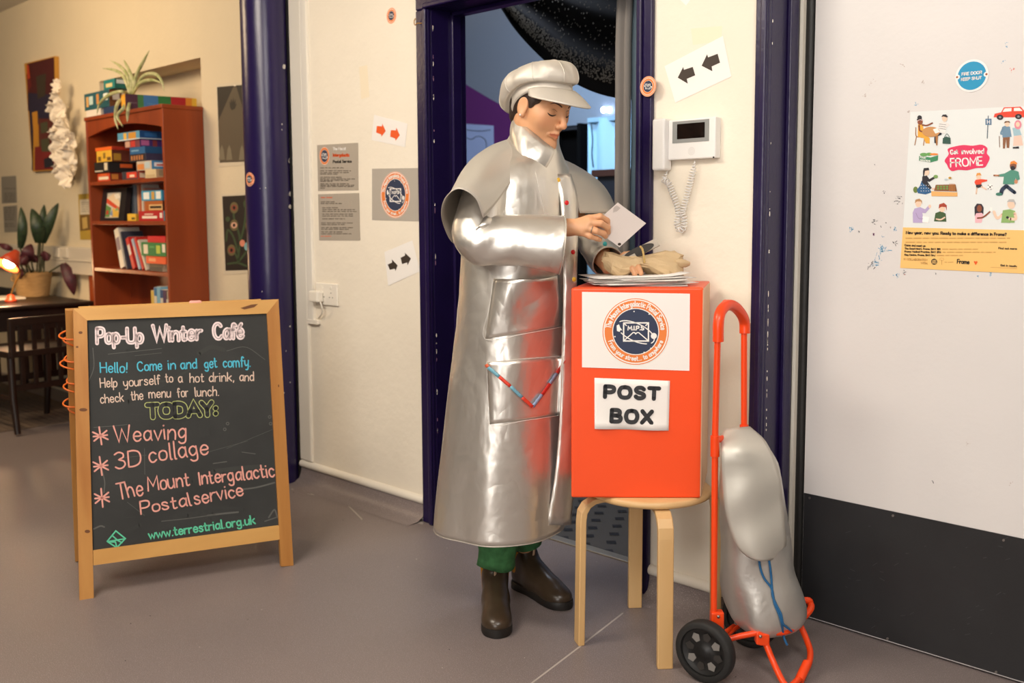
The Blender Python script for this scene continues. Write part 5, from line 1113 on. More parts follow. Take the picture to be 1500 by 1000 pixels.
# basket plant
mat('basket', 'a88658', .85, bump=.9, bscale=70, dist=.01, stretch=(.25, .25, 1)); mat('leaf_dark', '1c2a1c', .45, wood='2f4427', vscale=40); mat('leaf_plum', '3a1c24', .5, wood='5a2430', vscale=30); mat('stem', '4a4a30', .6); mat('soil', '2a2018', .9)
DL_ = 6.02
bc = pz(49, 434, dz); Db = bc.dot(B0)
PB = thing('potted_plant', bc, 'tall dark-leaved plant in a woven straw basket on the desk', 'plant')
hb = (pd(46, 402, Db) - pd(46, 437, Db)).length; rb1 = (pd(73, 402, Db) - pd(20, 402, Db)).length / 2; rb0 = rb1 * .8
prof = [(0, .001)] + [(rb0 + (rb1 - rb0) * t + (.0025 if i % 2 else 0), hb * t) for i, t in enumerate([k / 22 for k in range(23)])] + [(rb1 - .012, hb), (rb1 - .016, hb - .02), (0, hb - .02)]
m = MB(); m.lathe(prof, bc, 'basket', 36); m.build('basket', PB)
m = MB(); P = pd(25, 408, Db - .02); m.tube([P + A0 * .02 * math.cos(t) + ZZ * .018 * math.sin(t) + A0 * -.02 for t in [k * .5 for k in range(13)]], .006, 'basket', 8); m.build('basket_handle', PB)
m = MB(); m.lathe([(0, hb - .018), (rb1 - .017, hb - .018)], bc, 'soil', 24); m.build('soil', PB)
zq = lambda X, Y, dd=0.0: pd(X * .24, 240 + Y * .24, Db - .05 + dd)
def leaf(base, tip, w, mt, root=None, dd=0.0, bend=0.0):
    b_, t_ = Vector((*base, 0)), Vector((*tip, 0)); pr_ = Vector((-(t_ - b_).y, (t_ - b_).x, 0)) * bend
    path = [zq(*(b_ + (t_ - b_) * k + pr_ * math.sin(math.pi * k)).xy, dd - .04 * math.sin(math.pi * k)) for k in (0, .25, .5, .75, 1)]
    m = MB(); blade(m, path, w * .24 / F * Db * 1.25, mt, tip=.1, cup=.25); lf = m.build('leaf', PB, solid=.001)
    if root: m = MB(); m.tube(catmull([zq(*root, 0), zq((root[0] + base[0]) / 2, (root[1] + base[1]) / 2, dd), zq(*base, dd)], 5), .006, 'stem', 8); m.build('stem', lf)
leaf((124, 515), (127, 262), 44, 'leaf_dark', (170, 660), -.05, .05); leaf((236, 482), (193, 272), 62, 'leaf_dark', (225, 660), 0, .06); leaf((246, 470), (270, 248), 40, 'leaf_dark', (240, 660), .06); leaf((262, 482), (357, 238), 50, 'leaf_dark', (250, 660), .02, -.04)
leaf((150, 600), (190, 488), 58, 'leaf_plum', (195, 660), -.05); leaf((170, 610), (108, 560), 50, 'leaf_plum', (190, 660), -.08); leaf((190, 590), (228, 560), 44, 'leaf_plum', (205, 660), -.02); leaf((255, 570), (312, 560), 44, 'leaf_plum', (270, 660), .0); leaf((268, 575), (272, 530), 34, 'leaf_plum', (268, 660), .03); leaf((384, 608), (452, 800), 56, 'leaf_plum', (300, 660), -.02, -.05); leaf((75, 522), (-10, 488), 30, 'leaf_plum', (150, 660), -.06); leaf((120, 700), (132, 640), 26, 'leaf_plum', (160, 660), -.12)
# desk lamp
mat('lamp_red', 'b8401f', .35); mat('bulb', 'fff0d0', .4, emit=40)
lb = pz(16, 442, dz); Dl = lb.dot(B0) - .0
LP = thing('desk_lamp', lb, 'lit orange-red desk lamp leaning over the left end of the desk', 'lamp')
m = MB(); m.lathe([(0, 0), (.036, 0), (.038, .012), (.026, .02), (.02, .045), (0, .05)], lb, 'lamp_red', 24); m.build('base', LP)
m = MB(); m.tube(catmull([lb + ZZ * .04, pd(22, 415, Dl), pd(29, 400, Dl - .02), pd(26, 388, Dl - .04), pd(24, 372, Dl - .05)], 6), .006, 'brass', 10); m.build('arm', LP)
ap, op = pd(25, 368, Dl - .05), pd(11, 389, Dl - .12); axl = (op - ap).normalized(); Ls = (op - ap).length
m = MB(); m.lathe([(.0, 0), (.02, 0), (.03, Ls * .2), (.05, Ls * .5), (.07, Ls), (.0685, Ls), (.048, Ls * .5), (.028, Ls * .22), (0, .004)], ap, 'lamp_red', 30, axl); m.build('shade', LP)
m = MB(); m.ell(ap + axl * Ls * .78, (.036, .036), 'bulb', 18); m.build('bulb', LP)
d = bpy.data.lights.new('lamp_glow', 'POINT'); d.energy = 5; d.color = (1, .62, .3); d.shadow_soft_size = .03; o = bpy.data.objects.new('lamp_glow', d); COL.objects.link(o); o.location = ap + axl * (Ls + .03)
P = pz(2, 438, dz); m = MB(); m.box(P.x - .16, P.x + .1, P.y - .1, P.y + .12, dz + .0005, dz + .012, flat('e4dccf').name); tag(m.build('paper_pad'), 'white pad of paper on the desk under the lamp', 'paper')
P = pz(-4, 432, dz); m = MB(); m.box(P.x - .17, P.x + .10, P.y + .05, P.y + .07, dz + .0005, dz + .05, flat('1a1a1c').name); tag(m.build('document_tray', bevel=.003), 'low black tray on the desk behind the lamp', 'tray')
# ------------------------------------------------------------------ things in the inner room
mat('curtain_blue', '7d94a2', .85, wood='93a5ad', vscale=3, stretch=(1, 1, .1)); mat('curtain_taupe', '8b8580', .85); mat('net_black', '080809', .95, spec=.08); mat('net_fleck', '3a352f', .8)
# hanging curtain at the right jamb
def folds(xs, Y0, amp, n, zt, zb, mt, gather):
    m = MB(); rows = []
    for j in range(21):
        t = j / 20; z = zt + (zb - zt) * t; row = []
        for i in range(n * 8 + 1):
            u = i / (n * 8); x = xs[0](t) + (xs[1](t) - xs[0](t)) * u
            row.append(Vector((x, Y0 + amp * math.sin(u * n * 2 * math.pi + .5 * math.sin(3 * t)) * (1 - .3 * t), z)))
        rows.append(row)
    m.grid(rows, mt); return m
xr_ = dr1 - .012
CU = thing('curtain', (xr_, YW + .28, .75), 'grey-blue curtain hanging just inside the right side of the doorway', 'curtain')
xa = lambda t: py_(917 - 17 * min(1, t * 2.3) ** .8, 60, YW + .27).x
folds((lambda t: xa(t), lambda t: xa(t) + .07), YW + .27, .014, 2, 2.75, .72, 'curtain_taupe', 0).build('lining', CU, solid=.003)
folds((lambda t: xa(t) + .055, lambda t: xr_ + .1), YW + .29, .022, 5, 2.75, .72, 'curtain_blue', 0).build('drape', CU, solid=.003)
m = MB(); m.tube([(xa(0) - 1.8, YW + .29, 2.77), (xr_ + .2, YW + .29, 2.77)], .012, 'net_black', 12); m.build('rail', CU)
# black netting swag
YS = 3.25
NS = thing('netting_swag', py_(850, 100, YS), 'swag of flecked black netting slung across the top of the inner doorway', 'swag')
lo = [(735, 12), (752, 38), (772, 62), (798, 88), (826, 112), (858, 130), (890, 141), (925, 146)]; hi = [(728, -60), (760, -60), (795, -60), (825, -60), (850, -60), (880, -60), (910, -60), (935, -60)]
LO, HI = catmull([(x, y, 0) for x, y in lo], 5), catmull([(x, y, 0) for x, y in hi], 5)
def swag(t, u, l=0.0):
    k = min(len(LO) - 1.001, max(0, u * (len(LO) - 1))); i = int(k); k -= i; q = LO[i].lerp(LO[i + 1], k).lerp(HI[i].lerp(HI[i + 1], k), t); return py_(q.x, q.y, YS + .05 * math.sin(t * 16 + u * 2) + .16 * t - l)
m = MB(); m.grid([[swag(j / 24, i / 35) for i in range(36)] for j in range(25)], 'net_black'); m.build('net', NS, solid=.004)
m = MB(); rs = random.Random(4)
for _ in range(1500):
    u = rs.random(); t = rs.choice((rs.uniform(.10, .26), rs.uniform(.10, .26), rs.uniform(.1, .95)))
    p = swag(t, u, .012); s_ = rs.uniform(.003, .0055); m.add([p + Vector((s_, 0, 0)), p + ZZ * s_, p - Vector((s_, 0, 0)), p - ZZ * s_], [(0, 1, 2, 3)], 'net_fleck')
tag(m.build('flecks', NS), kind='stuff')
# drawing on the wall
r = thing('drawing', py_(700, 235, YI - .01), 'white sheet with a looping black line drawn on it, on the purple wall', 'drawing'); fI = ymap(YI - .004)
m = MB(); m.prism([fI(*q) for q in ((660, 180), (723, 184), (724, 250), (660, 250))], NY * .004, flat('9fb0d8').name); m.build('paper', r)
m = MB()
for pts in ([(680, 189), (690, 191), (705, 192), (718, 190)], [(680, 200), (690, 204), (698, 200), (706, 201), (712, 208), (712, 225)]): m.stroke(fI, [(p.x, p.y) for p in catmull([(x, y, 0) for x, y in pts], 6)], .8, 'ink_black', .006)
m.build('drawn_line', r)
# shelving, pale blue screen, table, fairy lights
a, b = py_(806, 220, YI - .14), py_(850, 220, YI - .14); zt3 = py_(840, 181, YI - .14).z
r = thing('storage_rack', ((a.x + b.x) / 2, YI - .2, 0), 'dark storage rack standing against the far inner wall', 'rack')
m = MB(); m.box(a.x, a.x + .03, YI - .14, YI - .02, 0, zt3, 'net_black'); m.box(b.x - .03, b.x, YI - .14, YI - .02, 0, zt3, 'net_black'); m.build('frame', r)
m = MB(); m.box(a.x + .03, b.x - .03, YI - .04, YI - .02, 0, zt3, 'net_black'); m.build('back', r)
for k in range(6):
    z = zt3 - .02 - k * .3; m = MB(); m.box(a.x + .03, b.x - .03, YI - .13, YI - .04, z - .02, z, flat('1c1c22').name); m.build('shelf', r)
a, b = py_(861, 220, YI - .12), py_(960, 220, YI - .12)
m = MB(); rows = [[Vector((a.x + (b.x - a.x) * u, YI - .12 + .02 * math.sin(u * 19), z)) for u in [i / 40 for i in range(41)]] for z in (0.3, zt3 + .02)]
m.grid(rows, mat('screen_blue', '8fb4cc', .8).name); m.box(a.x, b.x, YI - .125, YI - .001, zt3 + .0, zt3 + .03, 'screen_blue'); SB = tag(m.build('hanging_sheet', solid=.004), 'pale blue sheet hanging lit up at the back of the inner room', 'sheet')
m = MB(); m.tube(catmull([py_(866, 181, YI - .135), py_(868, 205, YI - .145), py_(867, 225, YI - .145), py_(869, 245, YI - .145)], 5), .004, 'net_black', 6); tag(m.build('hanging_cable'), 'thin black cable hanging down the pale blue sheet', 'cable')
q = py_(866, 249, YI - .9); q2 = py_(930, 249, YI - .9)
r = thing('side_table', (q.x + .4, YI - .7, 0), 'brown-topped table in front of the pale blue sheet', 'table'); m = MB(); m.box(q.x, q2.x, YI - .9, YI - .35, q.z - .04, q.z, flat('3a2018').name); m.build('table_top', r, bevel=.004)
m = MB(); m.box(q.x + .03, q2.x - .03, YI - .88, YI - .37, .0, q.z - .04, flat('141a26').name); m.build('dark_base', r)  # plain dark block filling the space below the table top
mat('fairy', 'dfeaff', .4, emit=9)
for x, lab in ((884, 'tiny bright light on the inner wall, left of a pair'), (892.5, 'tiny bright light on the inner wall, right of a pair')):
    P = py_(x, 161, YI - .02); m = MB(); m.ell(P, (.018, .02), 'fairy', 12); m.tube([P, P + Vector((0, .02, 0))], .01, 'net_black', 8); tag(m.build('spotlight'), lab, 'light', 'pair of tiny wall lights')
# ------------------------------------------------------------------ smooth solids: signed distance field -> one continuous surface
class Field:
    def __init__(s): s.p = []
    def cap(s, a, b, ra, rb, k=.01, cut=False):
        a, b = np.array(a, float), np.array(b, float); c = (a + b) / 2; R = np.linalg.norm(b - a) / 2 + max(ra, rb)
        def f(P):
            ba = b - a; pa = P - a; h = np.clip(pa @ ba / max(ba @ ba, 1e-12), 0, 1)
            return np.linalg.norm(pa - h[:, None] * ba, axis=1) - (ra + (rb - ra) * h)
        s.p.append((f, c, R, k, cut))
    def sph(s, c, r, k=.01, cut=False): s.cap(c, np.array(c, float) + 1e-5, r, r, k, cut)
    def ell(s, c, r, M=None, k=.01, cut=False):
        c = np.array(c, float); r = np.array(r, float); Rm = np.array(M if M is not None else np.eye(3), float)
        def f(P):
            q = (P - c) @ Rm; k0 = np.linalg.norm(q / r, axis=1); k1 = np.linalg.norm(q / (r * r), axis=1)
            return np.where(k1 > 1e-9, k0 * (k0 - 1) / np.maximum(k1, 1e-9), -r.min())
        s.p.append((f, c, r.max(), k, cut))
    def half(s, n, d, k=.004):                 # keep the side n.x < d
        n = np.array(n, float); s.p.append((lambda P: d - P @ n, None, 0, k, True))
    def ev(s, P, prims=None):
        d = np.full(len(P), 9.0)
        for f, c, R, k, cut in (s.p if prims is None else prims):
            e = f(P)
            if cut:
                h = np.maximum(k - np.abs(d + e), 0) / k; d = np.maximum(d, -e) + h * h * k / 4
            else:
                h = np.maximum(k - np.abs(d - e), 0) / k; d = np.minimum(d, e) - h * h * k / 4
        return d
    def mesh(s, res, n=24):
        lo = np.min([c - R for f, c, R, k, q in s.p if c is not None and not q], axis=0) - .01
        hi = np.max([c + R for f, c, R, k, q in s.p if c is not None and not q], axis=0) + .01
        nb = np.ceil((hi - lo) / (res * n)).astype(int); half = res * n * .87 + .012
        g = np.stack(np.meshgrid(*[np.arange(i) for i in nb], indexing='ij'), -1).reshape(-1, 3)
        cen = lo + (g + .5) * res * n; dc = s.ev(cen); act = g[np.abs(dc) < half]
        off = np.stack(np.meshgrid(*[np.arange(n + 1)] * 3, indexing='ij'), -1).reshape(-1, 3)
        NX_ = nb[0] * n + 2; NY_ = nb[1] * n + 2; key = lambda i: (i[:, 2] * NY_ + i[:, 1]) * NX_ + i[:, 0]
        VK, VP, QK = [], [], []
        for b in act:
            o = b * n; bc_ = lo + (o + n / 2) * res; pr_ = [q for q in s.p if q[1] is None or np.linalg.norm(q[1] - bc_) < q[2] + half + .03]
            if not [q for q in pr_ if not q[4]]: continue
            V = s.ev(lo + (o + off) * res, pr_).reshape((n + 1,) * 3); I = V < 0
            if I.all() or not I.any(): continue
            S = sum(I[i:n + i, j:n + j, k:n + k].astype(int) for i in (0, 1) for j in (0, 1) for k in (0, 1))
            ci = np.argwhere((S > 0) & (S < 8))
            if not len(ci): continue
            acc = np.zeros((len(ci), 3)); cnt = np.zeros(len(ci))
            for ax in range(3):
                for u in (0, 1):
                    for v in (0, 1):
                        d0 = [0, 0, 0]; oth = [k for k in range(3) if k != ax]; d0[oth[0]] = u; d0[oth[1]] = v; d1 = list(d0); d1[ax] = 1
                        a_ = V[tuple((ci + d0).T)]; b_ = V[tuple((ci + d1).T)]; cr = (a_ < 0) != (b_ < 0)
                        t = np.where(cr, a_ / np.where(cr, a_ - b_, 1), 0); p = ci + np.array(d0, float); p[:, ax] += t
                        acc += np.where(cr[:, None], p, 0); cnt += cr
            VK.append(key(ci + o)); VP.append(lo + (acc / cnt[:, None] + o) * res)
            for ax in range(3):
                e0, e1 = [k for k in range(3) if k != ax]; sl0 = [slice(0, n)] * 3; sl1 = [slice(0, n)] * 3; sl1[ax] = slice(1, n + 1)
                A_, B_ = I[tuple(sl0)], I[tuple(sl1)]
                ed = np.argwhere(A_ != B_) + o
                if not len(ed): continue
                ins = A_[A_ != B_]; q = []
                for du, dv in ((0, 0), (1, 0), (1, 1), (0, 1)):
                    e = ed.copy(); e[:, e0] -= du; e[:, e1] -= dv; q.append(key(e))
                q = np.stack(q, 1); fl2 = ins if ax != 1 else ~ins
                q[~fl2] = q[~fl2][:, ::-1]; QK.append(q)
        VK, VP, QK = np.concatenate(VK), np.concatenate(VP), np.concatenate(QK)
        uk, ix = np.unique(VK, return_index=True); pos = np.searchsorted(uk, QK); pos = np.clip(pos, 0, len(uk) - 1)
        ok = (uk[pos] == QK).all(1); return VP[ix], pos[ok]
def field_obj(name, F_, res, mt, parent, tint=None):
    V, Q = F_.mesh(res); inv = np.array(wm(parent).inverted()) if parent is not None else np.eye(4)
    V2 = V @ inv[:3, :3].T + inv[:3, 3]; me = bpy.data.meshes.new(name)
    me.vertices.add(len(V2)); me.vertices.foreach_set('co', V2.astype('f').ravel())
    me.loops.add(len(Q) * 4); me.loops.foreach_set('vertex_index', Q.astype('i').ravel())
    me.polygons.add(len(Q)); me.polygons.foreach_set('loop_start', np.arange(len(Q), dtype='i') * 4)
    me.update(calc_edges=True); me.polygons.foreach_set('use_smooth', np.ones(len(Q), bool)); me.materials.append(MATS[mt])
    if tint is not None:
        at = me.color_attributes.new('tint', 'FLOAT_COLOR', 'POINT'); c = np.ones((len(V), 4), 'f'); c[:, :3] = tint(V); at.data.foreach_set('color', c.ravel())
    o = bpy.data.objects.new(name, me); COL.objects.link(o)
    if parent is not None: o.parent = parent
    return o

# ------------------------------------------------------------------ the person
PD = 3.0
def p3(x, y, b=0.0): return pd(x, y, PD + b)
def nv(v): return np.array(v, float)
PSI = math.radians(30)
FA = A0 * math.cos(PSI) - B0 * math.sin(PSI); SR = -(A0 * math.sin(PSI) + B0 * math.cos(PSI))      # facing, and her right side
pg = pz(748, 890)
PE = thing('person', pg, 'person in long silver caped coat and silver cap, looking down at a card she holds', 'person')
mat('hair_dark', '2c1d16', .5, bump=.6, bscale=220, dist=.003, stretch=(1, 1, .3))
sk = mat('skin', 'd79f7c', .48, bump=.05, bscale=350, dist=.001, sub=.12)
nt = sk.node_tree; b_ = nt.nodes['Principled BSDF']; at_n = nt.nodes.new('ShaderNodeVertexColor'); at_n.layer_name = 'tint'
mx_ = nt.nodes.new('ShaderNodeMix'); mx_.data_type = 'RGBA'; mx_.blend_type = 'MULTIPLY'; mx_.inputs[0].default_value = 1; mx_.inputs[6].default_value = (*lin('d39d74'), 1)
nt.links.new(at_n.outputs[0], mx_.inputs[7]); nt.links.new(mx_.outputs[2], b_.inputs['Base Color'])
# head frame
PITCH = math.radians(21)
PH = math.radians(42); FH = A0 * math.cos(PH) - B0 * math.sin(PH); HY = A0 * math.sin(PH) + B0 * math.cos(PH)
HO = p3(791, 157, -.03); HX = FH * math.cos(PITCH) - ZZ * math.sin(PITCH); HZ = HX.cross(HY)
HM = np.array([HX, HY, HZ], float).T
def h(x, y, z): return nv(HO) + HM @ np.array((x, y, z), float)
B = Field()
B.ell(h(-.012, 0, .040), (.095, .074, .085), HM, .01)
B.ell(h(.028, 0, -.022), (.057, .060, .083), HM, .03)
for s_ in (-1, 1):
    B.cap(h(-.008, .050 * s_, -.046), h(.062, .016 * s_, -.091), .017, .015, .028)
    B.sph(h(.050, .043 * s_, -.017), .020, .03)
    B.cap(h(.079, .012 * s_, .028), h(.060, .044 * s_, .027), .010, .010, .016)
B.sph(h(.072, 0, -.096), .017, .022)
for s_ in (-1, 1): B.sph(h(.092, .033 * s_, .008), .0135, .014, True)
for s_ in (-1, 1):
    B.ell(h(.0665, .033 * s_, .0075), (.0145, .0155, .0115), HM, .005)
B.cap(h(.082, 0, .022), h(.104, 0, -.021), .0065, .0085, .014); B.sph(h(.1055, 0, -.026), .0088, .006)
for s_ in (-1, 1):
    B.sph(h(.094, .0105 * s_, -.031), .0072, .006)
B.cap(h(.088, 0, -.035), h(.087, 0, -.05), .006, .006, .012)
for s_ in (-1, 1):
    B.cap(h(.0895, .003 * s_, -.0535), h(.077, .022 * s_, -.0575), .0052, .003, .006)
    B.cap(h(.0875, .0 * s_, -.0635), h(.076, .020 * s_, -.0605), .0060, .003, .006)
    B.cap(h(.095, .001 * s_, -.0585), h(.080, .024 * s_, -.0588), .0012, .0010, .003, True)
    B.ell(h(-.002, .074 * s_, -.002), (.019, .007, .030), HM, .006)
    B.ell(h(.002, .082 * s_, .003), (.011, .006, .018), HM, .006, True)
    B.sph(h(.004, .074 * s_, -.026), .0085, .005)
B.cap(h(-.022, 0, -.055), nv(p3(776, 232, 0)), .051, .055, .03)
# trunk, arms, legs (under the clothes)
Sr, Sl = p3(718, 258, -.12), p3(830, 276, .11)
B.cap(nv(p3(778, 225, 0)), nv(p3(765, 280, 0)), .055, .075, .03); B.cap(nv(Sr), nv(Sl), .036, .032, .03); B.cap(nv(p3(765, 280, 0)), nv(p3(752, 545, 0)), .085, .085, .03)
Er, Wr = p3(703, 350, -.215), p3(828, 333, -.225)
B.cap(nv(Sr), nv(Er), .043, .038, .02); B.cap(nv(Er), nv(Wr), .037, .0235, .015)
El, Wl = p3(872, 362, .07), p3(893, 391, -.02)
B.cap(nv(Sl), nv(El), .034, .036, .02); B.cap(nv(El), nv(Wl), .035, .024, .015)
hr, tr = pz(725, 884), pz(729, 941); hl, tl = pz(757, 857), pz(813, 884)
fr1, fl1 = (tr - hr).normalized(), (tl - hl).normalized()
ar_, al_ = hr + fr1 * .045 + ZZ * .1, hl + fl1 * .045 + ZZ * .1
for hp_, an in ((p3(742, 560, -.06), ar_), (p3(768, 560, .06), al_)):
    kn = (Vector(hp_) + an) / 2; B.cap(nv(hp_), nv(kn), .07, .048, .03); B.cap(nv(kn), nv(an), .046, .030, .02)
# right hand
def hand(W_, fingers, thumb, k=.009):
    for j, f_ in enumerate(fingers):
        P = [nv(p3(*q)) for q in f_]
        B.cap(W_, P[0], .0165, .0115, .012)
        rs_ = (.0100, .0092, .0084, .0074) if j < 3 else (.0088, .0080, .0072, .0064)
        for i in range(3): B.cap(P[i], P[i + 1], rs_[i], rs_[i + 1], .003)
    P = [nv(p3(*q)) for q in thumb]; B.cap(W_, P[0], .018, .0145, .012)
    for i in range(len(P) - 1): B.cap(P[i], P[i + 1], .0125 - .002 * i, .0105 - .0015 * i, .004)
RH = [[(863, 320, -.238), (879, 317, -.240), (889, 323, -.226), (891, 331, -.215)], [(864, 326, -.248), (880, 327, -.255), (890, 333, -.240), (891, 340, -.224)], [(859, 334, -.250), (873, 338, -.258), (884, 342, -.244), (887, 346, -.228)], [(852, 340, -.245), (864, 346, -.252), (874, 349, -.242), (879, 351, -.230)]]
hand(nv(p3(834, 333, -.228)), RH, [(842, 337, -.205), (862, 338, -.19), (877, 335, -.193), (887, 332, -.199)])
LH = [[(912, 386, -.09), (921, 387, -.145), (926, 393, -.178), (930, 401, -.186)], [(918, 384, -.10), (929, 385, -.15), (935, 391, -.18), (939, 400, -.19)], [(908, 390, -.08), (914, 395, -.12), (918, 400, -.135), (921, 404, -.13)], [(903, 392, -.07), (908, 397, -.10), (911, 401, -.115), (914, 405, -.11)]]
hand(nv(p3(894, 392, -.03)), LH, [(902, 384, -.06), (915, 374, -.06), (930, 370, -.075), (942, 369, -.09)])
def tint(V):
    L = (V - nv(HO)) @ HM; c = np.ones((len(V), 3)); x, y, z = L.T; face = x > .06
    lip = face & (np.abs(y) < .0215) & (z < -.0515 - .12 * np.abs(y)) & (z > -.0675 + .34 * np.abs(y)) & (x > .074)
    w = lip.astype(float)[:, None]; c = c * (1 - w) + np.array((.76, .46, .42)) * w
    ck = np.exp(-(((x - .06) / .03) ** 2 + ((np.abs(y) - .042) / .018) ** 2 + ((z + .02) / .02) ** 2))[:, None]; c = c * (1 - .12 * ck * np.array((0, 1, .9)))
    nz = np.exp(-(((x - .108) / .02) ** 2 + (y / .015) ** 2 + ((z + .026) / .015) ** 2))[:, None]; c = c * (1 - .10 * nz * np.array((0, 1, .9)))
    return c
BODY = field_obj('body', B, .0023, 'skin', PE, tint)
bvb = BVHTree.FromObject(BODY, bpy.context.evaluated_depsgraph_get()) if False else BVHTree.FromPolygons([wm(PE) @ v.co for v in BODY.data.vertices], [tuple(p.vertices) for p in BODY.data.polygons])
def onhead(y, z, lift=.0008):                  # onto the face from in front
    o = Vector(h(.2, y, z)); r_ = bvb.ray_cast(o, -HX); return (r_[0] + r_[1].normalized() * lift) if r_[0] is not None else Vector(h(.08, y, z))
mat('lash', '1a1210', .6); mat('brow', '4a3022', .7)
for s_ in (-1, 1):
    m = MB(); m.tube(catmull([onhead(s_ * y, z, .0004) for y, z in ((.019, .0005), (.027, -.0035), (.034, -.0042), (.042, -.002), (.048, .002))], 5), [.0008 + .0013 * math.sin(math.pi * i / 20) for i in range(21)], 'lash', 6); m.build('eyelash', BODY)
    m = MB(); m.tube(catmull([onhead(s_ * y, z, .0002) for y, z in ((.014, .026), (.024, .031), (.036, .033), (.047, .028))], 5), [.0008 + .0016 * math.sin(math.pi * min(1, .25 + .75 * i / 15)) for i in range(16)], 'brow', 6); m.build('eyebrow', BODY)
    m = MB(); m.tube(catmull([onhead(s_ * y, z, .0001) for y, z in ((.018, .009), (.026, .0135), (.035, .0145), (.046, .009))], 5), .0005, 'brow', 5); m.build('eyelid_crease', BODY)
for s_ in (-1,):
    m = MB(); m.ell(h(.006, .0835 * s_, -.027), (.0032, .0032), mat('pearl', 'f0ebe4', .2).name, 12); m.build('earring', BODY)
P0_, P1_ = Vector(nv(p3(*RH[2][0]))), Vector(nv(p3(*RH[2][1]))); d_ = (P1_ - P0_).normalized(); c_ = P0_.lerp(P1_, .62); u_, w_ = basis(d_)
m = MB(); m.tube([c_ + (u_ * math.cos(t) + w_ * math.sin(t)) * .0101 for t in [2 * math.pi * i / 24 for i in range(24)]], .0012, 'steel', 8, closed=True); m.build('finger_ring', BODY)
# hair
Hf = Field(); Hf.ell(h(-.018, 0, .030), (.098, .079, .094), HM, .01)
for s_ in (-1, 1): Hf.ell(h(.026, .0665 * s_, .036), (.026, .008, .020), HM, .010); Hf.ell(h(.024, .0700 * s_, .014), (.008, .005, .018), HM, .008)
Hf.ell(h(-.052, 0, -.045), (.035, .050, .035), HM, .02)
Hf.ell(h(.085, 0, -.01), (.062, .075, .066), HM, .01, True)
for s_ in (-1, 1): Hf.ell(h(.002, .086 * s_, -.012), (.021, .022, .034), HM, .006, True); Hf.ell(h(.05, .075 * s_, -.045), (.055, .04, .05), HM, .006, True)
field_obj('hair', Hf, .0026, 'hair_dark', PE)

# ------------------------------------------------------------------ cap
def silver(name, hexc, rough, metal):          # crinkled silver cloth: broad dents and thin creases
    M = mat(name, hexc, rough, metal); nt = M.node_tree; N, L = nt.nodes, nt.links; b = N['Principled BSDF']
    tc = N.new('ShaderNodeTexCoord'); mp = N.new('ShaderNodeMapping'); L.new(tc.outputs['Object'], mp.inputs[0]); mp.inputs['Rotation'].default_value = (.3, .5, .2); mp.inputs['Scale'].default_value = (1, 1, .7)
    def nz(sc, dist=0.0, det=3.0):
        n = N.new('ShaderNodeTexNoise'); n.inputs['Scale'].default_value = sc; n.inputs['Detail'].default_value = det; n.inputs['Distortion'].default_value = dist; L.new(mp.outputs[0], n.inputs['Vector']); return n.outputs['Fac']
    def mth(op, a, b_=None, v=None):
        m_ = N.new('ShaderNodeMath'); m_.operation = op; L.new(a, m_.inputs[0])
        if b_ is not None: L.new(b_, m_.inputs[1])
        elif v is not None: m_.inputs[1].default_value = v
        return m_.outputs[0]
    def crease(sc, dist, k):                   # thin ridges where the noise crosses its middle
        a = mth('ABSOLUTE', mth('SUBTRACT', nz(sc, dist, 2.0), v=.5)); a = mth('MULTIPLY', a, v=k); a = mth('MINIMUM', a, v=1.0); return mth('SUBTRACT', mth('MULTIPLY', a, v=0) if False else a, v=0.0)
    hgt = mth('ADD', mth('MULTIPLY', nz(6.0, .3), v=1.35), mth('MULTIPLY', crease(4.0, .3, 9.0), v=.13))
    hgt = mth('ADD', hgt, mth('MULTIPLY', crease(11.0, .25, 7.0), v=.065)); hgt = mth('ADD', hgt, mth('MULTIPLY', nz(60.0), v=.02))
    bp = N.new('ShaderNodeBump'); bp.inputs['Strength'].default_value = .55; bp.inputs['Distance'].default_value = .022
    L.new(hgt, bp.inputs['Height']); L.new(bp.outputs[0], b.inputs['Normal']); return M
silver('silver_cloth', 'e6e2da', .36, .86); mat('silver_matte', 'cbc6bc', .46, .5, bump=.06, bscale=40, dist=.003); mat('silver_cap', 'cdc6bb', .54, .42, bump=.2, bscale=30, dist=.006)
HT = math.radians(-14); CXv = FH * math.cos(HT) - ZZ * math.sin(HT); CZv = CXv.cross(HY); CO = Vector(h(.004, 0, .015))
def hc(x, y, z): return CO + CXv * x + HY * y + CZv * z
def zo(t, w=1.0): return w * (.032 * math.sin(t) ** 2 - .018 * (1 - math.cos(t)) / 2)
def capring(r, z, sh=0.0, crease=0.0, n=64, sag=0.0, w=1.0):
    out = []
    for i in range(n):
        t = 2 * math.pi * i / n; k = r * (1 - crease * abs(math.cos(4 * t + .4)) ** 30 + (.016 * math.sin(5 * t + z * 70) + .010 * math.sin(9 * t - z * 90) if crease else 0))
        out.append(hc(.101 * k * math.cos(t) + sh, .083 * k * math.sin(t), z + sag * math.cos(t) + zo(t, w)))
    return out
HATo = MB(); prof = [(.99, .016, 0, 0, 1), (1.0, .020, 0, 0, 1), (1.05, .021, -.001, .008, 1), (1.16, .019, -.003, .03, .95), (1.25, .027, -.004, .05, .85), (1.285, .042, -.004, .06, .65), (1.25, .062, -.002, .06, .45), (1.13, .081, .0, .06, .3), (.92, .094, .002, .05, .2), (.62, .102, .002, .05, .1), (.32, .1055, .001, .04, .05), (.05, .1065, 0, 0, 0)]
rr_ = [capring(a, b, c, d, 64, 0, w) for a, b, c, d, w in prof]; rr_ = [list(z) for z in zip(*[catmull([R_[j] for R_ in rr_], 3) for j in range(64)])]
HATo.loft(rr_, 'silver_cap', False, True); HAT = HATo.build('cap', PE)
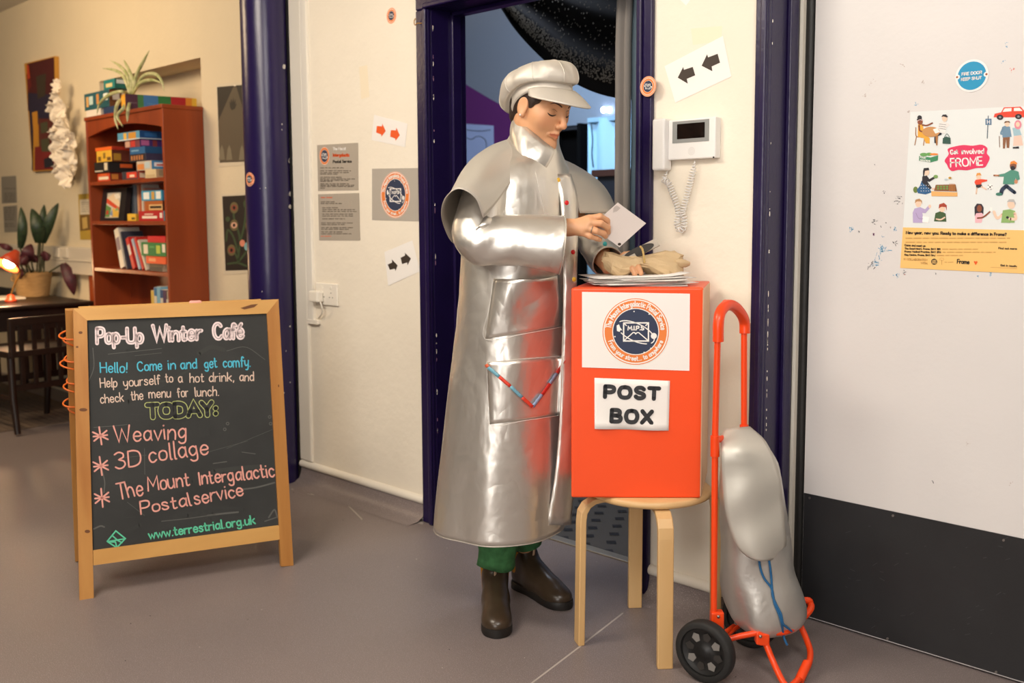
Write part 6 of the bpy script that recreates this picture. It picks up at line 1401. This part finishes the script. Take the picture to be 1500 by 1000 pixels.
m = MB(); m.loft([capring(.955, -.006), capring(.98, -.008), capring(.995, .0), capring(1.0, .018), capring(.97, .020)], 'silver_cap'); m.build('band', HAT)
m = MB()
for q in range(8):
    t = q * math.pi / 4 + .4 / 4 + math.pi / 8; P_l = []
    for R_ in rr_[9:-1]:
        f_ = (t / (2 * math.pi) * 64) % 64; a_, b2 = R_[int(f_)], R_[(int(f_) + 1) % 64]; P_l.append(a_.lerp(b2, f_ - int(f_)))
    m.tube(P_l, .0013, 'silver_matte', 5)
m.build('panel_seams', HAT)
m = MB(); m.ell(hc(0, 0, .107), (.009, .005), 'silver_cap', 16, CZv); m.build('button', HAT)
rows = []
for j in range(13):
    v = j / 12; row = []
    for i in range(41):
        t = math.radians(-76 + 152 * i / 40); L_ = .048 * max(0, math.cos(t * 1.14)) ** .5 * v
        ox, oy = .1015 * math.cos(t), .0835 * math.sin(t); ln = math.hypot(math.cos(t), math.sin(t) * .5)
        row.append(hc(ox + L_ * .9 * math.cos(t) / ln, oy + L_ * math.sin(t) * .5 / ln, .0 + zo(t) - .95 * L_ - 9 * L_ * L_ - .010 * v * math.sin(t) ** 2))
    rows.append(row)
m = MB(); m.grid(rows, 'silver_cap'); m.build('peak', HAT, solid=.004)

# ------------------------------------------------------------------ coat
CR = [(768, 734, .205, .187, .0), (730, 735, .202, .184, 0), (690, 737, .199, .180, 0), (620, 741, .193, .170, 0), (560, 745, .188, .162, 0), (500, 749, .183, .156, 0), (440, 753, .180, .152, 0), (390, 757, .180, .152, 0), (340, 760, .184, .150, 0), (300, 762, .188, .146, 0), (270, 765, .184, .134, 0), (248, 769, .160, .115, 0), (230, 774, .115, .095, 0), (212, 779, .078, .078, .0), (198, 783, .068, .070, 0)]
CRi = catmull([(y, xc, s_ * 1000) for y, xc, s_, f_, b_ in CR], 5); CRf = catmull([(y, f_ * 1000, 0) for y, xc, s_, f_, b_ in CR], 5)
NC = 96
def coat_pt(i, ph, off=0.0):
    y, xc, s_ = CRi[i]; f_ = CRf[i].y / 1000; s_ = s_ / 1000; c = p3(xc, y, 0); t = i / (len(CRi) - 1)
    low = max(0, (y - 430) / 340)
    k = 1 + low * (.020 * math.sin(3 * ph + .6) + .016 * math.sin(5 * ph + 2.0) + .010 * math.sin(8 * ph + 1 + y * .004)) + .006 * math.sin(4 * ph + y * .03)
    wst = math.exp(-((y - 455) / 60) ** 2); k += wst * .018 * math.sin(y * .13 + 2.2 * ph) * (0.5 + .5 * math.sin(ph * 2 + 1))
    ct, st = math.cos(ph), math.sin(ph); q = (abs(ct) ** 2.25 + abs(st) ** 2.25) ** (-1 / 2.25)
    return c + FA * (f_ * k * q * ct) + SR * (s_ * k * q * st) + (FA * ct + SR * st) * off
m = MB(); m.loft([[coat_pt(i, 2 * math.pi * j / NC) for j in range(NC)] for i in range(len(CRi))], 'silver_cloth')
COAT = m.build('coat', PE, solid=.0025); bvc = BVHTree.FromPolygons(m.v, m.f)
mat('stitch_white', 'e4e1dc', .6)
m = MB(); m.tube([coat_pt(0, 2 * math.pi * j / NC, .001) for j in range(NC)], .0022, 'silver_matte', 6, closed=True); m.build('hem_binding', COAT)
# front flap beyond the near edge
fpn = [(255, 812, 836, -.085, -.05), (300, 822, 846, -.10, -.05), (420, 826, 844, -.10, -.06), (530, 823, 844, -.10, -.06), (620, 820, 843, -.11, -.06), (700, 813, 841, -.12, -.06), (768, 801, 836, -.13, -.06)]
Lc = catmull([p3(a, y, c) for y, a, b, c, d in fpn], 5); Rc = catmull([p3(b, y, d) for y, a, b, c, d in fpn], 5)
m = MB(); m.grid([[a.lerp(b, i / 8) + FA * (.012 * math.sin(math.pi * i / 8)) for i in range(9)] for a, b in zip(Lc, Rc)], 'silver_cloth'); FP = m.build('front_panel', COAT, solid=.002); bvf = BVHTree.FromPolygons(m.v, m.f)
m = MB(); m.tube(Lc, .0018, 'silver_matte', 6); m.build('edge_binding', COAT)
def best(x, y, lift):
    d = ray(x, y).normalized(); hs = [q for q in (bvc.ray_cast(EYE, d), bvf.ray_cast(EYE, d)) if q[0] is not None]
    if not hs: return p3(x, y, -.15)
    q = min(hs, key=lambda q: q[3]); nn_ = q[1] if q[1].dot(d) < 0 else -q[1]; return q[0] + nn_ * lift
for x, y, c in ((817.5, 264, 'e0b23c'), (829.5, 297, 'd8282c'), (838.5, 369, 'd8282c'), (840, 409, 'e0b23c')):
    P = best(x, y, .002); nn_ = (EYE - P).normalized(); nn_.z *= .3; nn_ = (nn_.normalized() + FA).normalized(); m = MB(); m.lathe([(0, .0), (.0065, 0), (.007, .0015), (.005, .003), (0, .0033)], P, flat(c, .3).name, 16, nn_); m.build('popper', COAT)
# pockets
def pocket(c, nm, label=None, gape=0.0, n=14, mt='silver_cloth'):
    (ax_, ay_), (bx_, by_), (cx2, cy2), (dx_, dy_) = c; rows = []
    for j in range(n + 1):
        v = j / n; row = []
        for i in range(n + 1):
            u = i / n; x = (ax_ * (1 - u) + bx_ * u) * (1 - v) + (dx_ * (1 - u) + cx2 * u) * v; y = (ay_ * (1 - u) + by_ * u) * (1 - v) + (dy_ * (1 - u) + cy2 * u) * v
            y += gape * 260 * (1 - v) ** 2 * u * (1 - u)
            row.append(best(x, y, .0035 + gape * math.sin(math.pi * u) * (1 - v) ** 1.3 + gape * .35 * math.sin(math.pi * v) * math.sin(3 * math.pi * u) ))
        rows.append(row)
    m = MB(); m.grid(rows, mt); return m.build(nm, COAT, solid=.0015, soff=0), rows
pocket([(724, 408), (818, 402), (824, 478), (712, 496)], 'pocket', gape=.028)
pocket([(714, 530), (825.5, 521), (823, 607), (718, 621)], 'pocket', gape=.006)
for a, b, cs in (((714.5, 533), (777, 595), ('d8402a', '6fb0c4', 'd8402a', '6fb0c4', '6fb0c4', 'd8402a', 'd8402a')), ((777, 595), (825, 525), ('6f9fc4', '6f9fc4', 'c8322a', '6f9fc4', 'c8322a', 'c8322a'))):
    pass
seg = [((714.5, 533), (717, 537), 'd9603a'), ((717, 537), (732, 551), '6fa8bc'), ((732, 551), (747, 565), 'd8402a'), ((747, 565), (763, 581), '6fa8bc'), ((763, 581), (777, 595), 'd8402a'), ((777, 595), (790, 577), '8aa6c8'), ((790, 577), (801, 561), 'c8322a'), ((801, 561), (811, 546), '8aa6c8'), ((811, 546), (824, 526), 'c8322a')]
m = MB()
for a, b, c in seg:
    d_ = (Vector(b) - Vector(a)).normalized(); nn2 = Vector((-d_.y, d_.x)) * 2.3; n_ = 5
    m.grid([[best(a[0] + (b[0] - a[0]) * i / n_ + nn2.x * s_, a[1] + (b[1] - a[1]) * i / n_ + nn2.y * s_, .0125) for s_ in (-1, 1)] for i in range(n_ + 1)], flat(c).name)
tag(m.build('pocket_trim', COAT, solid=.001), 'red and blue striped airmail V trim')
m = MB()
for pts in ([(714, 530), (716, 575), (718, 621), (770, 615), (823, 607)], [(724, 408), (718, 450), (712, 496), (770, 488), (824, 478)], [(714, 530), (770, 525), (825, 521)]): m.tube([best(x, y, .0060) for x, y in [(p.x, p.y) for p in catmull([(x, y, 0) for x, y in pts], 8)]], .0007, 'stitch_white', 4)
m.build('topstitching', COAT)
m = MB(); m.tube([best(x, y, .002) for x, y in [(p.x, p.y) for p in catmull([(784, 252, 0), (789, 275, 0), (795, 300, 0), (797, 312, 0)], 6)]], .0013, 'silver_matte', 6); m.build('chest_seam', COAT)
# sleeves
def sleeve(path, rad, nm, cuffw=.03):
    P = catmull(path, 6); R_ = [q.x for q in catmull([(r_, 0, 0) for r_ in rad], 6)]; m = MB(); n = 48; vs = []; u = None; rings = []
    for i, p in enumerate(P):
        d = (P[min(i + 1, len(P) - 1)] - P[max(i - 1, 0)]).normalized()
        u = (basis(d)[0] if u is None else (u - d * u.dot(d)).normalized()); w = d.cross(u); t = i / (len(P) - 1)
        bend = math.exp(-((t - .5) / .16) ** 2)
        rings.append([p + (u * math.cos(a) + w * math.sin(a)) * R_[i] * (1 + .035 * math.sin(3 * a + 7 * t) + .03 * math.sin(2 * a + 11 * t) + bend * .04 * math.sin(5 * a + 30 * t)) for a in [2 * math.pi * j / n for j in range(n)]])
    m.loft(rings, 'silver_cloth'); o = m.build(nm, COAT, solid=.003)
    m = MB(); m.tube(rings[-1], .0018, 'silver_matte', 6, closed=True); e = rings[-5]; m.build('cuff_binding', COAT)
    return rings
SRr = sleeve([p3(732, 258, -.08), p3(714, 280, -.15), p3(703, 315, -.205), p3(702, 347, -.225), p3(722, 353, -.235), p3(762, 353, -.24), p3(800, 356, -.24), p3(823, 358, -.238)], [.05, .062, .064, .073, .070, .069, .077, .0835], 'sleeve')
sleeve([p3(826, 268, .09), p3(854, 300, .12), p3(868, 340, .09), p3(876, 365, .045), p3(884, 377, .01), p3(890, 383, -.02)], [.04, .056, .058, .054, .050, .047], 'sleeve')
P = p3(886, 357, -.075); m = MB(); m.lathe([(0, .0), (.0065, 0), (.007, .0015), (.005, .003), (0, .0033)], P, flat('36a9ae', .3).name, 16, -B0 + A0 * .3); m.build('popper', COAT)
# cape
def sheet3(cols, nu, nvv, nm, mt, th=.0025):
    cols = [catmull([p3(*q) for q in c], nvv) for c in cols]; rows = [catmull([c[i] for c in cols], nu) for i in range(len(cols[0]))]
    m = MB(); m.grid(rows, mt); return m.build(nm, COAT, solid=th, soff=0), rows
near = [[(764, 241, -.125), (748, 266, -.175), (728, 295, -.25), (708, 318, -.318)], [(759, 234, -.12), (738, 258, -.19), (716, 281, -.275), (696, 289, -.345)], [(755, 226, -.10), (726, 244, -.18), (698, 262, -.29), (671, 276, -.350)], [(752, 216, -.07), (719, 228, -.14), (684, 252, -.235), (651, 293, -.30)], [(751, 207, -.03), (713, 219, -.07), (676, 252, -.13), (648, 322, -.17)], [(752, 201, .02), (714, 218, .01), (681, 258, -.01), (665, 356, -.04)], [(758, 197, .06), (726, 226, .11), (702, 275, .13), (690, 345, .12)], [(768, 196, .09), (752, 228, .18), (740, 280, .21), (732, 340, .20)]]
o, rw = sheet3(near, 6, 6, 'cape', 'silver_matte')
m = MB(); m.tube([r_[0] for r_ in rw] + [q for q in rw[-1]], .0016, 'silver_cap', 6); m.build('cape_binding', COAT)
far = [[(804, 245, -.06), (822, 262, -.06), (840, 285, -.05), (850, 312, -.03)], [(808, 242, -.02), (834, 254, .0), (860, 278, .03), (874, 312, .04)], [(810, 238, .02), (846, 252, .06), (878, 276, .10), (898, 312, .11)], [(808, 233, .06), (848, 248, .13), (884, 272, .18), (908, 318, .20)], [(800, 226, .10), (838, 240, .19), (868, 268, .25), (886, 318, .27)], [(786, 212, .11), (800, 232, .20), (816, 275, .26), (826, 330, .27)]]
o, rw = sheet3(far, 6, 6, 'cape', 'silver_matte')
m = MB(); m.tube([r_[0] for r_ in rw], .0016, 'silver_cap', 6); m.build('cape_binding', COAT)
# collar
lowc = [(795, 252, -.115), (778, 244, -.125), (763, 232, -.115), (753, 217, -.075), (748, 203, -.02), (754, 194, .05), (770, 194, .09), (790, 204, .09), (804, 222, .06), (808, 248, .0)]
upc = [(811, 219, -.095), (798, 209, -.10), (783, 197, -.09), (768, 184, -.06), (757, 173, -.02), (760, 172, .045), (775, 176, .075), (795, 186, .075), (812, 200, .05), (818, 224, .0)]
Lc, Uc = catmull([p3(*q) for q in lowc], 5), catmull([p3(*q) for q in upc], 5)
rows = []
for i in range(7):
    v = i / 6; rows.append([a.lerp(b, v) + ((a - p3(780, 215, 0)) * Vector((1, 1, 0)) if False else Vector()) + (-(p3(780, 215, 0) - a.lerp(b, v)).normalized()) * (.007 * math.sin(math.pi * v) * (1 + .15 * math.sin(k_ * .7)) + .006 * v) for k_, (a, b) in enumerate(zip(Lc, Uc))])
m = MB(); m.grid(rows, 'silver_cloth'); m.build('collar', COAT, solid=.003, soff=0)
m = MB(); m.tube([r_[0] for r_ in rows] + Uc[:22], .0014, 'silver_cap', 6); m.build('collar_binding', COAT)

# ------------------------------------------------------------------ trousers and boots
mat('trouser_green', '3f7a48', .85, bump=.5, bscale=45, dist=.006, var=.25, vscale=40); mat('boot_leather', '3a2e22', .3, bump=.15, bscale=30, dist=.004, var=.2, vscale=12); mat('boot_sole', '16120f', .6); mat('elastic', 'c98a1c', .7, bump=.5, bscale=250, dist=.002, stretch=(1, 1, .1)); mat('tab_tan', 'a98d74', .7)
def boot(hp_, fdir, side):
    sd = Vector((fdir.y, -fdir.x, 0))
    def L(x, y, z): return nv(hp_ + fdir * x + sd * y + ZZ * z)
    Mx = np.array([fdir, sd, ZZ], float).T; G = Field()
    G.cap(L(.032, 0, .050), L(.10, 0, .052), .036, .037, .02); G.cap(L(.10, 0, .046), L(.185, 0, .038), .036, .037, .03); G.ell(L(.215, 0, .030), (.050, .044, .033), Mx, .03)
    G.cap(L(.042, 0, .06), L(.036, 0, .185), .037, .046, .02); G.cap(L(.07, 0, .10), L(.16, 0, .052), .034, .034, .03)
    G.half((0, 0, -1), -.016, .004); G.half((0, 0, 1), .150, .003)
    o = field_obj('boot', G, .0030, 'boot_leather', PE)
    pts = [(-.008, 0), (.002, .026), (.03, .036), (.08, .034), (.13, .037), (.18, .045), (.22, .046), (.252, .034), (.270, 0), (.252, -.034), (.22, -.046), (.18, -.045), (.13, -.037), (.08, -.034), (.03, -.036), (.002, -.026)]
    q = catmull([(x, y, 0) for x, y in pts], 4, True); m = MB()
    m.loft([[Vector(L(p.x, p.y * k, z)) for p in q] for k, z in ((.95, .0008), (1, .004), (1.0, .014), (.985, .022), (.9, .026))], 'boot_sole', True, True); m.build('sole', o)
    for sg in (-1, 1):
        m = MB(); rows = []
        for j in range(9):
            v = j / 8; z = .060 + .078 * v; w = .40 + .62 * v; R_ = .0395 + (.0475 - .0395) * ((z - .06) / .125)
            rows.append([Vector(L(.040 - .0045 * v + R_ * math.cos(math.pi / 2 + (i / 6 - .5) * 2 * w), sg * R_ * math.sin(math.pi / 2 + (i / 6 - .5) * 2 * w), z)) for i in range(7)])
        m.grid(rows, 'elastic'); m.build('elastic_panel', o, solid=.002, soff=0)
    m = MB(); m.tube(catmull([Vector(L(.088, 0, .108)), Vector(L(.092, 0, .130)), Vector(L(.096, 0, .150)), Vector(L(.092, 0, .156))], 5), .006, 'tab_tan', 8, flat_=.35); m.build('pull_tab', o)
    return o
boot(hr, fr1, 1); boot(hl, fl1, -1)
def trouser(c0, r0_, c1, r1_, nm, seed):
    m = MB(); rows = []
    for j in range(15):
        v = j / 14; c = c0.lerp(c1, v); r_ = r0_ + (r1_ - r0_) * v
        rows.append([c + (A0 * math.cos(t) + B0 * math.sin(t)) * r_ * (1 + .05 * math.sin(3 * t + 9 * v + seed) + v * .05 * math.sin(v * 26 + 2 * t + seed)) + ZZ * (.008 * v * math.sin(2 * t + seed)) for t in [2 * math.pi * i / 40 for i in range(40)]])
    m.loft(rows, 'trouser_green'); return m.build(nm, PE, solid=.003)
for hp_, an, zz0, r1_, sd_ in ((p3(742, 560, -.06), ar_, .146, .0545, .3), (p3(768, 560, .06), al_, .158, .054, 2.1)):
    hp_ = Vector(hp_); at_z = lambda z: an.lerp(hp_, (z - an.z) / (hp_.z - an.z))
    trouser(at_z(.5), .078, at_z(zz0), r1_, 'trouser_leg', sd_)

# ------------------------------------------------------------------ held papers, parcel, letters on the box
A_, B_, C_ = p3(905, 296.5, -.236), p3(946.5, 327, -.215), p3(907.5, 362, -.205); D_ = A_ + C_ - B_
nn_ = (B_ - A_).cross(C_ - B_).normalized(); nn_ = nn_ if nn_.dot(EYE - A_) > 0 else -nn_
r = thing('postcard', (A_ + B_ + C_ + D_) / 4, 'small pale postcard pinched cornerwise in her right hand', 'postcard')
m = MB(); m.prism([A_, B_, C_, D_], -nn_ * .0008, mat('card_pale', 'dcd2cc', .5).name); m.build('card', r)
fcd = lambda u, v, l=0: A_ + (B_ - A_) * u + (D_ - A_) * v + nn_ * l
m = MB()
for k, (u0, u1) in enumerate(((.08, .22), (.08, .26), (.08, .3), (.08, .24))): m.stroke(fcd, [(.05 + .035 * k, u0), (.05 + .035 * k, u1)], .012, 'ink_grey', .0004, caps=False)
m.disc(fcd, .93, .93, .045, .045, 'ink_brown', .0004, 16); m.build('print', r)
mat('kraft', 'cbb088', .75, bump=.5, bscale=22, dist=.012, var=.08)
PBG = thing('paper_bag', p3(940, 405, -.13), 'crumpled brown paper bag with a grey card poking out, held in her left hand', 'bag')
rows = []; rs = random.Random(8)
for x, y0, y1, dp in ((884, 374, 384, .022), (888, 371, 392, .034), (896, 372, 402, .046), (908, 375, 411, .05), (920, 377, 404, .05), (931, 377, 391, .046), (943, 376, 394, .046), (956, 374, 401, .046), (974, 372, 407, .042), (990, 371, 412, .034), (998, 376, 413, .02)):
    a, b = p3(x, y0, -.135), p3(x, y1, -.135); c = (a + b) / 2; hh_ = (a - b).length / 2 * 1.1
    rows.append([c + ZZ * (hh_ * math.sin(t)) + B0 * (dp * math.cos(t)) + A0 * (.006 * math.sin(2 * t + x)) + (ZZ * math.sin(t) + B0 * math.cos(t)) * rs.uniform(-.005, .005) for t in [2 * math.pi * i / 20 for i in range(20)]])
rows = [[p + Vector((rs.uniform(-.004, .004), rs.uniform(-.004, .004), rs.uniform(-.004, .004))) for p in R_] for R_ in rows]
m = MB(); m.loft(rows, 'kraft', True, True, smooth=False); bg_ = weld(m.build('bag', PBG))
m = MB(); rr2 = []
for x, yc, hz_, dp in ((988, 383, .012, .02), (996, 385, .013, .02), (1004, 386, .011, .018), (1010, 386, .006, .012)): c = p3(x, yc, -.15); rr2.append([c + ZZ * hz_ * math.sin(t) + B0 * dp * math.cos(t) * (1 + .2 * math.sin(3 * t)) for t in [2 * math.pi * i / 14 for i in range(14)]])
m.loft(rr2, 'kraft', True, True); m.build('folded_end', PBG)
m = MB(); q = [p3(890, 384, -.12), p3(960, 349, -.14), p3(966.5, 359, -.155), p3(900, 392, -.14)]; nq = (q[1] - q[0]).cross(q[2] - q[1]).normalized(); nq = nq if nq.dot(EYE - q[0]) > 0 else -nq
m.prism(q, -nq * .004, flat('a59c90', .5).name); CI = tag(m.build('enclosed_card', PBG), 'grey card sticking out of the bag mouth')
pl_ = lambda x, y, l=0: pp(x, y, q[1], nq) + nq * (l + .0008)
m = MB(); m.disc(pl_, 936, 368, 24, 6.5, 'dark_hole', .001, 28, rot=-.42); m.build('dark_opening', CI)  # dark disc painted on the card for the opening's shaded inside
m = MB(); m.tube(catmull([p3(938, 361, -.17), p3(941, 365, -.185), p3(943, 374, -.195), p3(944, 384, -.185)], 6), [.003 + .0008 * math.sin(i * 2.2) for i in range(19)], mat('twine', 'c9a868', .8, bump=.8, bscale=150, dist=.004).name, 8); m.build('twisted_handle', PBG)
rs = random.Random(21); zc = zt_ + .0006; cc = (bf[0] + bf[1] + bf[2] + bf[3]) / 4
for k in range(9):
    an = rs.uniform(-.35, .35) + (.1 if k < 8 else .25); ux = (A0 * math.cos(an) + B0 * math.sin(an)); uy = (B0 * math.cos(an) - A0 * math.sin(an))
    c = cc + A0 * rs.uniform(-.035, .015) + B0 * rs.uniform(-.03, .0); hx, hy = (.135, .09) if k % 3 else (.12, .085)
    r = thing('letter', Vector((c.x, c.y, zc)), ('topmost white card lying askew on the loose pile on the orange post box' if k == 8 else 'lowest white card under the loose pile on the orange post box' if k == 0 else 'pale card or letter within the loose pile on top of the orange post box'), 'letter', 'letters piled on the post box')
    m = MB(); n_ = 10; rows = []
    for i in range(n_ + 1):
        u = -1 + 2 * i / n_; lf = .0012 + (.010 * max(0, u) ** 3 if k == 8 else .003 * abs(u) ** 3 * (1 if k % 2 else .2))
        rows.append([Vector((c.x, c.y, zc + lf)) + ux * (hx * u) + uy * (hy * v) for v in (-1, 1)])
    m.grid(rows, flat(('e9e4de', 'dcd6ce', 'efeae4', 'd5cfc8')[k % 4]).name); m.build('card', r, solid=.0012, soff=1)
    zc += .0030
